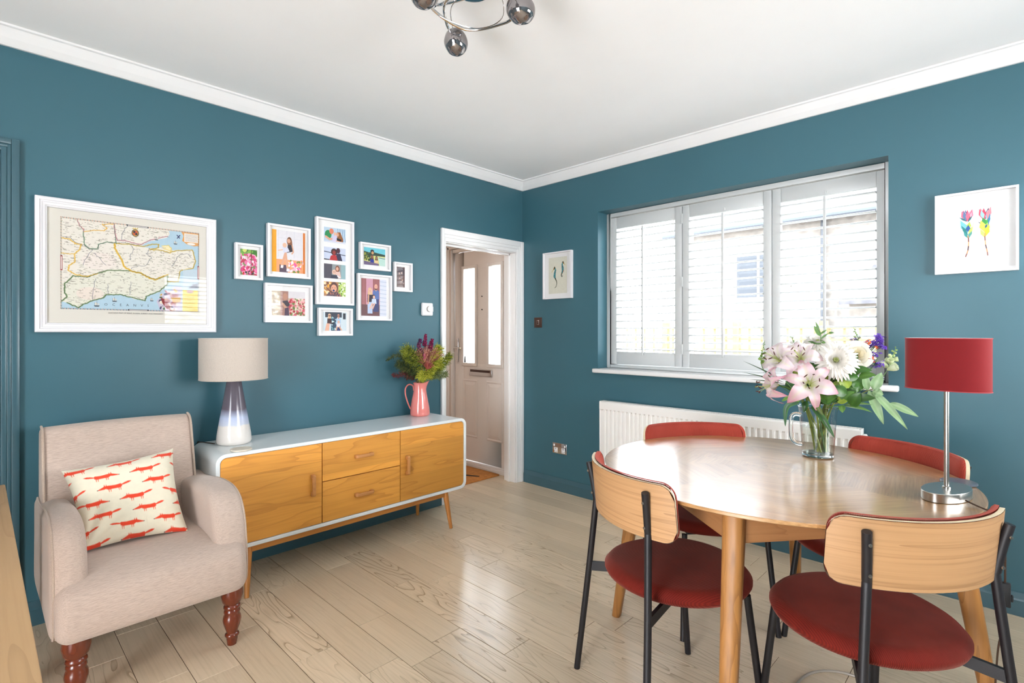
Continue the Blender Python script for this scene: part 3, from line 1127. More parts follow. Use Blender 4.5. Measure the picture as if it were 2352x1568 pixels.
# window 2 in the right wall (seen mirrored in the picture glass)
w2 = empty_struct('window_2')
mb = MB()
for (a, b) in ((-1.75, -1.68), (-0.98, -0.92), (-0.22, -0.15)):
    mb.box(XR + 0.08, XR + 0.12, a, b, 0.95, 2.1)
mb.box(XR + 0.08, XR + 0.12, -1.75, -0.15, 0.95, 1.05)
mb.box(XR + 0.08, XR + 0.12, -1.75, -0.15, 2.0, 2.1)
mb.build('window_frame', M_SHUT, w2, bevel=0.003)
mb = MB()
for (a, b) in ((-1.68, -0.98), (-0.92, -0.22)):
    for k in range(18):
        z = 1.08 + 0.0525 * k
        mb.box(XR + 0.07, XR + 0.13, a, b, z - 0.004, z + 0.004)
so = mb.build('louvres', M_SHUT, w2, smooth=False)
so['kind'] = 'stuff'
MB().box(XR - 0.05, XR, -1.8, -0.1, 0.92, 0.95).build('window_sill', M_TRIM, w2, bevel=0.006)
# unseen patio door frame behind the camera, added for the fill light
pd = empty_struct('added_window_3')
mb = MB()
for x in (2.0, 2.67, 3.34):
    mb.box(x, x + 0.06, YF - 0.16, YF - 0.10, 0.0, 2.15)
mb.box(2.0, 3.4, YF - 0.16, YF - 0.10, 2.09, 2.15)
mb.box(2.0, 3.4, YF - 0.16, YF - 0.10, 0.0, 0.06)
mb.build('window_frame', M_TRIM, pd, bevel=0.003)

# ---------------------------------------------------------------- outside
struct(MB().box(-6, 12, 0.28, 14, -0.25, -0.2).build('ground', M_PAVE, smooth=False), 'pale paved yard outside the window')
hs = thing('house', 'pale stone neighbouring house beyond the shuttered window', 'house', (1.5, 9.0, -0.2))
MB().box(-4.5, 5.5, 0, 4, 0, 3.9).build('wall', M_BRICK, hs, smooth=False)
mb = MB()
mb.add([(-4.8, -0.35, 3.85), (5.8, -0.35, 3.85), (5.8, 2.0, 5.6), (-4.8, 2.0, 5.6), (-4.8, 4.3, 3.85), (5.8, 4.3, 3.85)], [(0, 1, 2, 3), (3, 2, 5, 4), (0, 3, 4), (1, 5, 2)])
mb.build('roof', M_ROOF, hs, smooth=False)
MB().tube([(-4.8, -0.38, 3.82), (5.8, -0.38, 3.82)], 0.07, 8).tube([(-1.35, -0.1, 3.8), (-1.35, -0.1, 0.1)], 0.05, 8).build('gutter', M_GUT, hs)
for wx in (-3.2, -0.4, 2.4):
    w_ = MB().box(wx, wx + 1.1, -0.05, 0.02, 2.2, 3.3).build('window', M_TRIM, hs, smooth=False)
    for q in (0, 1):
        MB().box(wx + 0.08 + q * 0.5, wx + 0.52 + q * 0.5, -0.07, -0.045, 2.28, 3.22).build('pane', M_GUT, w_, smooth=False)
MB().box(-0.4, 5.4, -2.5, -0.001, 0, 1.95).build('lean_to_wall', M_BRICK, hs, smooth=False)
mb = MB()
mb.add([(-0.5, -2.7, 1.93), (5.5, -2.7, 1.93), (5.5, -0.01, 2.75), (-0.5, -0.01, 2.75), (-0.5, -2.7, 1.99), (5.5, -2.7, 1.99), (5.5, -0.01, 2.81), (-0.5, -0.01, 2.81)],
       [(0, 3, 2, 1), (4, 5, 6, 7), (0, 1, 5, 4), (1, 2, 6, 5), (2, 3, 7, 6), (3, 0, 4, 7)])
mb.build('lean_to_roof', M_ROOF, hs, smooth=False)
fe = thing('trellis_fence', 'ochre wooden fence with square trellis top outside the window', 'fence', (1.0, 3.6, -0.2))
for k in range(7):
    MB().box(-2.6 + k * 1.0, -2.52 + k * 1.0, -0.04, 0.04, 0, 1.62).build('post', M_FENCE, fe, smooth=False)
for k in range(60):
    x = -2.55 + k * 0.1
    MB().box(x - 0.045, x + 0.045, 0.0, 0.015, 0.05, 1.12).build('board', M_FENCE, fe, smooth=False)
for k in range(41):
    x = -2.5 + k * 0.15
    MB().box(x - 0.012, x + 0.012, -0.008, 0.006, 1.12, 1.55).build('slat', M_FENCE, fe, smooth=False)
for z in (1.12, 1.26, 1.40, 1.54):
    MB().box(-2.6, 3.5, -0.02, -0.006, z - 0.012, z + 0.012).build('slat', M_FENCE, fe, smooth=False)
# hedge with pink blooms outside the right-hand window
rh = random.Random(5)
hd = thing('flowering_hedge', 'green hedge with pink blooms outside the right-hand window', 'hedge', (6.4, -1.0, -0.2))
mb = MB()
for k in range(900):
    p = Vector((rh.uniform(-0.4, 0.4), rh.uniform(-2.2, 2.2), rh.uniform(0.2, 1.85)))
    d = Vector((rh.uniform(-1, 1), rh.uniform(-1, 1), rh.uniform(-1, 1))).normalized() * 0.09
    e = d.cross(Vector((0.3, 0.2, 1))).normalized() * 0.045
    mb.add([p - d, p + e, p + d, p - e], [(0, 1, 2, 3)])
lf = mb.build('leaf', M_HEDGE, hd, smooth=False, fix=False)
lf['kind'] = 'stuff'
mb = MB()
for k in range(120):
    p = (rh.uniform(-0.5, -0.3), rh.uniform(-2.2, 2.2), rh.uniform(0.6, 1.9))
    mb.lathe([(0, -0.04), (0.05, -0.01), (0.055, 0.02), (0.0, 0.05)], 6, p)
lf = mb.build('bloom', M_BLOOM, hd, fix=False)
lf['kind'] = 'stuff'

# ---------------------------------------------------------------- flat printed pictures drawn in code
class Canvas:
    """small colour raster; y runs down; colours are sRGB 0-255"""

    def __init__(self, w, h, bg):
        self.w, self.h = w, h
        self.a = np.zeros((h, w, 3), np.float32)
        self.a[:] = bg

    def _mask(self, x0, y0, x1, y1):
        x0, y0 = max(int(x0), 0), max(int(y0), 0)
        x1, y1 = min(int(x1) + 2, self.w), min(int(y1) + 2, self.h)
        if x1 <= x0 or y1 <= y0:
            return None
        yy, xx = np.mgrid[y0:y1, x0:x1]
        return slice(y0, y1), slice(x0, x1), xx + 0.5, yy + 0.5

    def poly(self, pts, col, alpha=1.0):
        xs = [p[0] for p in pts]
        ys = [p[1] for p in pts]
        q = self._mask(min(xs), min(ys), max(xs), max(ys))
        if q is None:
            return self
        sy, sx, X, Y = q
        m = np.zeros(X.shape, bool)
        n = len(pts)
        for i in range(n):
            x1, y1 = pts[i]
            x2, y2 = pts[(i + 1) % n]
            if y1 == y2:
                continue
            c = ((y1 > Y) != (y2 > Y)) & (X < (x2 - x1) * (Y - y1) / (y2 - y1) + x1)
            m ^= c
        self.a[sy, sx][m] = self.a[sy, sx][m] * (1 - alpha) + np.array(col, np.float32) * alpha
        return self

    def line(self, pts, w, col, alpha=1.0):
        for (x1, y1), (x2, y2) in zip(pts[:-1], pts[1:]):
            q = self._mask(min(x1, x2) - w, min(y1, y2) - w, max(x1, x2) + w, max(y1, y2) + w)
            if q is None:
                continue
            sy, sx, X, Y = q
            dx, dy = x2 - x1, y2 - y1
            L = dx * dx + dy * dy + 1e-9
            t = np.clip(((X - x1) * dx + (Y - y1) * dy) / L, 0, 1)
            d = np.hypot(X - x1 - t * dx, Y - y1 - t * dy)
            k = np.clip(w / 2 + 0.5 - d, 0, 1)[..., None] * alpha
            self.a[sy, sx] = self.a[sy, sx] * (1 - k) + np.array(col, np.float32) * k
        return self

    def ell(self, cx, cy, rx, ry, col, ang=0.0, alpha=1.0):
        r = max(rx, ry)
        q = self._mask(cx - r, cy - r, cx + r, cy + r)
        if q is None:
            return self
        sy, sx, X, Y = q
        c, s = math.cos(ang), math.sin(ang)
        u = ((X - cx) * c + (Y - cy) * s) / rx
        v = (-(X - cx) * s + (Y - cy) * c) / ry
        m = (u * u + v * v) < 1
        self.a[sy, sx][m] = self.a[sy, sx][m] * (1 - alpha) + np.array(col, np.float32) * alpha
        return self

    def noise(self, amt, seed=1, cell=1):
        r = np.random.RandomState(seed)
        nz = r.uniform(-amt, amt, (self.h // cell + 1, self.w // cell + 1, 1)).astype(np.float32)
        nz = np.kron(nz, np.ones((cell, cell, 1), np.float32))[:self.h, :self.w]
        self.a = np.clip(self.a + nz, 0, 255)
        return self

    def down(self, k):
        h, w = self.h // k, self.w // k
        b = self.a[:h * k, :w * k].reshape(h, k, w, k, 3).mean((1, 3))
        return b

    def linear(self, k=2):
        b = self.down(k) / 255.0
        return np.where(b <= 0.04045, b / 12.92, ((b + 0.055) / 1.055) ** 2.4).astype(np.float32)


def picture(name, img, p0, eu, ev, parent, mat=None):
    """flat print as one mesh: one face per dot, colour per corner point. p0 = lower-left, eu/ev = edges"""
    h, w = img.shape[:2]
    u = np.linspace(0, 1, w + 1)
    v = np.linspace(0, 1, h + 1)
    U, V = np.meshgrid(u, v)
    p0, eu, ev = np.array(p0), np.array(eu), np.array(ev)
    co = p0 + U[..., None] * eu + V[..., None] * ev
    me = bpy.data.meshes.new(name)
    nvt = (w + 1) * (h + 1)
    idx = np.arange(nvt).reshape(h + 1, w + 1)
    quads = np.stack([idx[:-1, :-1], idx[:-1, 1:], idx[1:, 1:], idx[1:, :-1]], -1).reshape(-1, 4)
    me.vertices.add(nvt)
    me.vertices.foreach_set('co', co.astype(np.float32).ravel())
    me.loops.add(quads.size)
    me.loops.foreach_set('vertex_index', quads.astype(np.int32).ravel())
    me.polygons.add(len(quads))
    me.polygons.foreach_set('loop_start', np.arange(0, quads.size, 4, dtype=np.int32))
    me.update(calc_edges=True)
    flip = img[::-1]
    fc = np.ones((h * w, 4, 4), np.float32)
    fc[:, :, :3] = flip.reshape(-1, 1, 3)
    at = me.color_attributes.new('Col', 'FLOAT_COLOR', 'CORNER')
    at.data.foreach_set('color', fc.ravel())
    me.materials.append(mat or M_PRINT)
    o = bpy.data.objects.new(name, me)
    C.objects.link(o)
    if parent:
        o.parent = parent
    return o

# ---------------------------------------------------------------- radiator under the window
rad = thing('radiator', 'long white ribbed panel radiator on the wall below the window', 'radiator', (1.69, 0.0, 0.0))
X0, X1 = 0.868 - 1.69, 2.503 - 1.69
RZ0, RZ1 = 0.185, 0.772
mb = MB()
zs = [RZ0, RZ0 + 0.035, RZ0 + 0.05, RZ1 - 0.065, RZ1 - 0.052, RZ1 - 0.004, RZ1]
nf = 46
pitch = (X1 - X0 - 0.06) / nf
xs = [X0]
prof = [0.0]
for k in range(nf):
    x = X0 + 0.03 + k * pitch
    xs += [x + pitch * 0.02, x + pitch * 0.2, x + pitch * 0.5, x + pitch * 0.68]
    prof += [0.0, 1.0, 1.0, 0.0]
xs.append(X1)
prof.append(0.0)
P = []
for zi, z in enumerate(zs):
    row = []
    for x, h in zip(xs, prof):
        y = -0.095
        if zi in (2, 3):
            y += 0.012 * (1 - h)
        if zi == 6:
            y += 0.004
        row.append((x, y, z))
    P.append(row)
mb.grid(P)
mb.build('front_panel', M_RAD, rad, smooth=False)
MB().box(X0, X1, -0.085, -0.083, RZ0, RZ1 - 0.004).box(X0 + 0.01, X1 - 0.01, -0.045, -0.035, RZ0, RZ1 - 0.01).build('rear_panel', M_RAD, rad, smooth=False)
for x in (X0 - 0.002, X1 - 0.004):
    MB().box(x, x + 0.006, -0.092, -0.035, RZ0 + 0.01, RZ1 + 0.006).build('side_panel', M_RAD, rad, bevel=0.002)
mb = MB()
mb.box(X0 + 0.006, X1 - 0.006, -0.090, -0.078, RZ1 - 0.002, RZ1 + 0.006)
mb.box(X0 + 0.006, X1 - 0.006, -0.048, -0.036, RZ1 - 0.002, RZ1 + 0.006)
mb.build('grille_rim', M_RAD, rad, bevel=0.001)
mb = MB()
x = X0 + 0.02
while x < X1 - 0.02:
    mb.box(x, x + 0.006, -0.079, -0.047, RZ1, RZ1 + 0.005)
    x += 0.0145
g = mb.build('grille', M_RAD, rad, smooth=False)
MB().lathe([(0.011, -0.006), (0.011, 0.004), (0.008, 0.008)], 12, (X1 - 0.0 + 0.012, -0.06, RZ1 - 0.03)).build('air_vent', M_RAD, rad)
for x in (X0 + 0.2, X1 - 0.2):
    MB().box(x - 0.015, x + 0.015, -0.04, -0.0005, RZ0 + 0.05, RZ1 - 0.05).build('bracket', M_RAD, rad, smooth=False)
MB().tube([(X0 + 0.03, -0.06, RZ0 + 0.03), (X0 - 0.01, -0.06, RZ0 + 0.03), (X0 - 0.03, -0.06, RZ0 + 0.0), (X0 - 0.03, -0.06, 0.0)], 0.008, 8).build('pipe', M_RAD, rad)

# ---------------------------------------------------------------- sideboard
sb = thing('sideboard', 'retro sideboard with white rounded case and oak doors on splayed legs', 'sideboard', (0.0, 0.0, 0.0))
SY0, SY1, SZ0, SZ1, SX0, SX1 = -2.527, -0.992, 0.236, 0.706, 0.022, 0.412


def rrect(y0, y1, z0, z1, r, n=7):
    pts = []
    for cy, cz, a0 in ((y1 - r, z1 - r, 0), (y0 + r, z1 - r, 90), (y0 + r, z0 + r, 180), (y1 - r, z0 + r, 270)):
        for k in range(n + 1):
            a = R(a0 + 90 * k / n)
            pts.append((cy + r * math.cos(a), cz + r * math.sin(a)))
    return pts


out_ = rrect(SY0, SY1, SZ0, SZ1, 0.046)
T_ = 0.0185
inn_ = rrect(SY0 + T_, SY1 - T_, SZ0 + T_, SZ1 - T_, 0.029)
P = []
for pts, x in ((inn_, SX0), (out_, SX0), (out_, SX1 - 0.002), ([(a + (b - a) * 0.12, c + (d - c) * 0.12) for (a, c), (b, d) in zip(out_, inn_)], SX1), ([(a + (b - a) * 0.88, c + (d - c) * 0.88) for (a, c), (b, d) in zip(out_, inn_)], SX1), (inn_, SX1 - 0.002), (inn_, SX0)):
    P.append([(x, p[0], p[1]) for p in pts] + [(x, pts[0][0], pts[0][1])])
MB().grid(P).build('case', M_WHITE, sb, angle=40)
MB().prism([(p[0], p[1]) for p in rrect(SY0 + T_, SY1 - T_, SZ0 + T_, SZ1 - T_, 0.029)], SX0 + 0.005, SX1 - 0.03, 'yzx').build('inner_box', M_MATD, sb, smooth=False)
y1_, y2_ = -2.006, -1.512
gp = 0.0022
iy0, iy1, iz0, iz1 = SY0 + T_, SY1 - T_, SZ0 + T_, SZ1 - T_
XF = SX1 - 0.006


def front(name, y0, y1, z0, z1, corners):
    """oak front; corners = set of rounded corners"""
    r = 0.027
    pts = []
    for key, cy, cz, a0 in (('tr', y1, z1, 0), ('tl', y0, z1, 90), ('bl', y0, z0, 180), ('br', y1, z0, 270)):
        if key in corners:
            sy = -1 if key[1] == 'r' else 1
            sz = -1 if key[0] == 't' else 1
            for k in range(6):
                a = R(a0 + 90 * k / 5)
                pts.append((cy + sy * r + r * math.cos(a), cz + sz * r + r * math.sin(a)))
        else:
            pts.append((cy, cz))
    cy, cz = (y0 + y1) / 2, (z0 + z1) / 2
    mb = MB().prism([(p[0] - cy, p[1] - cz) for p in pts], -0.018, 0.0, 'yzx')
    o = mb.build(name, M_DOOR, sb, smooth=False, bevel=0.0012, seg=2)
    o.location = (XF, cy, cz)
    return o


dl = front('door', iy0 + gp, y1_ - gp, iz0 + gp, iz1 - gp, {'tl', 'bl'})
dt = front('drawer', y1_ + gp, y2_ - gp, 0.476 + gp, iz1 - gp, set())
db = front('drawer', y1_ + gp, y2_ - gp, iz0 + gp, 0.476 - gp, set())
dr_ = front('door', y2_ + gp, iy1 - gp, iz0 + gp, iz1 - gp, {'tr', 'br'})


def handle(parent, vertical, dy, dz, L=0.115):
    a = L / 2
    pr = [(0.0, -a), (0.0, -a + 0.022), (0.016, -a + 0.022), (0.016, a - 0.022), (0.0, a - 0.022), (0.0, a), (0.018, a), (0.027, a - 0.008), (0.027, -a + 0.008), (0.018, -a)]
    w = 0.009
    if vertical:
        mb = MB().prism([(p[0], p[1]) for p in pr], -w, w, 'xzy')
    else:
        mb = MB().prism([(p[0], p[1]) for p in pr], -w, w, 'xyz')
    o = mb.build('handle', M_HAND, parent, bevel=0.002, seg=2)
    o.location = (0.0005, dy, dz)


handle(dl, True, 0.196, 0.0)
handle(dr_, True, -0.205, 0.0)
handle(dt, False, 0.0, 0.0)
handle(db, False, 0.0, 0.0)
# underframe rails and four splayed legs
MB().box(SX1 - 0.045, SX1 - 0.02, SY0 + 0.14, SY1 - 0.14, SZ0 - 0.034, SZ0).build('rail', M_RAIL, sb, bevel=0.003)
MB().box(SX0 + 0.03, SX0 + 0.055, SY0 + 0.14, SY1 - 0.14, SZ0 - 0.034, SZ0).build('rail', M_RAIL, sb, bevel=0.003)
for (tx, ty, fx, fy) in ((SX1 - 0.035, SY1 - 0.155, 0.424, -1.134), (SX1 - 0.035, SY0 + 0.155, 0.424, -2.395), (SX0 + 0.05, SY1 - 0.155, 0.060, -1.14), (SX0 + 0.05, SY0 + 0.155, 0.060, -2.39)):
    MB().tube([(tx, ty, SZ0 - 0.001), (tx * 0.93 + fx * 0.07, ty * 0.93 + fy * 0.07, SZ0 * 0.93), (fx, fy, 0.0)], [0.0185, 0.0185, 0.0105], 16).build('leg', M_SLEG, sb, angle=50)

# table lamp on the sideboard
tl = thing('table_lamp', 'oatmeal drum-shade lamp with a grey to cream ceramic cone base on the sideboard', 'lamp', (0.172, -2.372, 0.7065))
prof = [(0.0, 0.0), (0.070, 0.0), (0.0795, 0.006), (0.083, 0.018), (0.080, 0.05), (0.0355, 0.318), (0.030, 0.335), (0.012, 0.345), (0.010, 0.36)]
MB().lathe(prof, 48).build('ceramic_base', M_GLAZE, tl, angle=60)
sh0, sh1, rs = 0.333, 0.545, 0.160
MB().lathe([(rs - 0.002, sh0), (rs, sh0), (rs, sh1), (rs - 0.002, sh1)], 64, cap=False).build('lamp_shade', M_LINEN, tl, fix=False)
MB().lathe([(rs - 0.0025, sh1), (rs - 0.0025, sh0)], 64, cap=False).build('shade_lining', M_CEIL, tl, fix=False)
for z in (sh0 + 0.002, sh1 - 0.001):
    MB().tube([(rs * math.cos(a), rs * math.sin(a), z) for a in [2 * PI * k / 48 for k in range(49)]], 0.0018, 6, cap=False).build('shade_rim', M_LINEN, tl)
mb = MB().tube([(0, 0, 0.34), (0, 0, 0.42)], 0.014, 12)
for k in range(3):
    a = 2 * PI * k / 3
    mb.tube([(0, 0, 0.40), (rs * math.cos(a), rs * math.sin(a), 0.40)], 0.0016, 6)
mb.build('lamp_holder', M_STEEL, tl)
cf = MB().tube(smooth_poly([(0.13, -2.452, 0.7095), (0.08, -2.47, 0.7095), (0.035, -2.49, 0.7095), (0.012, -2.50, 0.69), (0.010, -2.50, 0.5)], 4, False), 0.0025, 6).build('lamp_flex', M_CORDC)
tag(cf, 'thin brown flex trailing off the back of the sideboard behind the cone lamp', 'cord')
co = MB().lathe([(0.0, 0), (0.046, 0), (0.0485, 0.002), (0.0485, 0.006), (0.046, 0.0085), (0.0, 0.0085)], 40, (0, 0, 0)).build('coaster', M_CORK)
co.location = (0.372, -2.404, 0.7065)
tag(co, 'round pale coaster lying on the white sideboard in front of the cone lamp', 'coaster')

# ---------------------------------------------------------------- pink jug
pj = thing('jug', 'glossy salmon pink ceramic jug holding dried flowers on the sideboard', 'jug', (0.105, -1.152, 0.7065), R(50))
prof = [(0.0, 0.0), (0.060, 0.0), (0.0665, 0.006), (0.068, 0.02), (0.064, 0.06), (0.0555, 0.11), (0.0475, 0.15), (0.043, 0.18), (0.0425, 0.20), (0.0445, 0.217), (0.0475, 0.228)]
mb = MB()
n = 48
P = []
rj = random.Random(3)
for r, z in prof + [(0.0445, 0.229), (0.041, 0.22), (0.039, 0.19), (0.044, 0.14), (0.055, 0.05), (0.0, 0.01)]:
    row = []
    for j in range(n + 1):
        a = 2 * PI * j / n
        rr = r * (1 + 0.012 * math.sin(3 * a + z * 40) * (1 if r > 0.01 else 0))
        sp = 0.0
        if z > 0.19 and r > 0.03:
            k = max(0, math.cos(a)) ** 10 * (z - 0.19) / 0.04
            rr += 0.018 * k
            sp = 0.012 * k
        row.append((rr * math.cos(a), rr * math.sin(a), z + sp))
    P.append(row)
mb.grid(P)
mb.build('body', M_PINK, pj, angle=80)
hp_ = smooth_poly([(-0.042, 0, 0.172), (-0.048, 0, 0.205), (-0.075, 0, 0.215), (-0.098, 0, 0.19), (-0.099, 0, 0.145), (-0.082, 0, 0.085), (-0.064, 0, 0.045)], 5, False)
MB().tube(hp_, [0.0075] * len(hp_), 10, flat=0.7).build('handle', M_PINK, pj)

# ---------------------------------------------------------------- armchair
ac = thing('armchair', 'beige upholstered armchair with low rounded arms and turned wooden legs', 'armchair', (0.45, -2.84, 0.0))
ox, oy = -0.45, 2.84


def shift(mb, dx=ox, dy=oy):
    mb.v = [(v[0] + dx, v[1] + dy, v[2]) for v in mb.v]
    return mb


AY0, AY1 = -3.130, -2.535
# seat with front apron
seat_prof = smooth_poly([(0.20, 0.25), (0.50, 0.240), (0.76, 0.234), (0.845, 0.244), (0.868, 0.285), (0.868, 0.34), (0.852, 0.395), (0.80, 0.432), (0.70, 0.452), (0.50, 0.452), (0.25, 0.43)], 4)
shift(soft_extrude([tuple(p) for p in seat_prof], AY0, AY1, 0.045, 0.0)).build('seat', M_UPH, ac, angle=70)
# back
back_prof = smooth_poly([(0.34, 0.40), (0.325, 0.50), (0.285, 0.64), (0.245, 0.78), (0.222, 0.848), (0.200, 0.876), (0.165, 0.884), (0.135, 0.868), (0.125, 0.82), (0.12, 0.62), (0.12, 0.42), (0.14, 0.25), (0.26, 0.25)], 4)
shift(soft_extrude([tuple(p) for p in back_prof], -3.125, -2.578, 0.02, 0.006)).build('backrest', M_UPH, ac, angle=70)
# seam across the back
for yy in (-3.123, -2.580):
    pts = [(p[0] + 0.002 + ox, (yy + (0.004 if yy < -2.8 else -0.004)) + oy, p[1]) for p in [(0.336, 0.46), (0.328, 0.50), (0.288, 0.64), (0.249, 0.78), (0.228, 0.848), (0.204, 0.878), (0.165, 0.887)]]
    MB().tube(smooth_poly(pts, 4, False), 0.005, 8).build('piping', M_PIPE, ac)
arm_prof = smooth_poly([(0.13, 0.235), (0.45, 0.232), (0.72, 0.232), (0.80, 0.25), (0.815, 0.33), (0.806, 0.43), (0.785, 0.52), (0.735, 0.59), (0.65, 0.622), (0.52, 0.626), (0.38, 0.612), (0.25, 0.598), (0.14, 0.59), (0.125, 0.45)], 4)
for (a, b) in ((-3.140, -3.036), (-2.645, -2.514)):
    arm = shift(soft_extrude([tuple(p) for p in arm_prof], a, b, 0.036, 0.003, nr=6)).build('arm', M_UPH, ac, angle=75)
    yy = a + 0.0105 if a < -3 else b - 0.0105
    n_ = len(arm_prof)
    pts = []
    for i in range(7, 50):
        p0_, p_c, p1_ = arm_prof[(i - 1) % n_], arm_prof[i % n_], arm_prof[(i + 1) % n_]
        tg = (p1_ - p0_).normalized()
        nn_ = Vector((tg.y, -tg.x))
        if nn_.dot(p_c - Vector((0.46, 0.43))) < 0:
            nn_ = -nn_
        q_ = p_c - nn_ * 0.0100
        pts.append((q_.x + ox, yy + oy, q_.y))
    MB().tube(pts, 0.0042, 8).build('piping', M_PIPE, arm)
# turned legs
tp = [(0.0, 0.232), (0.040, 0.232), (0.042, 0.205), (0.036, 0.178), (0.027, 0.166), (0.031, 0.160), (0.032, 0.153), (0.027, 0.147), (0.030, 0.141), (0.0305, 0.134), (0.0275, 0.128),
      (0.033, 0.115), (0.0345, 0.100), (0.030, 0.080), (0.0225, 0.058), (0.021, 0.050), (0.0265, 0.044), (0.027, 0.038), (0.022, 0.033), (0.0215, 0.028), (0.017, 0.0), (0.0, 0.0)]
for (x, y) in ((0.775, -2.572), (0.775, -3.068)):
    MB().lathe(tp, 24, (x + ox, y + oy, 0)).build('turned_leg', M_MAHO, ac, angle=50)
for (x, y) in ((0.17, -2.62), (0.17, -3.07)):
    MB().tube([(x + ox, y + oy, 0.25), (x - 0.04 + ox, y + oy, 0.0)], [0.024, 0.016], 4).build('rear_leg', M_MAHO, ac, angle=20)

# scatter cushion leaning on the back
BL, BR, TL, TR = Vector((0.600, -3.035, 0.462)), Vector((0.612, -2.690, 0.452)), Vector((0.392, -3.075, 0.735)), Vector((0.395, -2.695, 0.765))
nu, nv = 96, 66
cc = (BL + BR + TL + TR) / 4
nrm_ = ((BR - BL).cross(TL - BL)).normalized()


def cush_img():
    W, Hh = 960, 660
    cv = Canvas(W, Hh, (228, 219, 196))
    red, dk = (222, 62, 30), (60, 34, 30)
    K = 1.7
    for rr in range(8):
        y = 16 + rr * 100
        off = (rr % 3) * 130 + (rr % 2) * 40
        for k in range(-1, 4):
            x = k * 390 + off - 60
            s = -1 if (rr % 2 == 1 and k % 2 == 0) else 1

            def T(px, py):
                return (x + K * (px if s > 0 else 190 - px), y + py * 1.25)
            # long low running animal: body, pointed head, ears, brush tail, four short legs
            cv.poly([T(48, 18), T(60, 14), T(100, 18), T(126, 14), T(132, 20), T(130, 34), T(118, 39), T(62, 39), T(50, 32)], red)
            cv.poly([T(58, 16), T(44, 15), T(24, 24), T(6, 31), T(8, 34), T(40, 34), T(58, 30)], red)
            cv.poly([T(42, 18), T(45, 2), T(49, 16)], red)
            cv.poly([T(51, 18), T(55, 3), T(58, 18)], red)
            cv.poly([T(130, 20), T(146, 12), T(166, 6), T(182, 9), T(168, 18), T(148, 23), T(132, 26)], red)
            for lx in (62, 71, 112, 121):
                cv.poly([T(lx, 37), T(lx + 4, 37), T(lx + 3, 55), T(lx + 1, 55)], red)
            cv.poly([T(5, 30), T(10, 29), T(10, 34), T(5, 34)], dk)
    return cv


cimg = cush_img().linear(4)
ch_, cw_ = cimg.shape[:2]
rc = random.Random(4)
me_v, me_c = [], []
cu = thing('scatter_cushion', 'cream rectangular cushion printed with small orange animals on the armchair', 'cushion', tuple(cc))


def cushion_side(sgn):
    P, cols = [], []
    W_, H_ = cw_, ch_
    for i in range(W_ + 1):
        row = []
        for j in range(H_ + 1):
            u, v = i / W_, j / H_
            # pinched edges between pointed corners
            pin = 0.045
            uu = u + pin * (4 * v * (1 - v)) * (0.5 - u) * (1 - 4 * u * (1 - u)) * 2
            vv = v + pin * (4 * u * (1 - u)) * (0.5 - v) * (1 - 4 * v * (1 - v)) * 2
            p = BL * (1 - uu) * (1 - vv) + BR * uu * (1 - vv) + TL * (1 - uu) * vv + TR * uu * vv
            e = (max(0.0, 1 - (2 * u - 1) ** 4) * max(0.0, 1 - (2 * v - 1) ** 4)) ** 0.62
            th = 0.052 * e
            wr = 0.0
            if sgn > 0:
                # creases fanning from the lower-left
                a = math.atan2(v + 0.05, u + 0.02)
                dd = math.hypot(u, v)
                wr = 0.006 * math.sin(a * 15) * math.exp(-((dd - 0.35) / 0.2) ** 2) * e * (1 if u < 0.6 else 0)
            row.append(tuple(p + nrm_ * (sgn * (th + wr)) - cc))
            cols.append(tuple(cimg[min(H_ - 1 - min(j, H_ - 1), H_ - 1), min(i, W_ - 1)]))
        P.append(row)
    return MB().grid(P, col=cols if sgn > 0 else (0.72, 0.66, 0.52))


cushion_side(1).build('printed_cover', M_CUSH, cu, fix=False, angle=180)
cushion_side(-1).build('back_cover', M_CUSH, cu, fix=False, angle=180)

# corner of a light oak table near the camera, at the left edge
dk = thing('console_table', 'light oak table corner at the bottom left edge of the picture', 'table', (0.62, -3.6, 0.0))
MB().box(-0.062, 1.6, -0.5, 0.362, 0.715, 0.75).build('table_top', M_DESK, dk, bevel=0.004, seg=2)
for (x, y) in ((0.0, 0.30), (0.0, -0.44), (1.52, 0.30), (1.52, -0.44)):
    MB().box(x, x + 0.05, y - 0.05, y, 0, 0.715).build('leg', M_OAKL, dk, bevel=0.004)

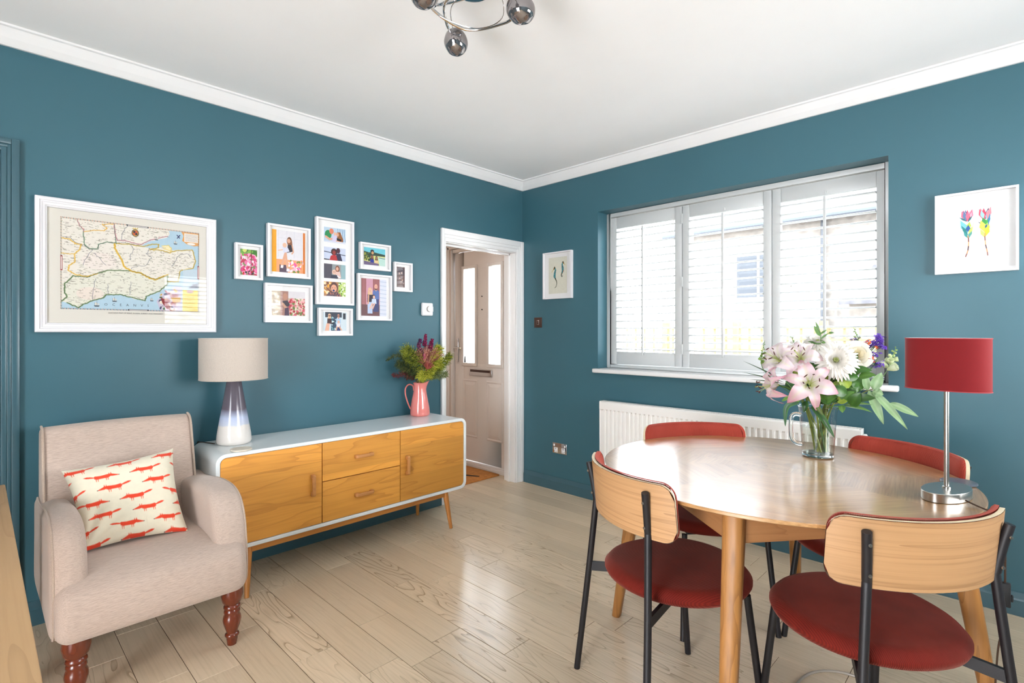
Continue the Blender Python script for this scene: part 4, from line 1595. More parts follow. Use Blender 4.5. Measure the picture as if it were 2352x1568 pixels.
# ---------------------------------------------------------------- dining table
TX, TY, TR_ = 2.417, -1.205, 0.616
dt_ = thing('dining_table', 'round oak dining table with sunburst veneer and four tapered legs', 'table', (TX, TY, 0.0))
ZT_ = 0.77
MB().lathe([(0.0, ZT_ - 0.022), (TR_ - 0.045, ZT_ - 0.022), (TR_ - 0.004, ZT_ - 0.013), (TR_, ZT_ - 0.010), (TR_, ZT_ - 0.002), (TR_ - 0.002, ZT_), (0.0, ZT_)], 128).build('table_top', M_TABLE, dt_, angle=20)
legs = [((1.789, -1.282), (1.900, -1.274)), ((2.5155, -1.857), (2.498, -1.750)), ((3.063, -1.164), (2.955, -1.171)), ((2.337, -0.589), (2.355, -0.696))]
legs = [((a[0] - TX, a[1] - TY), (b[0] - TX, b[1] - TY)) for a, b in legs]
for (f, t) in legs:
    mb = MB()
    ang = math.atan2(t[1], t[0])
    P = []
    for k, (zz, r) in enumerate(((0.0, 0.0175), (0.003, 0.0188), (0.35, 0.026), (0.68, 0.031), (0.747, 0.031))):
        s = min(zz / 0.68, 1.0)
        cx, cy = f[0] + (t[0] - f[0]) * s, f[1] + (t[1] - f[1]) * s
        row = []
        for j in range(25):
            a = 2 * PI * j / 24
            q = (abs(math.cos(a)) ** 3 + abs(math.sin(a)) ** 3) ** (-1 / 3)
            row.append((cx + r * q * math.cos(a + ang), cy + r * q * math.sin(a + ang), zz))
        P.append(row)
    mb.grid(P)
    mb.add(P[0][:-1], [tuple(range(24))])
    mb.build('leg', M_OAKL, dt_, angle=50)
M_APR = wood('oak_apron', rgb(160, 112, 70), rgb(120, 76, 42), 'X', 1.5, 7, 0.45, 0.4, tone=0.05, stretch=9)
for i in range(4):
    a, b = Vector(legs[i][1]), Vector(legs[(i + 1) % 4][1])
    d = (b - a)
    L = d.length - 0.03
    mid = (a + b) / 2
    o = MB().box(-L / 2, L / 2, -0.010, 0.010, 0.662, 0.7475).build('apron', M_APR, dt_, bevel=0.003)
    o.location = (mid.x, mid.y, 0)
    o.rotation_euler = (0, 0, math.atan2(d.y, d.x))


# ---------------------------------------------------------------- dining chairs
def make_chair(label):
    t = thing('dining_chair', label, 'chair', (0, 0, 0), 0)
    # seat pad
    P = []
    nr, na = 14, 64
    for i in range(nr + 1):
        s = i / nr
        row = []
        for j in range(na + 1):
            a = 2 * PI * j / na
            ca, sa = math.cos(a), math.sin(a)
            e = 2.12
            q = (abs(ca) ** e + abs(sa) ** e) ** (-1 / e)
            x = 0.241 * q * ca * (1 + 0.05 * sa * q)
            y = 0.241 * q * sa
            rr = s ** 0.8
            z = 0.478 + 0.010 * (1 - rr ** 2) - 0.004 * math.cos(2 * a) * rr
            if s > 0.85:
                z -= 0.020 * ((s - 0.85) / 0.15) ** 2.2
            row.append((x * rr, y * rr, z))
        P.append(row)
    P.append([(p[0] * 1.0, p[1] * 1.0, p[2] - 0.008) for p in P[-1]])
    P.append([(p[0] * 0.975, p[1] * 0.975, p[2] - 0.012) for p in P[-1]])
    P.append([(p[0] * 0.86, p[1] * 0.86, 0.432) for p in P[-1]])
    P.append([(0, 0, 0.432)] * (na + 1))
    MB().grid(P).build('seat', M_CORD, t, angle=80)
    # curved shell: oak ply outside, corduroy pad inside
    Rr, yc = 0.37, 0.10
    zt, zb_ = 0.825, 0.648
    half = math.asin(0.257 / Rr)

    def outline(nseg=56, grow=0.0, zt=zt, zb=zb_, w=half, rc=0.045):
        """rounded rectangle in (angle*R, z)"""
        W_ = w * Rr + grow
        z0, z1 = zb - grow, zt + grow
        pts = []
        for cx, cz, a0 in ((W_ - rc, z1 - rc, 0), (-W_ + rc, z1 - rc, 90), (-W_ + rc, z0 + rc, 180), (W_ - rc, z0 + rc, 270)):
            for k in range(8):
                a = R(a0 + 90 * k / 7)
                pts.append((cx + rc * math.cos(a), cz + rc * math.sin(a)))
        # refine long edges
        out = []
        for i in range(len(pts)):
            p, q = pts[i], pts[(i + 1) % len(pts)]
            d = math.hypot(q[0] - p[0], q[1] - p[1])
            m = max(1, int(d / 0.03))
            for k in range(m):
                out.append((p[0] + (q[0] - p[0]) * k / m, p[1] + (q[1] - p[1]) * k / m))
        return out

    def bend(s, z, off):
        a = s / Rr
        r = Rr - off
        lean = -(z - 0.73) * 0.10
        return (r * math.sin(a), yc - r * math.cos(a) + lean, z)

    def shell(ol, offs, ins):
        """stack of outlines: offs inward offset, ins shrink"""
        P = []
        cz = (zt + zb_) / 2
        for off, i_ in zip(offs, ins):
            row = []
            for s, z in ol:
                k = 1 - i_ / 0.10
                ks = 1 - i_ / 0.26
                row.append(bend(s * ks, cz + (z - cz) * k, off))
            row.append(row[0])
            P.append(row)
        return P
    ol = outline()
    T = 0.011
    mb = MB().grid(shell(ol, [0.0, T], [0.0, 0.0]))
    mb.build('ply_edge', M_PLYE, t, angle=60)
    # outer veneer: grid filling of the outline
    cols = 40

    def face(off, ins, name, mat, dome=0.0, parent=t):
        P = []
        W_ = half * Rr - ins
        rc = max(0.045 - ins, 0.01)
        z0, z1 = zb_ + ins, zt - ins
        for i in range(cols + 1):
            s = -W_ + 2 * W_ * i / cols
            e = max(0.0, abs(s) - (W_ - rc))
            cut = rc - math.sqrt(max(rc * rc - e * e, 0.0))
            row = []
            for j in range(13):
                v = j / 12
                z = z0 + cut + (z1 - z0 - 2 * cut) * v
                d = dome * (1 - (2 * v - 1) ** 4) * (1 - (s / W_) ** 8)
                row.append(bend(s, z, off + d))
            P.append(row)
        return MB().grid(P).build(name, mat, parent, angle=80, fix=False)
    face(-0.0006, 0.0012, 'veneer', M_PLY)
    # pad: side wall and domed face
    padol = outline(grow=-0.002, zt=zt + 0.004)
    pad = MB().grid(shell(outline(grow=0.0015, zt=zt + 0.003), [T + 0.0005, T + 0.010, T + 0.016], [0.0, -0.0005, 0.006]))
    Pf = []
    W_ = half * Rr - 0.004
    for i in range(cols + 1):
        s = -W_ + 2 * W_ * i / cols
        rc = 0.042
        e = max(0.0, abs(s) - (W_ - rc))
        cut = rc - math.sqrt(max(rc * rc - e * e, 0.0))
        row = []
        for j in range(13):
            v = j / 12
            z = zb_ + 0.003 + cut + (zt - zb_ - 0.004 - 2 * cut) * v
            d = 0.014 * (1 - (2 * v - 1) ** 6) * (1 - (s / W_) ** 10)
            row.append(bend(s, z, T + 0.0135 + d))
        Pf.append(row)
    pad.grid(Pf)
    pad.build('back_pad', M_CORDL, t, angle=80, fix=False)
    # steel frame
    r = 0.0115
    for s in (-1, 1):
        MB().tube(smooth_poly([(s * 0.248, -0.264, 0.0), (s * 0.212, -0.235, 0.36), (s * 0.1835, -0.2165, 0.640), (s * 0.1825, -0.2165, 0.672), (s * 0.190, -0.226, 0.74), (s * 0.199, -0.236, 0.797)], 4, False), r, 14).build('rear_leg', M_BLACK, t, angle=50)
        MB().tube([(s * 0.180, 0.150, 0.425), (s * 0.206, 0.198, 0.0)], r, 14).build('front_leg', M_BLACK, t, angle=50)
        a, b = Vector((s * 0.208, -0.232, 0.405)), Vector((s * 0.085, -0.05, 0.417))
        d = (b - a).normalized()
        n_ = d.cross(Vector((0, 0, 1)))
        mb = MB()
        vs = []
        for q in (a, b):
            for (i, j) in ((-1, -1), (1, -1), (1, 1), (-1, 1)):
                vs.append(q + n_ * 0.006 * i + Vector((0, 0, 0.016 * j)))
        mb.add(vs, [(0, 1, 2, 3), (7, 6, 5, 4), (0, 4, 5, 1), (1, 5, 6, 2), (2, 6, 7, 3), (3, 7, 4, 0)])
        mb.build('side_rail', M_BLACK, t, smooth=False)
        for z in (0.685, 0.765):
            MB().lathe([(0.0045, 0), (0.004, 0.003), (0, 0.0035)], 10).build('screw', M_STEEL, t).matrix_local = Matrix.Translation((s * (0.184 + (z - 0.672) * 0.12), -0.2285 - (z - 0.672) * 0.14, z)) @ Matrix.Rotation(R(90), 4, 'X')
    MB().box(-0.16, 0.16, -0.06, -0.02, 0.418, 0.4315).box(-0.17, 0.17, 0.125, 0.155, 0.424, 0.4315).build('cross_rail', M_BLACK, t, smooth=False)
    return t


ch1 = make_chair('rust corduroy dining chair with oak back nearest the sideboard, left of the table')
ch1.location = (2.232, -1.594, 0)
ch1.rotation_euler = (0, 0, -0.509)
ch1['group'] = 'dining chairs round the table'
G = 'dining chairs round the table'
dup(ch1, (2.775, -1.493, 0), 0.899, 'rust corduroy dining chair nearest the viewer, in front of the red lamp', G)
dup(ch1, (2.086, -0.969, 0), -2.305, 'rust corduroy dining chair standing against the white radiator', G)
dup(ch1, (2.665, -0.874, 0), 2.538, 'rust corduroy dining chair behind the table between glass jug and red lamp', G)

# ---------------------------------------------------------------- red lamp on the dining table
rl = thing('table_lamp', 'red oval-shade table lamp with a brushed steel pole and oval foot', 'lamp', (2.937, -1.203, 0.7705))
ra = -0.279
MB().lathe([(0.0, 0), (0.97, 0.0), (1.0, 0.0015), (1.0, 0.0265), (0.985, 0.028), (0.0, 0.028)], 64, sx=0.054, sy=0.102, rot=ra).build('foot', M_STEEL, rl, angle=30)
MB().tube([(0, 0, 0.028), (0, 0, 0.42)], 0.0068, 16).lathe([(0.011, 0.028), (0.011, 0.033), (0.0068, 0.035)], 20).build('pole', M_STEEL, rl, angle=40)
z0, z1 = 1.103 - 0.7705, 1.264 - 0.7705
SA, SB = 0.109, 0.067
MB().lathe([(0.988, z0), (1.0, z0), (1.0, z1), (0.988, z1)], 72, sx=SA, sy=SB, rot=ra, cap=False).build('lamp_shade', M_RED, rl, fix=False)
MB().lathe([(0.986, z1), (0.986, z0)], 72, sx=SA, sy=SB, rot=ra, cap=False).build('shade_lining', M_CEIL, rl, fix=False)
M_RIM = plain('dusky_pink_rim', rgb(150, 50, 56), rough=0.8)
for z in (z0 + 0.0015, z1 - 0.0015):
    MB().lathe([(1.0, z - 0.0015), (1.014, z - 0.001), (1.014, z + 0.001), (1.0, z + 0.0015)], 72, sx=SA, sy=SB, rot=ra, cap=False).build('shade_rim', M_RIM, rl)
MB().tube([(0, 0, 0.40), (0, 0, 0.45)], 0.014, 12).tube([(-0.09, 0.0257, 0.43), (0.09, -0.0257, 0.43)], 0.0016, 6).build('lamp_holder', M_STEEL, rl)
sm_ = MB()
for k in range(3):
    a = R(-62 + k * 1.2)
    x, y = SA * 1.003 * math.cos(a), SB * 1.003 * math.sin(a)
    sm_.v += [(x * math.cos(ra) - y * math.sin(ra), x * math.sin(ra) + y * math.cos(ra), z) for z in (z0 + 0.003, z1 - 0.003)]
sm_.f = [(0, 2, 3, 1), (2, 4, 5, 3)]
sm_.build('shade_seam', M_RED, rl, smooth=False)
FXP = (3.071, -1.287, 0.0)
fl_root = thing('lamp_flex', 'thin dark flex of the red lamp hanging over the table edge with an inline switch', 'cord', FXP)


def rel(pts):
    return smooth_poly([Vector(p) - Vector(FXP) for p in pts], 6, False)


MB().tube(rel([(2.985, -1.250, 0.781), (3.008, -1.270, 0.777), (3.030, -1.285, 0.7735), (3.050, -1.288, 0.770), (3.066, -1.288, 0.745), (3.071, -1.287, 0.68), (3.071, -1.287, 0.575)]), 0.0024, 8).build('flex', M_CORDC, fl_root)
MB().tube(rel([(3.071, -1.287, 0.515), (3.066, -1.295, 0.45), (3.056, -1.305, 0.38), (3.050, -1.300, 0.2), (3.060, -1.25, 0.02), (3.10, -1.05, 0.004), (3.2, -0.6, 0.004), (3.4, -0.2, 0.004)]), 0.0024, 8).build('flex', M_CORDC, fl_root)
MB().box(-0.012, 0.012, -0.009, 0.009, 0.512, 0.578).box(0.011, 0.017, -0.005, 0.005, 0.528, 0.548).build('inline_switch', M_RUBBER, fl_root, bevel=0.004, seg=2)
cd = MB().lathe([(0, 0), (0.047, 0), (0.050, 0.002), (0.050, 0.006), (0.048, 0.008), (0.0, 0.008)], 40).build('coaster', M_SLATE)
cd.location = (2.951, -0.985, 0.7705)
tag(cd, 'round dark grey coaster on the dining table behind the foot of the red lamp', 'coaster')
fc = MB().tube(smooth_poly([(2.52, -1.30, 0.005), (2.520, -1.205, 0.005), (2.535, -1.130, 0.005), (2.568, -1.075, 0.005), (2.614, -1.040, 0.005), (2.66, -1.028, 0.005), (2.72, -1.03, 0.005), (2.85, -1.06, 0.005), (3.0, -1.02, 0.005)], 5, False), 0.0045, 8).build('cable', M_CABLE)
tag(fc, 'pale grey cable looped on the floor under the nearest dining chair', 'cable')

# ---------------------------------------------------------------- picture frames
def wall_frame(label, cat_group, y0, z0, y1, z1, prints, fw=0.012, depth=0.03, mount=M_MOUNT, wall='x', name='picture_frame', recess=0.018, profile=None, cat='picture', px_per_m=1000):
    """frame on wall_left ('x', facing +x) or wall_back ('y', facing -y); y0..y1 is the horizontal extent"""
    cy, cz = (y0 + y1) / 2, (z0 + z1) / 2
    W_, Hh = y1 - y0, z1 - z0
    if wall == 'x':
        t = thing(name, label, cat, (0.0, cy, cz), 0, cat_group)
        Tm = lambda u, v, d: (d, u, v)
    else:
        t = thing(name, label, cat, (cy, 0.0, cz), 0, cat_group)
        Tm = lambda u, v, d: (u, -d, v)
    prof = profile or [(0, 0.002), (0, depth), (fw, depth), (fw, depth - recess)]
    mb = MB()
    corners = [(-W_ / 2, -Hh / 2, 1, 1), (W_ / 2, -Hh / 2, -1, 1), (W_ / 2, Hh / 2, -1, -1), (-W_ / 2, Hh / 2, 1, -1)]
    for k in range(4):
        a, b = corners[k], corners[(k + 1) % 4]
        P = [[Tm(c[0] + c[2] * o, c[1] + c[3] * o, d) for o, d in prof] for c in (a, b)]
        mb.grid(P)
    mb.build('frame', M_FRAME, t, smooth=False)
    fw_ = prof[-1][0]
    dm = prof[-1][1]
    mb = MB()
    iw, ih = W_ / 2 - fw_, Hh / 2 - fw_
    mb.add([Tm(-iw, -ih, dm - 0.001), Tm(iw, -ih, dm - 0.001), Tm(iw, ih, dm - 0.001), Tm(-iw, ih, dm - 0.001)], [(0, 1, 2, 3)])
    mb.build('mount', mount, t, smooth=False)
    for nm, img, (a0, b0, a1, b1) in prints:
        picture(nm, img, Tm(a0 - cy, b0 - cz, dm + 0.0003), Tm(a1 - a0, 0, 0), Tm(0, b1 - b0, 0), t)
    g = dm + 0.004
    MB().add([Tm(-iw, -ih, g), Tm(iw, -ih, g), Tm(iw, ih, g), Tm(-iw, ih, g)], [(0, 1, 2, 3)]).build('glass', M_PANE, t, smooth=False)
    return t


SK, SKD = (226, 170, 140), (196, 140, 112)


def person(cv, x, y, s, hair, top, bottom=None, skin=SK, bald=False, legs=False, lean=0):
    """x,y = chin; s = head radius"""
    cv.poly([(x - 1.9 * s + lean, y + 5.2 * s), (x - 1.7 * s, y + 1.2 * s), (x - 0.5 * s, y + 0.5 * s), (x + 0.5 * s, y + 0.5 * s), (x + 1.7 * s, y + 1.2 * s), (x + 1.9 * s + lean, y + 5.2 * s)], top)
    if bottom:
        cv.poly([(x - 1.6 * s + lean, y + 5 * s), (x + 1.6 * s + lean, y + 5 * s), (x + 1.5 * s + lean, y + 11 * s), (x - 1.5 * s + lean, y + 11 * s)], bottom)
    cv.line([(x, y - 0.1 * s), (x, y + 0.8 * s)], 0.9 * s, skin)
    if not bald:
        cv.ell(x, y - 1.1 * s, 1.2 * s, 1.5 * s, hair)
        cv.poly([(x - 1.2 * s, y - 1.0 * s), (x + 1.2 * s, y - 1.0 * s), (x + 1.35 * s, y + 1.2 * s), (x - 1.35 * s, y + 1.2 * s)], hair)
        cv.line([(x, y - 0.1 * s), (x, y + 0.7 * s)], 0.8 * s, skin)
    cv.ell(x, y - 0.9 * s, 0.88 * s, 1.15 * s, skin)
    for e in (-0.35, 0.35):
        cv.ell(x + e * s, y - 1.0 * s, 0.12 * s, 0.10 * s, (60, 40, 40))
    cv.line([(x - 0.3 * s, y - 0.35 * s), (x + 0.3 * s, y - 0.35 * s)], 0.12 * s, (170, 70, 70))


def grad(cv, c0, c1):
    t = np.linspace(0, 1, cv.h)[:, None, None]
    cv.a[:] = np.array(c0, np.float32) * (1 - t) + np.array(c1, np.float32) * t


def blobs(cv, n, cols, x0, x1, y0, y1, r0, r1, seed):
    r = random.Random(seed)
    for _ in range(n):
        cv.ell(r.uniform(x0, x1), r.uniform(y0, y1), r.uniform(r0, r1), r.uniform(r0, r1) * 0.7, r.choice(cols), r.uniform(0, 3))


# photo 1: pink flowers
c = Canvas(200, 300, (120, 140, 90))
blobs(c, 40, [(60, 120, 40), (120, 180, 70), (210, 220, 120)], 0, 200, 0, 90, 10, 30, 1)
blobs(c, 160, [(240, 120, 170), (250, 170, 200), (220, 60, 130), (255, 225, 235), (190, 60, 90)], 0, 200, 60, 300, 8, 26, 2)
blobs(c, 14, [(50, 50, 50), (200, 40, 40)], 30, 160, 230, 300, 8, 18, 3)
c.line([(130, 0), (126, 300)], 7, (90, 40, 50))
p1 = c.linear(2)
# photo 2: woman in a dark top holding a baby, seated before a white door
c = Canvas(320, 390, (232, 230, 236))
c.poly([(0, 0), (42, 0), (42, 390), (0, 390)], (240, 166, 24))
c.poly([(298, 0), (320, 0), (320, 390), (298, 390)], (212, 120, 40))
for x in (60, 140, 210, 280):
    c.line([(x, 0), (x, 250)], 2, (200, 200, 212))
c.line([(60, 70), (280, 70)], 2, (205, 205, 215))
c.poly([(42, 270), (298, 270), (298, 390), (42, 390)], (238, 168, 118))
blobs(c, 60, [(245, 90, 170), (255, 190, 210), (250, 250, 250), (120, 140, 60), (246, 150, 100)], 140, 300, 270, 380, 6, 18, 5)
c.poly([(70, 320), (150, 320), (150, 390), (70, 390)], (92, 74, 92))
c.line([(128, 210), (104, 292), (92, 330)], 22, SK)
c.line([(128, 210), (140, 300), (150, 360)], 22, SK)
c.ell(165, 95, 24, 40, (122, 74, 44))
c.poly([(145, 90), (190, 90), (196, 150), (150, 145)], (140, 86, 52))
c.ell(160, 92, 16, 20, SK)
c.poly([(150, 128), (192, 128), (196, 190), (140, 205)], (44, 38, 48))
c.line([(192, 132), (204, 190), (190, 210)], 12, SK)
c.poly([(96, 150), (140, 140), (168, 190), (110, 210)], (220, 222, 240))
c.ell(120, 136, 20, 22, (234, 188, 160))
c.line([(100, 180), (60, 190)], 9, (234, 188, 160))
c.poly([(86, 325), (110, 325), (104, 352), (80, 350)], (240, 240, 245))
c.poly([(138, 352), (166, 352), (170, 380), (136, 380)], (240, 240, 245))
p2 = c.linear(2)
# photo 3a-d: four landscape snaps in the tall frame
c = Canvas(240, 150, (188, 212, 232))
for x in (150, 175, 200, 222):
    c.line([(x, 0), (x + 16, 150)], 4, (70, 110, 160))
c.ell(45, 72, 36, 44, (20, 132, 74))
c.line([(20, 96), (60, 118), (100, 110)], 22, SK)
c.ell(82, 36, 24, 28, (224, 130, 100))
c.ell(122, 58, 14, 18, (238, 186, 160))
c.poly([(96, 74), (146, 74), (140, 138), (88, 140)], (214, 206, 236))
c.poly([(140, 40), (180, 34), (214, 110), (206, 140), (160, 130), (142, 80)], (150, 92, 44))
c.ell(150, 62, 14, 20, SK)
c.poly([(140, 95), (196, 110), (180, 140), (140, 130)], (28, 24, 34))
c.line([(140, 130), (200, 140)], 16, SK)
c.poly([(0, 138), (240, 132), (240, 150), (0, 150)], (222, 226, 240))
pa = c.linear(2)
c = Canvas(240, 135, (206, 216, 238))
c.line([(0, 48), (240, 72)], 7, (30, 34, 60))
c.ell(110, 45, 34, 36, (60, 30, 30))
c.ell(110, 52, 18, 22, (150, 50, 44))
c.poly([(60, 135), (74, 88), (100, 76), (140, 78), (160, 135)], (186, 44, 48))
c.ell(156, 28, 22, 28, (70, 24, 44))
c.poly([(130, 60), (180, 56), (204, 135), (150, 135)], (46, 40, 70))
c.poly([(0, 122), (60, 125), (60, 135), (0, 135)], (40, 40, 60))
pb = c.linear(2)
c = Canvas(240, 150, (150, 158, 160))
c.poly([(0, 0), (90, 0), (84, 150), (0, 150)], (84, 80, 92))
c.poly([(190, 0), (240, 0), (240, 150), (190, 150)], (150, 184, 190))
c.ell(148, 46, 24, 34, (130, 72, 48))
c.ell(146, 46, 15, 20, (230, 176, 150))
c.poly([(130, 76), (176, 74), (190, 140), (130, 150)], (232, 196, 186))
c.ell(112, 82, 24, 26, (232, 190, 170))
c.poly([(78, 112), (150, 112), (154, 150), (72, 150)], (54, 60, 78))
c.ell(104, 80, 3, 3, (40, 40, 40))
c.ell(120, 80, 3, 3, (40, 40, 40))
c.line([(150, 120), (176, 138)], 14, (238, 238, 242))
pc = c.linear(2)
c = Canvas(240, 150, (176, 124, 82))
blobs(c, 40, [(240, 170, 60), (250, 230, 190), (120, 70, 50)], 0, 110, 0, 120, 8, 20, 8)
c.poly([(160, 0), (240, 0), (240, 150), (160, 150)], (190, 216, 110))
blobs(c, 40, [(240, 250, 220), (120, 170, 50), (90, 130, 50)], 165, 240, 0, 150, 5, 14, 9)
c.ell(110, 58, 42, 56, (92, 60, 56))
c.ell(108, 68, 32, 40, (234, 170, 140))
c.poly([(20, 150), (60, 108), (150, 104), (200, 150)], (96, 76, 84))
blobs(c, 20, [(190, 110, 90), (70, 60, 70)], 40, 180, 115, 148, 5, 12, 10)
c.ell(106, 90, 13, 11, (40, 60, 110))
c.ell(95, 62, 4, 4, (50, 34, 34))
c.ell(121, 62, 4, 4, (50, 34, 34))
pd_ = c.linear(2)
# photo 4: trees, blue sky and two children
c = Canvas(260, 180, (110, 200, 216))
c.poly([(0, 40), (60, 50), (120, 44), (260, 60), (260, 84), (0, 84)], (34, 62, 52))
c.poly([(0, 80), (260, 80), (260, 180), (0, 180)], (214, 212, 130))
blobs(c, 40, [(60, 90, 40), (160, 160, 60), (40, 60, 40)], 0, 70, 60, 130, 8, 20, 11)
c.poly([(170, 90), (260, 90), (260, 180), (190, 180)], (190, 224, 214))
c.line([(180, 98), (260, 102)], 5, (50, 60, 60))
person(c, 98, 104, 13, (30, 24, 26), (30, 46, 150), skin=(160, 100, 70))
person(c, 152, 112, 12, (24, 22, 30), (230, 200, 150), skin=(170, 110, 80))
c.ell(100, 36, 22, 18, (24, 26, 30))
c.ell(104, 52, 15, 16, (210, 160, 110))
c.poly([(0, 140), (180, 160), (180, 180), (0, 180)], (110, 96, 130))
p4 = c.linear(2)
# photo 5: small dark group photo
c = Canvas(90, 190, (110, 86, 82))
c.poly([(8, 6), (84, 10), (84, 80), (8, 70)], (72, 58, 66))
for x, y, s in ((30, 60, 9), (56, 54, 9), (34, 104, 9), (62, 120, 9), (40, 150, 9)):
    c.ell(x, y, s * 1.1, s * 1.3, (70, 48, 42))
    c.ell(x, y + 2, s * 0.75, s, (216, 176, 156))
blobs(c, 16, [(190, 168, 156), (96, 80, 84)], 20, 84, 130, 190, 5, 12, 13)
p5 = c.linear(2)
# photo 6: man in a dark shirt against flowers
c = Canvas(300, 215, (206, 190, 166))
blobs(c, 70, [(200, 182, 150), (240, 234, 224), (160, 140, 110)], 0, 110, 20, 215, 8, 20, 14)
blobs(c, 130, [(212, 96, 112), (240, 180, 180), (110, 130, 70), (236, 226, 206), (176, 50, 60)], 140, 300, 60, 215, 7, 18, 15)
c.poly([(140, 0), (300, 0), (300, 60), (140, 60)], (226, 222, 226))
c.poly([(76, 0), (146, 0), (146, 215), (76, 215)], (170, 128, 116))
c.ell(118, 48, 22, 30, (192, 140, 118))
c.poly([(92, 88), (140, 80), (160, 116), (150, 136), (96, 128)], (64, 56, 66))
c.line([(96, 110), (130, 150), (150, 168)], 20, (206, 156, 130))
c.poly([(116, 150), (150, 140), (156, 215), (112, 215)], (80, 62, 84))
p6 = c.linear(2)
# photo 7: couple with a baby before a curtain
c = Canvas(270, 330, (190, 130, 136))
for k in range(14):
    x = k * 14
    c.poly([(x, 0), (x + 7, 0), (x + 6, 250), (x, 250)], ((130, 66, 62) if k < 4 or k > 8 else (226, 176, 206)))
c.poly([(0, 230), (200, 230), (200, 330), (0, 330)], (112, 76, 78))
c.poly([(196, 0), (270, 0), (270, 330), (196, 330)], (222, 226, 240))
for k in range(9):
    c.line([(196, 20 + k * 36), (270, 22 + k * 36)], 4, (160, 180, 210))
person(c, 156, 84, 19, (90, 60, 50), (92, 116, 176), (64, 72, 120), skin=(232, 176, 152), bald=True)
c.ell(156, 92, 12, 8, (120, 80, 66))
person(c, 92, 122, 17, (226, 190, 140), (52, 44, 60), (190, 208, 238), skin=(236, 184, 160))
c.line([(76, 150), (72, 220)], 14, SK)
c.ell(132, 158, 15, 18, (66, 46, 50))
c.ell(134, 162, 12, 14, (240, 196, 176))
c.poly([(112, 178), (156, 176), (162, 220), (106, 226)], (206, 220, 242))
c.line([(116, 222), (94, 262)], 15, (236, 190, 170))
c.line([(140, 222), (120, 262)], 15, (236, 190, 170))
p7 = c.linear(2)
# photo 8: couple with sunglasses and baby
c = Canvas(290, 215, (210, 226, 234))
c.poly([(24, 0), (230, 0), (230, 60), (24, 60)], (52, 60, 74))
c.poly([(96, 60), (170, 60), (170, 215), (96, 215)], (40, 70, 96))
blobs(c, 20, [(120, 190, 200), (220, 240, 240), (24, 34, 48)], 100, 170, 50, 200, 5, 16, 16)
c.poly([(246, 10), (280, 10), (280, 80), (246, 80)], (50, 56, 66))
person(c, 76, 56, 15, (226, 196, 160), (64, 36, 40), skin=(222, 164, 132))
c.line([(64, 42), (90, 42)], 7, (30, 30, 34))
c.poly([(40, 130), (80, 130), (70, 215), (20, 215)], (232, 176, 150))
person(c, 188, 56, 17, (80, 50, 40), (176, 206, 232), (44, 56, 110), skin=(214, 150, 124), bald=True)
c.line([(174, 42), (202, 42)], 7, (30, 30, 34))
c.ell(190, 112, 15, 17, (236, 190, 168))
c.poly([(168, 128), (214, 128), (210, 170), (160, 176)], (238, 230, 234))
c.line([(170, 170), (160, 205)], 15, SK)
c.line([(200, 170), (226, 205)], 15, SK)
p8 = c.linear(2)

GF = 'family photo frames hung as a cluster on the teal wall'
wall_frame('small upright white frame with pink flowers, leftmost of the photo cluster', GF, -2.319, 1.576, -2.174, 1.775, [('photo', p1, (-2.288, 1.602, -2.200, 1.745))])
wall_frame('white frame with a woman holding a baby by an orange edged doorway', GF, -2.148, 1.603, -1.897, 1.907, [('photo', p2, (-2.119, 1.634, -1.924, 1.878))])
wall_frame('tall white frame with four landscape photos stacked in one column', GF, -1.861, 1.455, -1.610, 1.990,
           [('photo', pa, (-1.805, 1.844, -1.661, 1.937)), ('photo', pb, (-1.805, 1.734, -1.661, 1.814)), ('photo', pc, (-1.805, 1.620, -1.661, 1.710)), ('photo', pd_, (-1.805, 1.509, -1.661, 1.599))])
wall_frame('small white landscape frame with a photo of people under a bright blue sky', GF, -1.565, 1.696, -1.336, 1.872, [('photo', p4, (-1.531, 1.729, -1.371, 1.844))])
wall_frame('smallest white upright frame with a dark narrow photo, nearest the hall doorway', GF, -1.308, 1.566, -1.160, 1.767, [('photo', p5, (-1.279, 1.596, -1.214, 1.737))])
wall_frame('white landscape frame with a photo of a man in a dark shirt', GF, -2.162, 1.340, -1.885, 1.565, [('photo', p6, (-2.120, 1.381, -1.925, 1.524))])
wall_frame('white upright frame with a couple holding a baby before a red curtain', GF, -1.582, 1.362, -1.327, 1.667, [('photo', p7, (-1.550, 1.392, -1.362, 1.638))])
wall_frame('small white landscape frame with a couple in sunglasses, lowest of the photo cluster', GF, -1.846, 1.262, -1.619, 1.434, [('photo', p8, (-1.810, 1.293, -1.655, 1.409))])

# ---- old map
MW, MH = 1660, 1248
c = Canvas(MW, MH, (232, 226, 214))


def ms(pts):
    return [(p[0] / 1000 * MW, p[1] / 1000 * MH) for p in pts]


sea1=[(1005,2),(754,16),(762,58),(738,106),(691,127),(651,152),(605,166),(559,216),(536,244),(651,250),(714,216),(779,250),(945,218),(971,356),(953,449),(844,493),(828,628),(750,641),(742,686),(683,765),(574,834),(574,877),(491,863),(462,841),(396,816),(297,829),(276,865),(207,898),(146,941),(113,983),(42,930),(7,915),(2,999),(996,1001)]
kentcoast=[(367,235),(476,229),(559,240),(620,204),(675,195),(675,234),(612,268),(691,263),(762,283),(811,251),(945,225),(971,356),(953,449),(844,493),(828,628),(750,638)]
isle=[(699,206),(754,197),(775,231),(771,263),(714,241)]
green=[(7,915),(42,868),(26,814),(29,724),(81,635),(173,637),(241,590),(304,548),(469,535),(544,557),(605,600),(651,620),(746,560),(746,660),(683,753),(582,827),(574,877),(462,841),(396,816),(297,829),(276,865),(207,898),(146,941),(113,983),(42,930)]
yel1=[(357,236),(357,295),(403,407),(425,499),(476,541),(544,557),(605,606),(651,620),(746,554)]
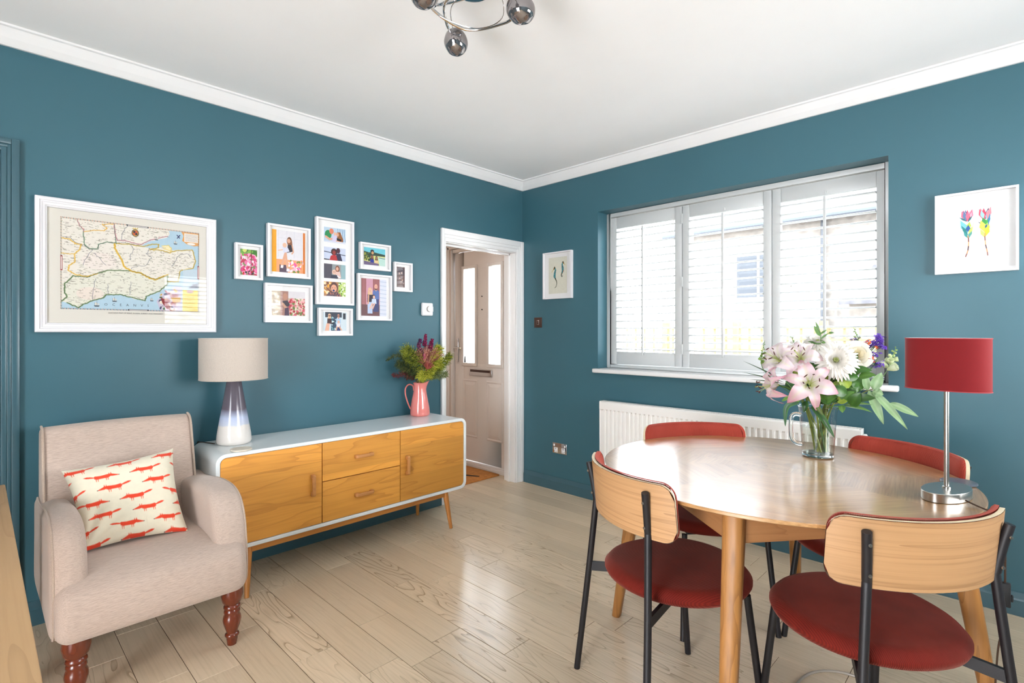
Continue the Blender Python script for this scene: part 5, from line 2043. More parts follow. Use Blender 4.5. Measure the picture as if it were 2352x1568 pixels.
yel2=[(7,232),(61,234),(94,279),(133,284),(120,343),(90,392),(94,482),(55,520),(51,577),(94,617),(173,632),(241,590)]
yel3=[(7,393),(42,399),(87,393)]
mid=[(146,140),(214,110),(283,103),(304,70),(269,36),(353,14)]
mid2=[(146,140),(153,281),(187,321),(241,313),(245,266),(304,227),(367,229),(357,107),(353,14)]
thames=[(10,220),(61,217),(94,268),(153,286),(187,333),(241,324),(245,266),(304,227),(367,229),(425,213),(491,227),(536,232)]
pink=[(107,17),(120,71),(146,111),(146,140)]
pink2=[(353,19),(360,130),(374,198),(425,190),(484,210),(544,218),(605,160),(651,133),(746,86)]
r1=[(476,241),(491,287),(462,375),(469,410)]
r2=[(605,257),(582,322),(620,365),(582,456),(499,484),(469,517)]
r3=[(207,329),(160,439),(146,509)]
r4=[(214,363),(255,415),(297,491)]
r5=[(227,649),(214,754),(207,892)]
r6=[(936,322),(911,275),(844,291),(803,378),(779,457)]
r7=[(307,711),(311,816)]
r8=[(469,661),(462,817)]
r9=[(447,19),(411,97),(407,193)]
pts_ships=[(502,87),(659,132),(807,157),(234,942),(355,883),(624,865),(754,910),(928,105),(795,71)]
sea_c, land = (176, 204, 220), (234, 227, 214)
c.poly(ms(sea1), sea_c)
rm = random.Random(21)
# tints per county
c.poly(ms(green), (226, 224, 208))
c.poly(ms(isle), (238, 226, 180))
c.ell(0.19 * MW, 0.82 * MH, 150, 90, (238, 214, 204), 0, 0.5)
c.ell(0.25 * MW, 0.45 * MH, 200, 120, (236, 222, 214), 0, 0.6)


def wob(pts, a, k=7, seed=0):
    r = random.Random(seed)
    out = []
    for p, q in zip(pts[:-1], pts[1:]):
        for i in range(k):
            t = i / k
            out.append((p[0] + (q[0] - p[0]) * t + r.uniform(-a, a), p[1] + (q[1] - p[1]) * t + r.uniform(-a, a)))
    out.append(pts[-1])
    return out


def insea(x, y):
    n = len(sea1)
    m = False
    for i in range(n):
        x1, y1 = sea1[i]
        x2, y2 = sea1[(i + 1) % n]
        if (y1 > y) != (y2 > y) and x < (x2 - x1) * (y - y1) / (y2 - y1) + x1:
            m = not m
    return m


# place-name ticks, hills and villages over the land
for k in range(1500):
    x, y = rm.uniform(10, 985), rm.uniform(20, 985)
    if insea(x, y):
        continue
    X, Y = x / 1000 * MW, y / 1000 * MH
    t = rm.random()
    g = rm.choice([(96, 84, 76), (130, 116, 104), (70, 70, 60), (110, 118, 84)])
    if t < 0.72:
        w = rm.uniform(12, 46)
        c.line(wob([(X, Y), (X + w, Y + w * 0.02)], 1.6, 6, k), 3.4, g, 0.75)
    elif t < 0.85:
        c.ell(X, Y, 5, 4, g, 0, 0.8)
    else:
        c.line([(X, Y), (X + 6, Y - 8), (X + 12, Y)], 3, g, 0.7)
for pts, col, w in ((green, (96, 128, 70), 16), (yel1, (214, 168, 44), 22), (yel2, (226, 176, 62), 14), (yel3, (226, 180, 70), 10), (kentcoast, (226, 192, 76), 16), (isle, (226, 196, 90), 10),
                    (mid, (222, 168, 66), 12), (mid2, (120, 160, 120), 12), (pink2, (226, 160, 168), 14), (pink, (222, 140, 130), 10)):
    c.line(wob(ms(pts), 5, 6, len(pts)), w, col, 0.72)
for pts in (green, kentcoast, thames, mid2, pink2):
    c.line(wob(ms(pts), 4, 6, len(pts) + 3), 4, (54, 56, 60), 0.9)
for pts in (r1, r2, r3, r4, r5, r6, r7, r8, r9, pink):
    c.line(wob(ms(pts), 8, 5, len(pts) + 9), 5, (96, 100, 112), 0.9)
# ships
for (x, y), s in zip(pts_ships, (0, 40, 44, 54, 50, 40, 34, 20, 0)):
    if s:
        X, Y = x / 1000 * MW, y / 1000 * MH
        c.poly([(X - s * .6, Y + s * .2), (X + s * .6, Y + s * .2), (X + s * .4, Y + s * .5), (X - s * .4, Y + s * .5)], (70, 76, 84))
        c.poly([(X - s * .4, Y - s * .5), (X, Y - s * .6), (X + s * .1, Y + s * .1), (X - s * .4, Y + s * .1)], (226, 220, 206))
        c.line([(X, Y - s * .8), (X, Y + s * .2)], 3, (60, 66, 74))
        c.line([(X - s * .4, Y - s * .5), (X - s * .4, Y + s * .2)], 3, (80, 86, 90))
        c.poly([(X + s * .1, Y - s * .4), (X + s * .5, Y - s * .3), (X + s * .4, Y + s * .1), (X + s * .1, Y + s * .1)], (206, 204, 194))
# crest
X, Y = 0.502 * MW, 0.09 * MH
c.ell(X, Y, 44, 54, (52, 44, 44))
c.ell(X, Y, 36, 46, (200, 150, 60))
for (dx, dy, cl) in ((-1, -1, (50, 44, 60)), (0, -1, (196, 82, 50)), (-1, 0, (196, 82, 50)), (0, 0, (50, 44, 60))):
    c.poly([(X + dx * 26, Y + dy * 30), (X + dx * 26 + 26, Y + dy * 30), (X + dx * 26 + 26, Y + dy * 30 + 30), (X + dx * 26, Y + dy * 30 + 30)], cl)
c.poly([(X - 34, Y - 56), (X - 26, Y - 78), (X - 10, Y - 64), (X, Y - 84), (X + 10, Y - 64), (X + 26, Y - 78), (X + 34, Y - 56)], (218, 184, 90))
# title box upper right, yellow text box, cartouche figures lower right
c.poly(ms([(852, 10), (872, 60), (860, 120), (900, 160), (960, 175), (1000, 165), (1000, 10)]), (222, 160, 96))
c.poly(ms([(878, 25), (992, 25), (992, 130), (878, 130)]), (238, 230, 220))
c.ell(0.935 * MW, 0.15 * MH, 56, 18, (240, 232, 222))
c.line(ms([(820, 60), (840, 92)]), 12, (40, 44, 90))
c.line(ms([(842, 58), (822, 96)]), 12, (40, 44, 90))
for k in range(7):
    c.line(wob(ms([(886, 38 + k * 13), (984, 38 + k * 13)]), 2, 12, k), 3, (120, 110, 104))
c.poly(ms([(865, 728), (992, 728), (990, 992), (863, 992)]), (232, 204, 74))
for k in range(13):
    c.line(wob(ms([(872, 800 + k * 14), (rm.uniform(940, 984), 800 + k * 14)]), 2, 12, k), 4, (150, 120, 40))
c.ell(0.925 * MW, 0.745 * MH, 46, 26, (126, 60, 40))
c.poly(ms([(902, 725), (948, 725), (948, 752), (902, 752)]), (220, 190, 190))
c.poly(ms([(868, 470), (985, 470), (985, 640), (940, 660), (900, 720), (868, 720)]), (206, 216, 222), 0.6)
c.poly(ms([(950, 650), (990, 640), (990, 700), (910, 710)]), (120, 126, 140))
cols_ = [(138, 34, 36), (232, 222, 200), (196, 176, 200), (212, 162, 50), (70, 110, 66), (44, 44, 84), (206, 196, 210), (150, 60, 50)]
c.poly(ms([(660, 880), (700, 800), (760, 760), (800, 690), (856, 690), (856, 992), (690, 992)]), (198, 184, 204), 0.9)
rr_ = random.Random(6)
for k in range(70):
    x = rr_.uniform(690, 845)
    y = rr_.uniform(760 if x < 780 else 700, 980)
    c.ell(x / 1000 * MW, y / 1000 * MH, rr_.uniform(8, 34), rr_.uniform(8, 26), cols_[rr_.randrange(8)], rr_.uniform(0, 3))
c.poly(ms([(690, 830), (750, 870), (745, 900), (770, 960), (740, 970), (705, 900)]), (132, 34, 34))
c.poly(ms([(770, 830), (850, 820), (845, 880), (790, 890)]), (200, 150, 40))
# twisted rope border and scale cartouches
for k in range(90):
    x = k * MW / 90
    for y in (0, MH - 17):
        c.poly([(x, y), (x + 9, y), (x + 18, y + 17), (x + 9, y + 17)], (74, 70, 52) if k % 2 else (176, 110, 80))
for k in range(66):
    y = k * MH / 66
    for x in (0, MW - 15):
        c.poly([(x, y), (x + 15, y + 9), (x + 15, y + 18), (x, y + 9)], (74, 70, 52) if k % 2 else (150, 120, 90))
for (xa, xb, y) in ((0.44, 0.60, 0.0), (0.45, 0.60, 0.982)):
    c.poly([(xa * MW, y * MH), (xb * MW, y * MH), (xb * MW, y * MH + 22), (xa * MW, y * MH + 22)], (52, 52, 60))
    c.poly([(xa * MW + 14, y * MH + 6), (xb * MW - 14, y * MH + 6), (xb * MW - 14, y * MH + 16), (xa * MW + 14, y * MH + 16)], (236, 230, 222))
for (x, ya, yb2) in ((0.0, 0.42, 0.58), (0.986, 0.42, 0.58)):
    c.poly([(x * MW, ya * MH), (x * MW + 22, ya * MH), (x * MW + 22, yb2 * MH), (x * MW, yb2 * MH)], (150, 66, 66))
    c.poly([(x * MW + 6, ya * MH + 14), (x * MW + 16, ya * MH + 14), (x * MW + 16, yb2 * MH - 14), (x * MW + 6, yb2 * MH - 14)], (236, 230, 222))
pm = c.linear(4)
map_prof = [(0, 0.002), (0, 0.036), (0.006, 0.040), (0.014, 0.040), (0.017, 0.034), (0.022, 0.034), (0.024, 0.030), (0.034, 0.027), (0.037, 0.022), (0.040, 0.022), (0.042, 0.014)]
mt = wall_frame('large white moulded frame holding an antique county map above the armchair', None, -3.131, 1.283, -2.416, 1.880, [('map_print', pm, (-3.045, 1.387, -2.492, 1.803))], mount=M_CREAM, profile=map_prof)


def text_mesh(s, size, loc, rot, mat, parent, name='lettering', spacing=1.0):
    cu_ = bpy.data.curves.new('t', 'FONT')
    cu_.body = s
    cu_.size = size
    cu_.align_x = 'CENTER'
    cu_.align_y = 'CENTER'
    cu_.space_character = spacing
    cu_.resolution_u = 2
    ob = bpy.data.objects.new('t', cu_)
    C.objects.link(ob)
    dg = bpy.context.evaluated_depsgraph_get()
    me = bpy.data.meshes.new_from_object(ob.evaluated_get(dg))
    me.name = name
    bpy.data.objects.remove(ob)
    me.materials.clear()
    me.materials.append(mat)
    o = bpy.data.objects.new(name, me)
    C.objects.link(o)
    o.parent = parent
    o.location = loc
    o.rotation_euler = rot
    return o


mc = (-3.131 - 2.416) / 2
mz = (1.283 + 1.880) / 2
RX = (R(90), 0, R(90))
text_mesh("SAXTON'S MAP OF KENT, SUSSEX, SURREY AND MIDDLESEX, 1575", 0.0082, (0.0145, -2.752 - mc, 1.374 - mz), RX, M_TEXT, mt)
text_mesh("O  C  E  A  N  V  S", 0.016, (0.0148, -2.80 - mc, 1.413 - mz), RX, M_TEXT, mt, spacing=1.35)

# ---- seahorse print and protea print on the window wall
c = Canvas(380, 588, (229, 228, 212))
c.noise(3, 2, 2)


def chain(cv, pts, rs, cols):
    for i in range(len(pts) - 1):
        for k in range(8):
            t = k / 8
            x = pts[i][0] + (pts[i + 1][0] - pts[i][0]) * t
            y = pts[i][1] + (pts[i + 1][1] - pts[i][1]) * t
            r = rs[i] + (rs[i + 1] - rs[i]) * t
            cv.ell(x, y, r, r, cols[(i * 3 + k) % len(cols)])


# picture area spans x .31-.50, z 1.599-1.893 -> 2000 px/m
def q1(x, z):
    return ((x - 0.31) * 2000, (1.893 - z) * 2000)


teal = [(34, 96, 104), (60, 150, 160), (24, 64, 66), (120, 196, 206)]
dkg = [(44, 60, 44), (70, 84, 50), (30, 44, 40)]
chain(c, [q1(.372, 1.812), q1(.382, 1.79), q1(.374, 1.765), q1(.371, 1.74), q1(.380, 1.72)], [13, 15, 20, 22, 12], teal)
chain(c, [q1(.380, 1.72), q1(.392, 1.70), q1(.395, 1.68), q1(.388, 1.655), q1(.372, 1.645)], [11, 8, 6, 5, 4], dkg)
chain(c, [q1(.372, 1.812), q1(.362, 1.795)], [13, 10], [(40, 34, 26), (130, 110, 40)])
c.line([q1(.360, 1.797), q1(.343, 1.775)], 8, (206, 176, 70))
chain(c, [q1(.459, 1.848), q1(.450, 1.83), q1(.456, 1.80), q1(.457, 1.78), q1(.448, 1.76)], [15, 13, 22, 20, 12], teal)
chain(c, [q1(.448, 1.76), q1(.442, 1.745), q1(.443, 1.735), q1(.450, 1.731), q1(.454, 1.739), q1(.451, 1.745)], [10, 8, 6, 5, 4, 3], dkg)
chain(c, [q1(.459, 1.848), q1(.468, 1.836)], [12, 9], [(40, 34, 26), (150, 110, 40)])
c.line([q1(.468, 1.838), q1(.478, 1.826)], 8, (214, 180, 70))
c.ell(*q1(.462, 1.775), 6, 14, (196, 96, 60))
ps_ = c.linear(2)
pf_ = [(0, 0.002), (0, 0.030), (0.010, 0.030), (0.010, 0.012)]
wall_frame('upright white frame with two small teal seahorses on cream paper, beside the room corner', None, 0.258, 1.556, 0.554, 1.936, [('seahorse_print', ps_, (0.31, 1.599, 0.50, 1.893))], wall='y', profile=pf_)

c = Canvas(408, 600, (240, 240, 241))


def q2(x, z):
    return ((x - 2.842) * 2000, (1.905 - z) * 2000)


rp_ = random.Random(9)


def protea(cx, top, cols_, leafc, stem, sw):
    # overlapping bracts
    for k in range(26):
        a = rp_.uniform(-1.0, 1.0)
        L = rp_.uniform(0.030, 0.055)
        bx, bz = cx + 0.008 * a, top - 0.058
        ex, ez = cx + a * 0.022 * (0.5 + 0.5 * L / 0.055), top - 0.056 + L
        p, q = q2(bx, bz), q2(ex, ez)
        d = (q[0] - p[0], q[1] - p[1])
        n_ = (-d[1] * 0.16, d[0] * 0.16)
        m = ((p[0] + q[0]) / 2, (p[1] + q[1]) / 2)
        c.poly([p, (m[0] + n_[0], m[1] + n_[1]), q, (m[0] - n_[0], m[1] - n_[1])], rp_.choice(cols_))
    for (dx0, dz0, dx1, dz1, w, col) in leafc:
        p, q = q2(cx + dx0, top + dz0), q2(cx + dx1 * 0.85, top + dz1)
        d = (q[0] - p[0], q[1] - p[1])
        n_ = (-d[1] * w * 0.62, d[0] * w * 0.62)
        m = ((p[0] + q[0]) / 2, (p[1] + q[1]) / 2)
        c.poly([p, (m[0] + n_[0], m[1] + n_[1]), q, (m[0] - n_[0], m[1] - n_[1])], col)
    for i in range(len(stem) - 1):
        c.line([q2(*stem[i]), q2(*stem[i + 1])], sw, [(206, 150, 100), (140, 90, 80), (226, 176, 130), (90, 60, 60)][i % 4])


protea(2.916, 1.868, [(214, 52, 92), (236, 110, 140), (196, 30, 60), (248, 170, 190), (180, 40, 90), (90, 120, 160)],
       [(0, -0.06, -0.035, -0.035, .18, (40, 110, 120)), (0, -0.065, 0.022, -0.032, .16, (30, 100, 110)), (0.002, -0.115, -0.030, -0.05, .3, (120, 200, 220)), (0.002, -0.10, 0.010, -0.06, .35, (176, 206, 80)),
        (0.003, -0.125, -0.026, -0.075, .2, (40, 130, 130)), (0.003, -0.135, 0.030, -0.06, .16, (214, 222, 196)), (0.003, -0.145, 0.020, -0.09, .2, (90, 160, 150)), (0.003, -0.14, -0.016, -0.105, .25, (60, 150, 150)), (0.004, -0.12, 0.022, -0.085, .3, (196, 212, 110)),
        (0.002, -0.11, 0.004, -0.075, .4, (40, 90, 160))],
       [(2.918, 1.74), (2.920, 1.73), (2.921, 1.71), (2.920, 1.69), (2.918, 1.67), (2.914, 1.655), (2.910, 1.643)], 9)
protea(2.979, 1.868, [(80, 170, 200), (160, 210, 226), (220, 70, 96), (60, 60, 90), (240, 140, 150), (120, 60, 130), (226, 200, 190)],
       [(0, -0.085, 0.018, -0.05, .3, (60, 170, 70)), (0, -0.08, -0.010, -0.048, .4, (50, 150, 70)), (0, -0.09, -0.030, -0.065, .14, (50, 60, 90)), (0.0, -0.12, -0.018, -0.06, .35, (214, 226, 90)), (0.0, -0.12, 0.014, -0.07, .35, (196, 220, 80)),
        (0.0, -0.14, 0.016, -0.09, .3, (236, 230, 60)), (0.0, -0.145, -0.020, -0.10, .26, (200, 220, 120)), (0.010, -0.09, 0.020, -0.03, .12, (50, 130, 170)), (0.0, -0.10, 0.008, -0.08, .3, (40, 90, 150))],
       [(2.979, 1.745), (2.978, 1.73), (2.979, 1.71), (2.981, 1.69), (2.984, 1.672), (2.987, 1.655), (2.988, 1.642)], 8)
pp_ = c.linear(2)
wall_frame('square-ish white frame with a red and a blue-topped painted protea, right of the window', None, 2.797, 1.564, 3.093, 1.948, [('flower_print', pp_, (2.842, 1.605, 3.046, 1.905))], wall='y', profile=pf_)

# ---------------------------------------------------------------- wall fittings
sw = thing('light_switch', 'brown metal single light switch below the seahorse picture', 'switch', (0.1845, 0.0, 1.366))
MB().box(-0.043, 0.043, -0.006, 0.0, -0.043, 0.043).build('plate', M_BRONZE, sw, bevel=0.003)
MB().box(-0.011, 0.011, -0.0075, -0.004, -0.020, 0.020).build('rocker_surround', M_CHROME, sw, bevel=0.001)
MB().box(-0.008, 0.008, -0.0095, -0.005, -0.016, 0.016).build('rocker', M_BRONZE, sw, bevel=0.001)
so_ = thing('wall_socket', 'double chrome wall socket low on the window wall beside the radiator', 'socket', (0.4185, 0.0, 0.342))
MB().box(-0.0735, 0.0735, -0.007, 0.0, -0.043, 0.043).build('plate', M_CHROME, so_, bevel=0.004, seg=3)
for s in (-1, 1):
    MB().box(s * 0.038 - 0.019, s * 0.038 + 0.019, -0.0075, -0.005, -0.034, 0.006).build('socket_insert', M_TRIM, so_, bevel=0.001)
    mb = MB().box(s * 0.038 - 0.0025, s * 0.038 + 0.0025, -0.0085, -0.006, -0.008, 0.001)
    for q in (-1, 1):
        mb.box(s * 0.038 + q * 0.011 - 0.0035, s * 0.038 + q * 0.011 + 0.0035, -0.0085, -0.006, -0.026, -0.022)
    mb.build('pin_slot', M_RUBBER, so_, smooth=False)
    MB().box(s * 0.055 - 0.007, s * 0.055 + 0.007, -0.010, -0.006, 0.012, 0.032).build('rocker', M_TRIM, so_, bevel=0.001)
th_ = thing('thermostat', 'white square thermostat with a round dial beside the hall doorway', 'thermostat', (0.0, -1.024, 1.450))
MB().box(0.0, 0.026, -0.048, 0.048, -0.047, 0.047).build('housing', M_FRAME, th_, bevel=0.010, seg=4)
o = MB().lathe([(0.022, 0), (0.022, 0.004), (0.019, 0.013), (0.0, 0.014)], 28).build('dial', M_STEEL, th_, angle=40)
o.matrix_local = Matrix.Translation((0.026, 0.008, 0.002)) @ Matrix.Rotation(R(90), 4, 'Y')
MB().box(0.0255, 0.0275, 0.005, 0.046, -0.016, 0.020).build('dial_surround', M_TRIM, th_, bevel=0.001)

# door mat in the hall
dm_ = thing('doormat', 'orange-brown coir doormat in front of the white front door', 'doormat', (-0.62, -0.32, 0.0))
MB().box(-0.37, 0.37, -0.30, 0.285, 0.0005, 0.014).build('coir', M_MAT, dm_, bevel=0.003)
mb = MB()
mb.prism([(0.05, 0.02), (0.29, 0.125), (0.30, 0.10), (0.10, -0.02)], 0.014, 0.0146, 'xyz')
mb.prism([(-0.30, -0.2), (-0.1, -0.2), (-0.2, 0.0)], 0.014, 0.0146, 'xyz')
mb.build('dark_print', M_MATD, dm_, smooth=False)

# ---------------------------------------------------------------- ceiling light
cl = thing('ceiling_light', 'chrome ceiling light with smoked mirror glass globes on curved arms', 'ceiling light', (1.664, -2.036, H))
MB().lathe([(0.0, -0.045), (0.062, -0.045), (0.070, -0.040), (0.072, -0.03), (0.068, -0.004), (0.055, 0.0)], 40).build('canopy', M_CHROME, cl, angle=40)
globes = [((1.527, -2.003, 2.411), 0.046), ((1.838, -1.965, 2.421), 0.048), ((1.678, -2.261, 2.412), 0.046), ((1.90, -2.18, 2.43), 0.046), ((1.60, -1.80, 2.46), 0.03)]
base = Vector((1.664, -2.036, H))
arms = [
    [(1.70, -2.07, 2.535), (1.60, -2.11, 2.49), (1.54, -2.06, 2.455), (1.527, -2.012, 2.43)],
    [(1.66, -2.12, 2.53), (1.56, -2.16, 2.48), (1.60, -2.02, 2.425), (1.74, -1.95, 2.42), (1.80, -1.955, 2.425)],
    [(1.62, -2.02, 2.535), (1.56, -2.10, 2.50), (1.58, -2.20, 2.45), (1.645, -2.25, 2.42)],
    [(1.68, -1.98, 2.535), (1.78, -1.99, 2.50), (1.87, -2.08, 2.46), (1.90, -2.15, 2.44)],
]
for pts in arms:
    sp = smooth_poly([Vector(p) - base for p in pts], 8, False)
    MB().tube(sp, 0.0052, 10).build('arm', M_CHROME, cl)
wires = [[(1.64, -2.05, 2.53), (1.55, -2.13, 2.47), (1.66, -2.03, 2.40), (1.78, -2.0, 2.40), (1.82, -2.06, 2.46), (1.74, -2.09, 2.52)],
         [(1.70, -2.05, 2.53), (1.60, -2.08, 2.49), (1.55, -2.04, 2.45), (1.533, -2.01, 2.43)]]
for pts in wires:
    MB().tube(smooth_poly([Vector(p) - base for p in pts], 8, False), 0.0016, 8).build('wire', M_CHROME, cl)
rg = random.Random(2)
for gi, (p, r) in enumerate(globes[:4]):
    c0 = Vector(p) - base
    pr = []
    for k in range(17):
        a = -PI / 2 + PI * 0.985 * k / 16
        pr.append((max(r * math.cos(a), 0.0), r * math.sin(a) * 1.12))
    pr = [(a_, -z) for a_, z in pr][::-1]
    P = []
    for r_, z in pr:
        row = []
        for j in range(33):
            a = 2 * PI * j / 32
            k = 1 + 0.02 * math.sin(5 * a + z * 90)
            row.append((r_ * k * math.cos(a), r_ * k * math.sin(a), z))
        P.append(row)
    o = MB().grid(P).build('glass_globe', M_SMOKE, cl, angle=90)
    o.location = c0
    o.rotation_euler = [(R(8), R(-6), 0), (R(10), R(-55), R(20)), (R(-30), R(25), 0), (R(20), R(-40), 0)][gi]
    MB().lathe([(0.004, r * 1.18), (0.012, r * 1.1), (0.016, r * 0.98)], 16, c0).build('lamp_cap', M_CHROME, cl)

# ---------------------------------------------------------------- glass jug of fresh flowers
JX, JY, JZ = 2.500, -0.880, 0.7705
RT = Vector((0.97, 0.245, 0))      # along the table, right of the jug
FR = Vector((0.245, -0.97, 0))     # towards the near chairs
UP = Vector((0, 0, 1))
gj = thing('glass_jug', 'clear glass jug half full of water holding the fresh flowers', 'jug', (JX, JY, JZ))


def jr(z):
    return 0.057 + 0.0125 * (z / 0.205) + 0.003 * max(0.0, (z - 0.17) / 0.035)


P = [(jr(z), z) for z in [0.012 + 0.193 * k / 10 for k in range(11)]]
MB().lathe(P, 64, cap=False).build('wall', M_JUG, gj, fix=False)
MB().tube([(jr(0.205) * math.cos(a), jr(0.205) * math.sin(a), 0.205) for a in [2 * PI * k / 64 for k in range(65)]], 0.0018, 6, cap=False).build('rim', M_GLASS, gj)
MB().lathe([(0.0, 0.0), (0.052, 0.0), (0.0565, 0.003), (0.0575, 0.012), (0.0565, 0.014), (0.0, 0.013)], 64).build('glass_base', M_GLASS, gj)
MB().lathe([(0.0, 0.0155), (jr(0.0155) - 0.002, 0.0155), (jr(0.122) - 0.002, 0.122), (0.0, 0.122)], 48).build('water', pane_mat('jug_water', (0.95, 0.975, 0.95, 1), 1.2), gj, fix=False)
hd_ = (-RT * 0.96 + FR * 0.28).normalized()
hpts = [(0.064, 0.168), (0.083, 0.172), (0.098, 0.160), (0.101, 0.13), (0.100, 0.09), (0.093, 0.062), (0.076, 0.050), (0.060, 0.048)]
MB().tube([tuple(hd_ * r + UP * z) for r, z in smooth_poly([Vector(p) for p in hpts], 4, False)], 0.0085, 12).build('handle', M_GLASS, gj)

lg = lambda *c: tuple(lin(x) for x in c)
mixc = lambda a, b, t: tuple(x + (y - x) * t for x, y in zip(a, b))
G1, G2, G3, G4 = lg(52, 96, 36), lg(88, 138, 56), lg(140, 172, 84), lg(30, 62, 28)


def leaf_mb(p0, p1, width, nrm, bend=0.12, col=G1, col2=G2, n=9, wave=0.0, fold=0.18, mb=None, shape=1.0, rnd_=None):
    """blade from p0 to p1 with a folded midrib"""
    p0, p1, nrm = Vector(p0), Vector(p1), Vector(nrm)
    d = p1 - p0
    L = d.length
    t = d.normalized()
    s = t.cross(nrm).normalized()
    nn = s.cross(t).normalized()
    P, cols = [], []
    for i in range(n + 1):
        u = i / n
        w = width * (math.sin(PI * min(u ** (0.75 * shape), 1.0)) ** 0.85 + 0.03)
        c = p0 + d * u + nn * (bend * L * 4 * u * (1 - u)) - UP * (bend * L * 0.8 * u * u)
        row = []
        for k in (-1, -0.5, 0, 0.5, 1):
            wv = wave * math.sin(u * 16 + k * 2) * abs(k)
            row.append(tuple(c + s * (w * k) + nn * (abs(k) * w * fold + wv)))
            cols.append(mixc(col, col2, 0.25 + 0.5 * abs(k) if k else 1.0))
        P.append(row)
    mb = mb or MB()
    return mb.grid(P, col=cols)


def stem_mb(pts, r0, r1, c0=G1, c1=G2, n=6, mb=None):
    sp = smooth_poly([Vector(p) for p in pts], 5, False)
    k = len(sp)
    mb = mb or MB()
    return mb.tube(sp, [r0 + (r1 - r0) * i / (k - 1) for i in range(k)], n, col=[mixc(c0, c1, i / (k - 1)) for i in range(k)])


def base_pt(i):
    a = i * 2.399
    r = 0.018 + 0.012 * ((i * 7) % 5) / 5
    return Vector((JX, JY, JZ + 0.022)) + RT * 0.016 + Vector((math.cos(a) * r, math.sin(a) * r, 0))


def neck_pt(i, head):
    """where a stem passes the jug mouth on its way to the head"""
    d = Vector(head) - Vector((JX, JY, JZ + 0.2))
    d.z = 0
    if d.length > 1e-4:
        d = d.normalized() * min(0.045, d.length * 0.45)
    return Vector((JX, JY, JZ + 0.20)) + d + Vector((0.006 * math.cos(i), 0.006 * math.sin(i), 0))


FG = 'fresh flowers in the glass jug'
fi = [0]


def flower_root(name, label, cat, head):
    fi[0] += 1
    head = Vector(head)
    t = thing(name, label, cat, tuple(head), 0, None)
    b, nk = base_pt(fi[0]) - head, neck_pt(fi[0], head) - head
    return t, b, nk


WP, PK, PKD = lg(250, 240, 242), lg(232, 158, 178), lg(206, 104, 140)


def lily(label, head, axis, size, roll=0.0, openness=1.0, pink=0.5):
    t, b, nk = flower_root('lily', label, 'flower', head)
    ax = Vector(axis).normalized()
    side = ax.cross(UP).normalized() if abs(ax.z) < 0.95 else Vector((1, 0, 0))
    up = side.cross(ax).normalized()
    stem_mb([b, (b + nk) / 2 + Vector((0.004, 0, 0)), nk, nk * 0.35 - ax * 0.05, -ax * 0.028], 0.0044, 0.0034, lg(128, 140, 52), G1).build('stem', M_LEAF, t)
    for k in range(6):
        a = roll + 2 * PI * k / 6
        wide = 0.285 if k % 2 == 0 else 0.19
        rad = up * math.cos(a) + side * math.sin(a)
        tan = ax.cross(rad)
        P, cols = [], []
        nu_, nv_ = 14, 7
        for i in range(nu_ + 1):
            u = i / nu_
            r = size * (0.06 + 0.94 * u ** 1.15) * openness
            h = size * (0.55 * math.sin(PI * min(u * 0.72, 1)) - 0.52 * u ** 3.0) - 0.3 * size
            if k % 2:
                h -= 0.02 * size
            w = size * wide * (math.sin(PI * (0.06 + 0.94 * u) ** 0.85) ** 0.8) * (1.0 if u < 0.98 else 0.4) + 0.001
            row = []
            for j in range(nv_):
                v = -1 + 2 * j / (nv_ - 1)
                ruf = 0.05 * size * math.sin(u * 13 + v * 2 + k) * abs(v) ** 2
                p = ax * (h + size * 0.10 * v * v * (1 - u) + ruf - (0.025 * size if abs(v) < 0.1 else 0)) + rad * r + tan * (w * v)
                row.append(tuple(p))
                q = min(1.0, max(0.0, (u - 0.3) * 1.3 * pink + 0.35 * pink * abs(v)))
                col = mixc(WP, PK, q)
                if u > 0.85:
                    col = mixc(col, PKD, (u - 0.85) * 3 * pink)
                if u < 0.28 and abs(v) < 0.5:
                    col = mixc(lg(196, 206, 80), col, u / 0.28)
                if abs(v) < 0.15 and u < 0.8:
                    col = mixc(col, lg(222, 226, 150), 0.3)
                cols.append(col)
            P.append(row)
        MB().grid(P, col=cols).build('petal', M_PETAL, t, angle=180, fix=False)
    for k in range(6):
        a = roll + 0.5 + 2 * PI * k / 6
        rad = up * math.cos(a) + side * math.sin(a)
        tip = ax * size * 0.55 + rad * size * 0.26
        mb = stem_mb([ax * (-0.25 * size), ax * size * 0.2 + rad * size * 0.08, tip], 0.0011, 0.0007, lg(200, 214, 120), lg(214, 222, 150))
        tn = ax.cross(rad)
        q = (tn * math.cos(k) + ax * math.sin(k)).normalized()
        mb.tube([tip - q * 0.0085, tip, tip + q * 0.0085], [0.0014, 0.0026, 0.0014], 6, col=lg(92, 34, 26))
        mb.build('stamen', M_PETAL, t)
    mb = stem_mb([ax * (-0.25 * size), ax * size * 0.3 + side * 0.003, ax * size * 0.62 + side * 0.01], 0.0018, 0.0014, lg(200, 214, 120), lg(214, 222, 150))
    tp_ = ax * size * 0.62 + side * 0.01
    mb.tube([tp_ - ax * 0.003, tp_, tp_ + ax * 0.003], [0.001, 0.0034, 0.002], 6, col=lg(150, 160, 70))
    mb.build('pistil', M_PETAL, t)
    return t


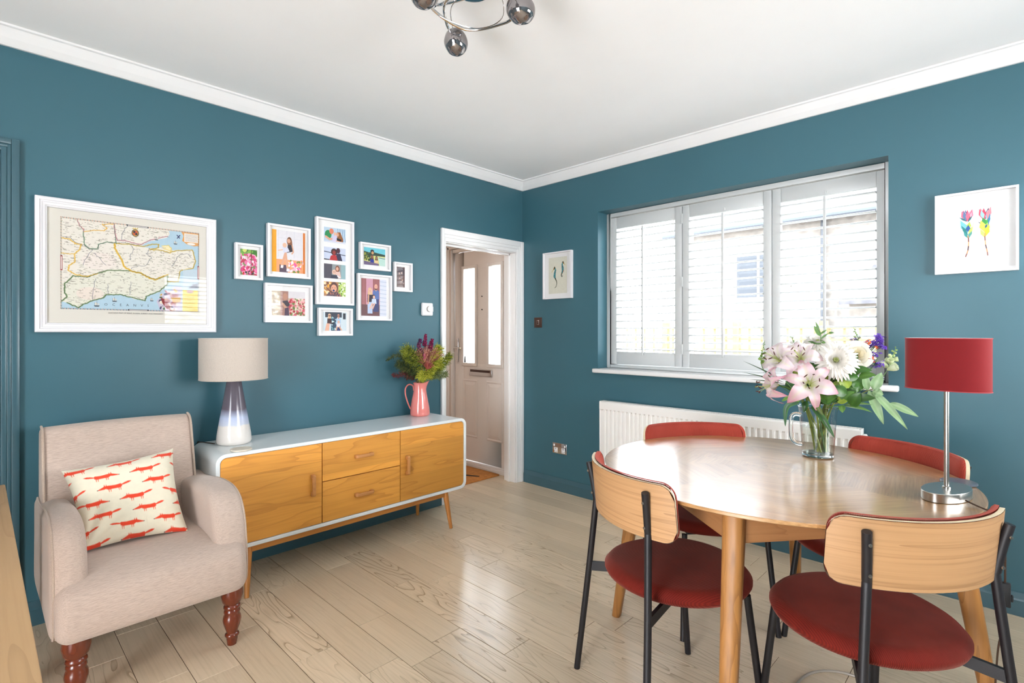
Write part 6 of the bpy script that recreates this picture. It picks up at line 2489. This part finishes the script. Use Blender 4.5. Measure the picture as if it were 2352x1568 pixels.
lily('pale pink open lily facing the viewer above the jug rim', (2.500, -0.995, 1.078), FR * 1.0 + UP * 0.25 + RT * 0.12, 0.108, 0.25, 1.0, 0.75)
lily('white lily at the upper left of the bouquet', (2.372, -0.975, 1.172), FR * 0.8 - RT * 0.55 + UP * 0.45, 0.096, 0.1, 0.95, 0.3)
lily('white lily with faint pink tips left of the big chrysanthemum', (2.455, -0.960, 1.180), FR * 0.85 + UP * 0.5 - RT * 0.12, 0.094, 0.55, 0.95, 0.35)
lily('pink lily drooping at the lower left of the bouquet', (2.362, -1.015, 1.062), FR * 0.35 - RT * 0.9 - UP * 0.12, 0.092, 0.0, 0.85, 0.8)


def mum(label, head, axis, size, nm='chrysanthemum', layers=((36, 1.05, 0.1), (32, 0.92, 0.35), (26, 0.72, 0.7), (16, 0.42, 1.1)), seed=1):
    t, b, nk = flower_root(nm, label, 'flower', head)
    ax = Vector(axis).normalized()
    side = ax.cross(UP).normalized()
    up = side.cross(ax).normalized()
    stem_mb([b, (b + nk) / 2, nk, nk * 0.3 - ax * 0.035, -ax * 0.008], 0.004, 0.003, lg(134, 146, 56), G1).build('stem', M_LEAF, t)
    r_ = random.Random(seed)
    mb = MB()
    for n, L, lift in layers:
        for k in range(n):
            a = 2 * PI * (k + r_.random() * 0.6) / n
            rad = up * math.cos(a) + side * math.sin(a)
            tan = ax.cross(rad)
            ll = size * L * r_.uniform(0.88, 1.06)
            w = size * 0.062
            P, cols = [], []
            for i in range(6):
                u = i / 5
                e = lift + (0.25 * u - 0.55 * u * u * (1 if lift < 0.5 else 0.2))
                p = rad * (ll * u * math.cos(e) + 0.006) + ax * (ll * u * math.sin(e) + 0.004)
                ww = w * (0.55 + 0.75 * math.sin(PI * u * 0.85))
                if i == 5:
                    ww = w * 0.35
                row = [tuple(p + tan * (ww * q) + ax * (abs(q) * ww * 0.5)) for q in (-1, 0, 1)]
                P.append(row)
                cols += [mixc(lg(214, 222, 150), lg(252, 248, 240), min(1, u * 2.2 + (0 if lift > 0.7 else 0.6)))] * 3
            mb.grid(P, col=cols)
    mb.lathe([(0.0, 0.0), (size * 0.18, 0.004), (size * 0.12, size * 0.22), (0, size * 0.26)], 12, col=lg(172, 184, 76)) if False else None
    o = mb.build('petals', M_PETAL, t, angle=180, fix=False)
    o['kind'] = 'stuff'
    mb = MB()
    for k in range(40):
        a, rr = k * 2.4, size * 0.17 * math.sqrt(k / 40)
        rad = up * math.cos(a) + side * math.sin(a)
        p = rad * rr + ax * size * 0.10
        mb.tube([p, p + ax * size * 0.22 - rad * rr * 0.3], [0.0022, 0.0012], 5, col=mixc(lg(150, 170, 70), lg(216, 218, 150), k / 40))
    o = mb.build('flower_centre', M_PETAL, t)
    return t


mum('large spiky white chrysanthemum in the middle of the bouquet', (2.570, -0.905, 1.168), FR * 0.95 + UP * 0.28 + RT * 0.05, 0.074, seed=2)
mum('smaller white spiky bloom half hidden at the back of the bouquet', (2.480, -0.800, 1.235), FR * 0.6 + UP * 0.8, 0.052, seed=5)


def rose(label, head, axis, size):
    t, b, nk = flower_root('rose', label, 'flower', head)
    ax = Vector(axis).normalized()
    side = ax.cross(UP).normalized()
    up = side.cross(ax).normalized()
    stem_mb([b, (b + nk) / 2, nk, nk * 0.3 - ax * 0.04, -ax * 0.02], 0.004, 0.003, lg(150, 156, 60), G1).build('stem', M_LEAF, t)
    n = 15
    for k in range(n):
        q = k / (n - 1)              # 0 inner, 1 outer
        a0 = k * 2.4
        r = size * (0.10 + 0.72 * q)
        hgt = size * (0.95 - 0.35 * q)
        span = 1.9 - 0.55 * q
        P, cols = [], []
        for i in range(8):
            u = i / 7
            row = []
            for j in range(9):
                v = -1 + 2 * j / 8
                a = a0 + v * span / 2
                flare = size * (0.10 + 0.34 * q) * max(0, u - 0.55) ** 1.5 * 3
                rr = r * (0.35 + 0.65 * math.sin(min(1, u * 1.25) * PI / 2)) + flare
                h = hgt * u * (1 - 0.13 * v * v) - size * 0.35 - (size * 0.25 * q * max(0, u - 0.6) * 2)
                rad = up * math.cos(a) + side * math.sin(a)
                row.append(tuple(rad * rr + ax * h))
                cols.append(mixc(lg(238, 214, 140), lg(250, 246, 232), min(1.0, 0.25 + q * 0.9 + 0.2 * u)))
            P.append(row)
        MB().grid(P, col=cols).build('petal', M_PETAL, t, angle=180, fix=False)
    return t


rose('creamy white rose right of the big chrysanthemum', (2.622, -0.805, 1.188), FR * 0.9 + UP * 0.4 + RT * 0.15, 0.056)


def floret_cluster(label, name, cat, head, tips, col1, col2, fr=0.008, kind='statice'):
    t, b, nk = flower_root(name, label, cat, head)
    h = Vector(head)
    mbs = stem_mb([b, (b + nk) / 2, nk, nk * 0.3 - UP * 0.02, (0, 0, 0)], 0.002, 0.0014)
    mb = MB()
    r_ = random.Random(len(label))
    for tp in tips:
        q = Vector(tp) - h
        stem_mb([nk * 0.25, q * 0.5 + Vector((0, 0, -0.008)), q], 0.0011, 0.0009, mb=mbs)
        for k in range(6):
            c0 = q + Vector([r_.uniform(-1, 1) * fr * 1.4 for _ in range(3)])
            ax = Vector([r_.uniform(-1, 1), r_.uniform(-1, 0.3), r_.uniform(0.1, 1)]).normalized()
            s_ = ax.cross(Vector((0.3, 0.9, 0.1))).normalized()
            u_ = s_.cross(ax)
            for j in range(7):
                a = 2 * PI * j / 7
                rd = s_ * math.cos(a) + u_ * math.sin(a)
                tn = ax.cross(rd)
                L = fr * r_.uniform(0.9, 1.3)
                mb.add([c0, c0 + rd * L * 0.6 + tn * L * 0.24 + ax * L * 0.4, c0 + rd * L + ax * L * 0.35, c0 + rd * L * 0.6 - tn * L * 0.24 + ax * L * 0.4], [(0, 1, 2, 3)],
                       col=mixc(lg(*col1), lg(*col2), r_.random()))
    mbs.build('stem', M_LEAF, t)
    o = mb.build('florets', M_PETAL, t, smooth=False, fix=False)
    o['kind'] = 'stuff'
    return t


floret_cluster('violet statice sprig high at the right of the bouquet', 'statice', 'flower', (2.655, -0.70, 1.215),
               [(2.640, -0.70, 1.222), (2.652, -0.69, 1.228), (2.664, -0.69, 1.232), (2.674, -0.69, 1.240), (2.672, -0.69, 1.256), (2.680, -0.68, 1.258), (2.683, -0.69, 1.228), (2.684, -0.69, 1.215), (2.630, -0.70, 1.218)], (88, 44, 168), (132, 84, 212), 0.010)
floret_cluster('violet statice sprig lower at the right of the bouquet', 'statice', 'flower', (2.672, -0.69, 1.165),
               [(2.676, -0.69, 1.192), (2.668, -0.70, 1.186), (2.674, -0.68, 1.148), (2.660, -0.70, 1.145), (2.684, -0.69, 1.152)], (88, 44, 168), (132, 84, 212))
floret_cluster('small violet sprig behind the rose', 'statice', 'flower', (2.600, -0.74, 1.235), [(2.592, -0.74, 1.245), (2.602, -0.73, 1.232), (2.588, -0.74, 1.228), (2.610, -0.73, 1.25)], (70, 50, 120), (120, 96, 170), 0.006)
floret_cluster('tiny orange florets tucked among the violet statice', 'waxflower', 'flower', (2.640, -0.71, 1.228), [(2.640, -0.715, 1.238), (2.648, -0.715, 1.242), (2.676, -0.70, 1.222), (2.655, -0.72, 1.17), (2.664, -0.72, 1.162)], (240, 90, 40), (250, 140, 70), 0.0055)


def snap(label, head, tip, n=11, c0=(206, 224, 130), c1=(238, 244, 214), size=0.014):
    """spike of cupped blooms shrinking to buds at the tip"""
    t, b, nk = flower_root('snapdragon', label, 'flower', head)
    h = Vector(head)
    q = Vector(tip) - h
    stem_mb([b, (b + nk) / 2, nk, nk * 0.25 + Vector((0, 0, -0.02)), (0, 0, 0), q], 0.0024, 0.001).build('stem', M_LEAF, t)
    mb = MB()
    for k in range(n):
        u = k / (n - 1)
        p = q * u
        s_ = size * (1 - 0.78 * u)
        a = k * 2.4
        sd = q.normalized().cross(UP if abs(q.normalized().z) < 0.9 else Vector((1, 0, 0))).normalized()
        ud = sd.cross(q.normalized())
        d = (sd * math.cos(a) + ud * math.sin(a) + q.normalized() * 0.5).normalized()
        col = mixc(lg(*c1), lg(*c0), u)
        if u > 0.55:
            col = mixc(col, G2, (u - 0.55) * 1.8)
        e = d.cross(q.normalized()).normalized()
        f = d.cross(e)
        P, cols = [], []
        for i in range(5):
            w = i / 4
            rr = s_ * (0.25 + 0.75 * math.sin(w * PI * 0.62)) * (0.62 if u < 0.5 else 0.5)
            row = []
            for j in range(9):
                aa = 2 * PI * j / 8
                rf = 1 + (0.18 * math.sin(aa * 4 + k) * w if u < 0.5 else 0)
                row.append(tuple(p + d * (s_ * 1.5 * w) + (e * math.cos(aa) + f * math.sin(aa)) * rr * rf * (0.2 if (i == 4 and u > 0.5) else 1)))
                cols.append(mixc(col, lg(160, 190, 90), 0.5 * (1 - w)))
            P.append(row)
        mb.grid(P, col=cols)
    o = mb.build('blooms', M_PETAL, t, angle=180, fix=False)
    o['kind'] = 'stuff'
    return t


snap('pale green snapdragon spike at the far right of the bouquet', (2.700, -0.640, 1.125), (2.722, -0.600, 1.215), 12, size=0.025)
snap('green snapdragon spike at the top of the bouquet', (2.615, -0.690, 1.205), (2.588, -0.680, 1.300), 13, (150, 190, 90), (206, 224, 150), 0.015)
snap('green budded spike at the far left of the bouquet', (2.318, -1.000, 1.150), (2.335, -1.010, 1.245), 14, (96, 140, 60), (150, 186, 100), 0.011)
snap('white blossom behind the two upper lilies', (2.43, -0.90, 1.20), (2.40, -0.88, 1.262), 8, (230, 226, 226), (250, 246, 248), 0.022)

# leafy branch reaching right with long pointed leaves
br, b_, nk_ = flower_root('leafy_branch', 'leafy branch with long pointed green leaves reaching right of the jug', 'foliage', (2.655, -0.760, 1.045))
h0 = Vector((2.655, -0.760, 1.045))
stem_mb([b_, (b_ + nk_) / 2, nk_, nk_ * 0.5 + Vector((0, 0, -0.004)), (0, 0, 0), Vector((0.022, 0.01, 0.006))], 0.003, 0.0016, lg(120, 84, 50), lg(120, 130, 60)).build('stem', M_LEAF, br)
LS = [((0.0, 0, 0.0), (0.052, -0.01, -0.125), 0.017), ((0.012, 0, 0.0), (0.128, 0.0, -0.135), 0.014), ((0.070, 0.0, -0.045), (0.162, 0.0, -0.085), 0.014), ((-0.004, 0, 0.0), (-0.014, -0.01, 0.080), 0.014),
      ((0.016, 0, 0.004), (0.042, 0.01, 0.078), 0.020), ((0.014, 0, -0.002), (0.050, 0.0, -0.012), 0.018), ((-0.02, 0, 0.004), (-0.060, -0.02, 0.056), 0.024), ((-0.03, -0.01, -0.002), (-0.075, -0.03, 0.020), 0.018)]
for k, (a, b, w) in enumerate(LS):
    sc_l = (lg(104, 150, 92), lg(168, 198, 150)) if k < 6 else (lg(50, 96, 40), lg(84, 130, 56))
    leaf_mb(a, b, w, FR + UP * 0.3, 0.06, sc_l[0], sc_l[1], n=14, wave=0.0016).build('leaf', M_LEAF, br, angle=180, fix=False)
br2, b_, nk_ = flower_root('leafy_branch', 'pair of glossy pointed leaves low at the right of the jug rim', 'foliage', (2.585, -0.835, 0.985))
stem_mb([b_, (b_ + nk_) / 2, nk_, nk_ * 0.4, (0, 0, 0)], 0.002, 0.0015).build('stem', M_LEAF, br2)
for a, b, w in (((0, 0, 0), (0.092, 0.02, 0.012), 0.013), ((0, 0, -0.004), (0.092, 0.02, -0.018), 0.014), ((-0.01, 0, -0.002), (-0.002, -0.02, -0.028), 0.012)):
    leaf_mb(a, b, w, FR * 0.4 + UP, 0.05, lg(48, 98, 36), lg(120, 160, 84), n=10).build('leaf', M_LEAF, br2, angle=180, fix=False)
# drooping lily leaves over the rim, inner greenery
gr, b_, nk_ = flower_root('lily_foliage', 'dark green lily leaves drooping over the rim of the glass jug', 'foliage', (2.500, -0.905, 1.000))
h1 = Vector((2.500, -0.905, 1.000))
stem_mb([b_, (b_ + nk_) / 2, nk_, (0, 0, 0)], 0.003, 0.002).build('stem', M_LEAF, gr)


def droop(p, q, r_, w, col, col2, par):
    """leaf along a bent path p>q>r_"""
    pts = smooth_poly([Vector(p), Vector(q), Vector(r_)], 7, False)
    P, cols = [], []
    n = len(pts) - 1
    for i, c0 in enumerate(pts):
        u = i / n
        t = (pts[min(i + 1, n)] - pts[max(i - 1, 0)]).normalized()
        s = t.cross(FR).normalized()
        ww = w * (math.sin(PI * (0.05 + 0.95 * u) ** 0.8) ** 0.9) + 0.0006
        row = []
        for k in (-1, -0.5, 0, 0.5, 1):
            row.append(tuple(c0 + s * (ww * k) + FR * (-abs(k) * ww * 0.3)))
            cols.append(mixc(lg(*col), lg(*col2), abs(k)))
        P.append(row)
    MB().grid(P, col=cols).build('leaf', M_LEAF, par, angle=180, fix=False)


droop((0.0, -0.06, -0.015), (0.045, -0.085, -0.055), (0.085, -0.085, -0.125), 0.011, (34, 76, 34), (70, 116, 60), gr)
droop((-0.055, -0.03, -0.005), (-0.098, -0.045, -0.030), (-0.103, -0.045, -0.110), 0.010, (40, 84, 50), (90, 136, 90), gr)
droop((-0.05, -0.04, 0.0), (-0.085, -0.05, 0.012), (-0.115, -0.05, -0.006), 0.009, (100, 150, 60), (130, 180, 80), gr)
droop((-0.02, -0.07, 0.03), (0.01, -0.085, 0.012), (0.045, -0.08, -0.045), 0.013, (72, 92, 34), (104, 120, 50), gr)
droop((-0.03, -0.06, 0.0), (-0.02, -0.075, -0.012), (-0.025, -0.075, -0.040), 0.012, (30, 70, 30), (50, 96, 40), gr)
droop((-0.06, -0.03, 0.055), (-0.09, -0.04, 0.060), (-0.075, -0.04, 0.11), 0.016, (30, 72, 34), (56, 100, 50), gr)
rb_ = random.Random(12)
inner, b_, nk_ = flower_root('foliage_bunch', 'dense dark green leaves filling the middle of the bouquet', 'foliage', (2.525, -0.860, 1.07))
for k in range(56):
    a = rb_.uniform(-0.7, 3.8)
    rr = rb_.uniform(0.02, 0.05)
    p0 = RT * rb_.uniform(-0.095, 0.12) + FR * rb_.uniform(-0.04, 0.045) + UP * rb_.uniform(-0.085, 0.07)
    d = RT * math.cos(a) * 1.0 + UP * (abs(math.sin(a)) * 0.7 + 0.1) + FR * rb_.uniform(-0.2, 0.5)
    L = rb_.uniform(0.05, 0.09)
    leaf_mb(p0, p0 + d.normalized() * L, rb_.uniform(0.014, 0.024), FR + UP * rb_.uniform(-0.3, 0.8), 0.1, *(rb_.choice([(lg(34, 72, 28), lg(70, 116, 46)), (lg(44, 92, 34), lg(96, 140, 60)), (lg(28, 60, 26), lg(60, 96, 40)), (lg(120, 150, 50), lg(170, 190, 80))]))).build('leaf', M_LEAF, inner, angle=180, fix=False)
mb = MB()
for k in range(9):
    q = RT * rb_.uniform(-0.07, 0.08) + FR * rb_.uniform(-0.02, 0.03) + UP * rb_.uniform(-0.02, 0.06)
    stem_mb([b_, (b_ + nk_) / 2 + Vector((rb_.uniform(-1, 1), rb_.uniform(-1, 1), 0)) * 0.008, nk_ + Vector((rb_.uniform(-1, 1), rb_.uniform(-1, 1), 0)) * 0.018, q], 0.0042, 0.002, lg(140, 146, 50), lg(60, 98, 40), mb=mb)
mb.build('stem', M_LEAF, inner)
# spiky grass at the far left, thin sprigs above
sg, b_, nk_ = flower_root('grass_blades', 'thin dark grass blades pointing left out of the bouquet', 'foliage', (2.400, -0.960, 1.080))
for a, b in (((0, 0, 0.0), (-0.155, -0.045, 0.082)), ((0, 0, -0.006), (-0.160, -0.045, 0.034)), ((0, 0, -0.012), (-0.13, -0.04, 0.004)), ((0.01, 0, 0), (0.03, 0.02, 0.165))):
    leaf_mb(a, b, 0.0024, FR + UP * 0.5, 0.02, lg(30, 52, 36), lg(70, 96, 60), n=6).build('leaf', M_LEAF, sg, angle=180, fix=False)
stem_mb([b_, (b_ + nk_) / 2, nk_, (0, 0, 0)], 0.002, 0.0014).build('stem', M_LEAF, sg)
eu, b_, nk_ = flower_root('eucalyptus_sprig', 'slim eucalyptus sprig rising above the centre of the bouquet', 'foliage', (2.495, -0.820, 1.215))
stem_mb([b_, (b_ + nk_) / 2, nk_, nk_ * 0.3, (0, 0, 0), (0.0, 0, 0.05), (-0.008, 0, 0.10)], 0.002, 0.0008).build('stem', M_LEAF, eu)
for a, b, w in (((0, 0, 0.05), (-0.022, -0.01, 0.098), 0.009), ((0, 0, 0.05), (-0.018, 0, 0.115), 0.005), ((0, 0, 0.04), (0.03, 0.01, 0.066), 0.004), ((0.028, 0.01, 0.064), (0.048, 0.01, 0.066), 0.005), ((0, 0, 0.03), (0.02, 0, 0.022), 0.006),
                ((0, 0, 0.06), (0.026, 0, 0.08), 0.004), ((0, 0, 0.02), (-0.02, 0, 0.012), 0.008), ((0, 0, 0.0), (0.02, 0, 0.0), 0.009), ((0, 0, -0.01), (-0.02, -0.01, -0.01), 0.008), ((0, 0, 0.015), (-0.05, 0, 0.03), 0.006)):
    leaf_mb(a, b, w, FR + UP * 0.3, 0.05, lg(50, 86, 50), lg(110, 150, 80), n=6).build('leaf', M_LEAF, eu, angle=180, fix=False)

# ---------------------------------------------------------------- dried bunch in the pink jug
DJ = Vector((0.105, -1.152, 0.7065 + 0.20))
rd_ = random.Random(31)


def needle(mb, p, d, L, w, col, sag=0.25):
    d = Vector(d).normalized()
    s = d.cross(Vector((0.81, -0.58, 0.2))).normalized()
    p1 = p + d * L * 0.5
    p2 = p + d * L * 0.95 - UP * L * sag
    mb.add([p - s * w * 0.5, p + s * w * 0.5, p1 + s * w, p1 - s * w, p2], [(0, 1, 2, 3), (3, 2, 4)], col=col)


def fern(label, tip, mid, cols, spread=0.055, n=170, name='fern_tuft', root=None):
    tipv, midv = Vector(tip), Vector(mid)
    t = thing(name, label, 'dried foliage', tuple(midv), 0, None)
    pts = smooth_poly([DJ + (midv - DJ) * 0.05, DJ + (midv - DJ) * 0.55 + UP * 0.015, midv, tipv], 8, False)
    MB().tube([p - midv for p in pts], [0.0022 - 0.0015 * i / len(pts) for i in range(len(pts))], 5, col=lg(96, 84, 40)).build('stem', M_DRY, t)
    mb = MB()
    m = len(pts)
    for k in range(int(n * 2.2)):
        u = rd_.uniform(0.28, 1.0)
        i = min(int(u * (m - 1)), m - 2)
        p = pts[i].lerp(pts[i + 1], u * (m - 1) - i)
        t_ = (pts[i + 1] - pts[i]).normalized()
        a = rd_.uniform(0, 2 * PI)
        e = t_.cross(Vector((0.3, 0.5, 0.8))).normalized()
        f = t_.cross(e)
        d = t_ * rd_.uniform(0.35, 1.0) + (e * math.cos(a) + f * math.sin(a)) * 0.9
        L = spread * rd_.uniform(0.5, 1.0) * (0.6 + 0.8 * math.sin(PI * min(u, 0.92)))
        q = p - midv
        if (q + midv).x + d.normalized().x * L < 0.012:
            d.x = abs(d.x) * 0.3
        c_ = rd_.choice(cols)
        needle(mb, q, d, L, 0.0016, lg(*c_), 0.2)
        for b in (0.35, 0.6, 0.8):
            dd = d.normalized() * 0.8 + (e * math.cos(a + 2 * b * 9) + f * math.sin(a + 2 * b * 9)) * 0.8
            needle(mb, q + d.normalized() * L * b, dd, L * 0.3, 0.0013, lg(*c_), 0.1)
    o = mb.build('fronds', M_DRY, t, smooth=False, fix=False)
    o['kind'] = 'stuff'
    return t


OL = [(112, 124, 30), (140, 148, 40), (84, 100, 28), (160, 164, 56), (60, 76, 26)]
YG = [(172, 172, 50), (150, 156, 40), (190, 184, 70), (120, 130, 36)]
DG = [(40, 54, 34), (56, 70, 40), (72, 84, 44), (90, 96, 44)]
fern('bushy olive green dried tuft at the upper left of the pink jug', (0.150, -1.300, 1.165), (0.140, -1.235, 1.10), OL, 0.074, 230)
fern('dark olive dried tuft at the lower left of the pink jug', (0.120, -1.330, 1.070), (0.13, -1.240, 1.02), DG, 0.065, 200)
fern('yellow green dried tuft right of the maroon plumes', (0.160, -1.030, 1.170), (0.150, -1.075, 1.08), YG, 0.072, 240)
fern('olive dried tuft spreading over the hall doorway edge', (0.165, -0.935, 1.115), (0.150, -1.02, 1.05), OL, 0.055, 190)
fern('short yellow green sprig hanging over the front lip of the pink jug', (0.190, -1.200, 0.985), (0.160, -1.175, 0.985), YG, 0.052, 150)
fern('small yellow sprig at the front right of the pink jug', (0.205, -1.110, 1.040), (0.165, -1.125, 0.99), YG, 0.042, 110)
fern('wispy grey green sprig low at the right of the pink jug', (0.150, -0.955, 0.985), (0.135, -1.05, 0.985), [(110, 124, 70), (84, 96, 60), (130, 140, 90)], 0.050, 110)
fern('thin drooping dark sprig at the far left of the pink jug', (0.110, -1.420, 1.105), (0.125, -1.330, 1.13), DG, 0.026, 70)
fern('reddish wiry sprig low at the left of the pink jug', (0.130, -1.385, 1.000), (0.130, -1.27, 0.995), [(96, 40, 44), (120, 52, 56), (70, 36, 40)], 0.036, 80)


def plume(label, tip, mid, cols, n=110, r=0.016, name='plume', floret=0.006):
    tipv, midv = Vector(tip), Vector(mid)
    t = thing(name, label, 'dried flower', tuple(midv), 0, None)
    pts = smooth_poly([DJ + (midv - DJ) * 0.05, DJ + (midv - DJ) * 0.6, midv, tipv], 8, False)
    MB().tube([p - midv for p in pts], [0.002] * len(pts), 5, col=lg(104, 60, 50)).build('stem', M_DRY, t)
    mb = MB()
    for k in range(n):
        u = rd_.random()
        p = midv.lerp(tipv, u) - midv
        rr = r * (1 - u * 0.75)
        a = rd_.uniform(0, 2 * PI)
        d = Vector((math.cos(a), math.sin(a), rd_.uniform(0.2, 1.2))).normalized()
        q = p + d * rr * rd_.uniform(0.4, 1.0)
        c_ = lg(*rd_.choice(cols))
        e = d.cross(Vector((0.2, 0.3, 0.9))).normalized() * floret * 0.5
        f = d.cross(e).normalized() * floret * 0.5
        mb.add([q - e, q + f, q + e, q - f, q + d * floret * 1.6, q - d * floret], [(0, 1, 4), (1, 2, 4), (2, 3, 4), (3, 0, 4), (1, 0, 5), (2, 1, 5), (3, 2, 5), (0, 3, 5)], col=c_)
    o = mb.build('florets', M_DRY, t, smooth=False, fix=False)
    o['kind'] = 'stuff'
    return t


MR = [(120, 26, 70), (150, 34, 84), (96, 24, 56), (170, 50, 100)]
RB = [(150, 84, 70), (176, 110, 92), (120, 60, 54), (196, 136, 116)]
plume('tall magenta plume at the top of the dried bunch', (0.150, -1.135, 1.268), (0.145, -1.140, 1.18), MR, 190, 0.019)
plume('magenta plume just right of the tallest one', (0.160, -1.085, 1.235), (0.15, -1.105, 1.15), MR, 230, 0.026)
plume('dusky purple plume left of the tallest one', (0.155, -1.200, 1.205), (0.15, -1.185, 1.125), [(110, 44, 84), (84, 34, 66), (140, 70, 104)], 200, 0.028)
plume('dark berried sprig at the top left of the plumes', (0.150, -1.185, 1.240), (0.15, -1.180, 1.20), [(60, 26, 66), (84, 34, 90)], 24, 0.018, floret=0.008)
plume('bright pink bloom in the middle of the dried bunch', (0.185, -1.172, 1.135), (0.18, -1.172, 1.10), [(206, 40, 140), (226, 80, 160), (160, 40, 110)], 40, 0.011)


def fan(label, base, rad_dir, L, cols, n=46, spread=0.9):
    bv = Vector(base)
    t = thing('dried_fan', label, 'dried flower', tuple(bv), 0, None)
    MB().tube([Vector(q) - bv for q in (DJ + (bv - DJ) * 0.05, DJ + (bv - DJ) * 0.6, bv)], 0.002, 5, col=lg(104, 60, 50)).build('stem', M_DRY, t)
    mb = MB()
    rdv = Vector(rad_dir).normalized()
    s = rdv.cross(Vector((0.81, -0.58, 0))).normalized()
    for k in range(n):
        a = rd_.uniform(-spread, spread)
        d = rdv * math.cos(a) + s * math.sin(a) + Vector((0.81, -0.58, 0)) * rd_.uniform(-0.2, 0.35)
        c_ = rd_.choice(cols)
        l2 = L * rd_.uniform(0.6, 1.0)
        needle(mb, Vector((0, 0, 0)), d, l2, 0.0022, lg(*c_), -0.1)
        q = d.normalized() * l2 * 0.95
        mb.add([q + Vector((0.003, 0, 0)), q + Vector((-0.003, 0, 0)), q + Vector((0, 0.003, 0)), q + Vector((0, -0.003, 0)), q + UP * 0.005, q - UP * 0.005], [(0, 2, 4), (2, 1, 4), (1, 3, 4), (3, 0, 4), (2, 0, 5), (1, 2, 5), (3, 1, 5), (0, 3, 5)], col=lg(*[min(255, v + 30) for v in c_]))
    o = mb.build('bristles', M_DRY, t, smooth=False, fix=False)
    o['kind'] = 'stuff'
    return t


fan('pinkish brown dried fan left of centre in the pink jug', (0.165, -1.165, 1.06), (0, -0.35, 1), 0.125, RB, 110, 0.75)
fan('pinkish brown dried fan right of centre in the pink jug', (0.165, -1.125, 1.06), (0, 0.45, 1), 0.135, RB, 110, 0.7)
fan('low reddish brown dried fan at the front of the pink jug', (0.185, -1.150, 1.03), (0.2, 0.1, 1), 0.062, [(140, 60, 50), (170, 90, 76), (110, 44, 40)], 60, 1.1)
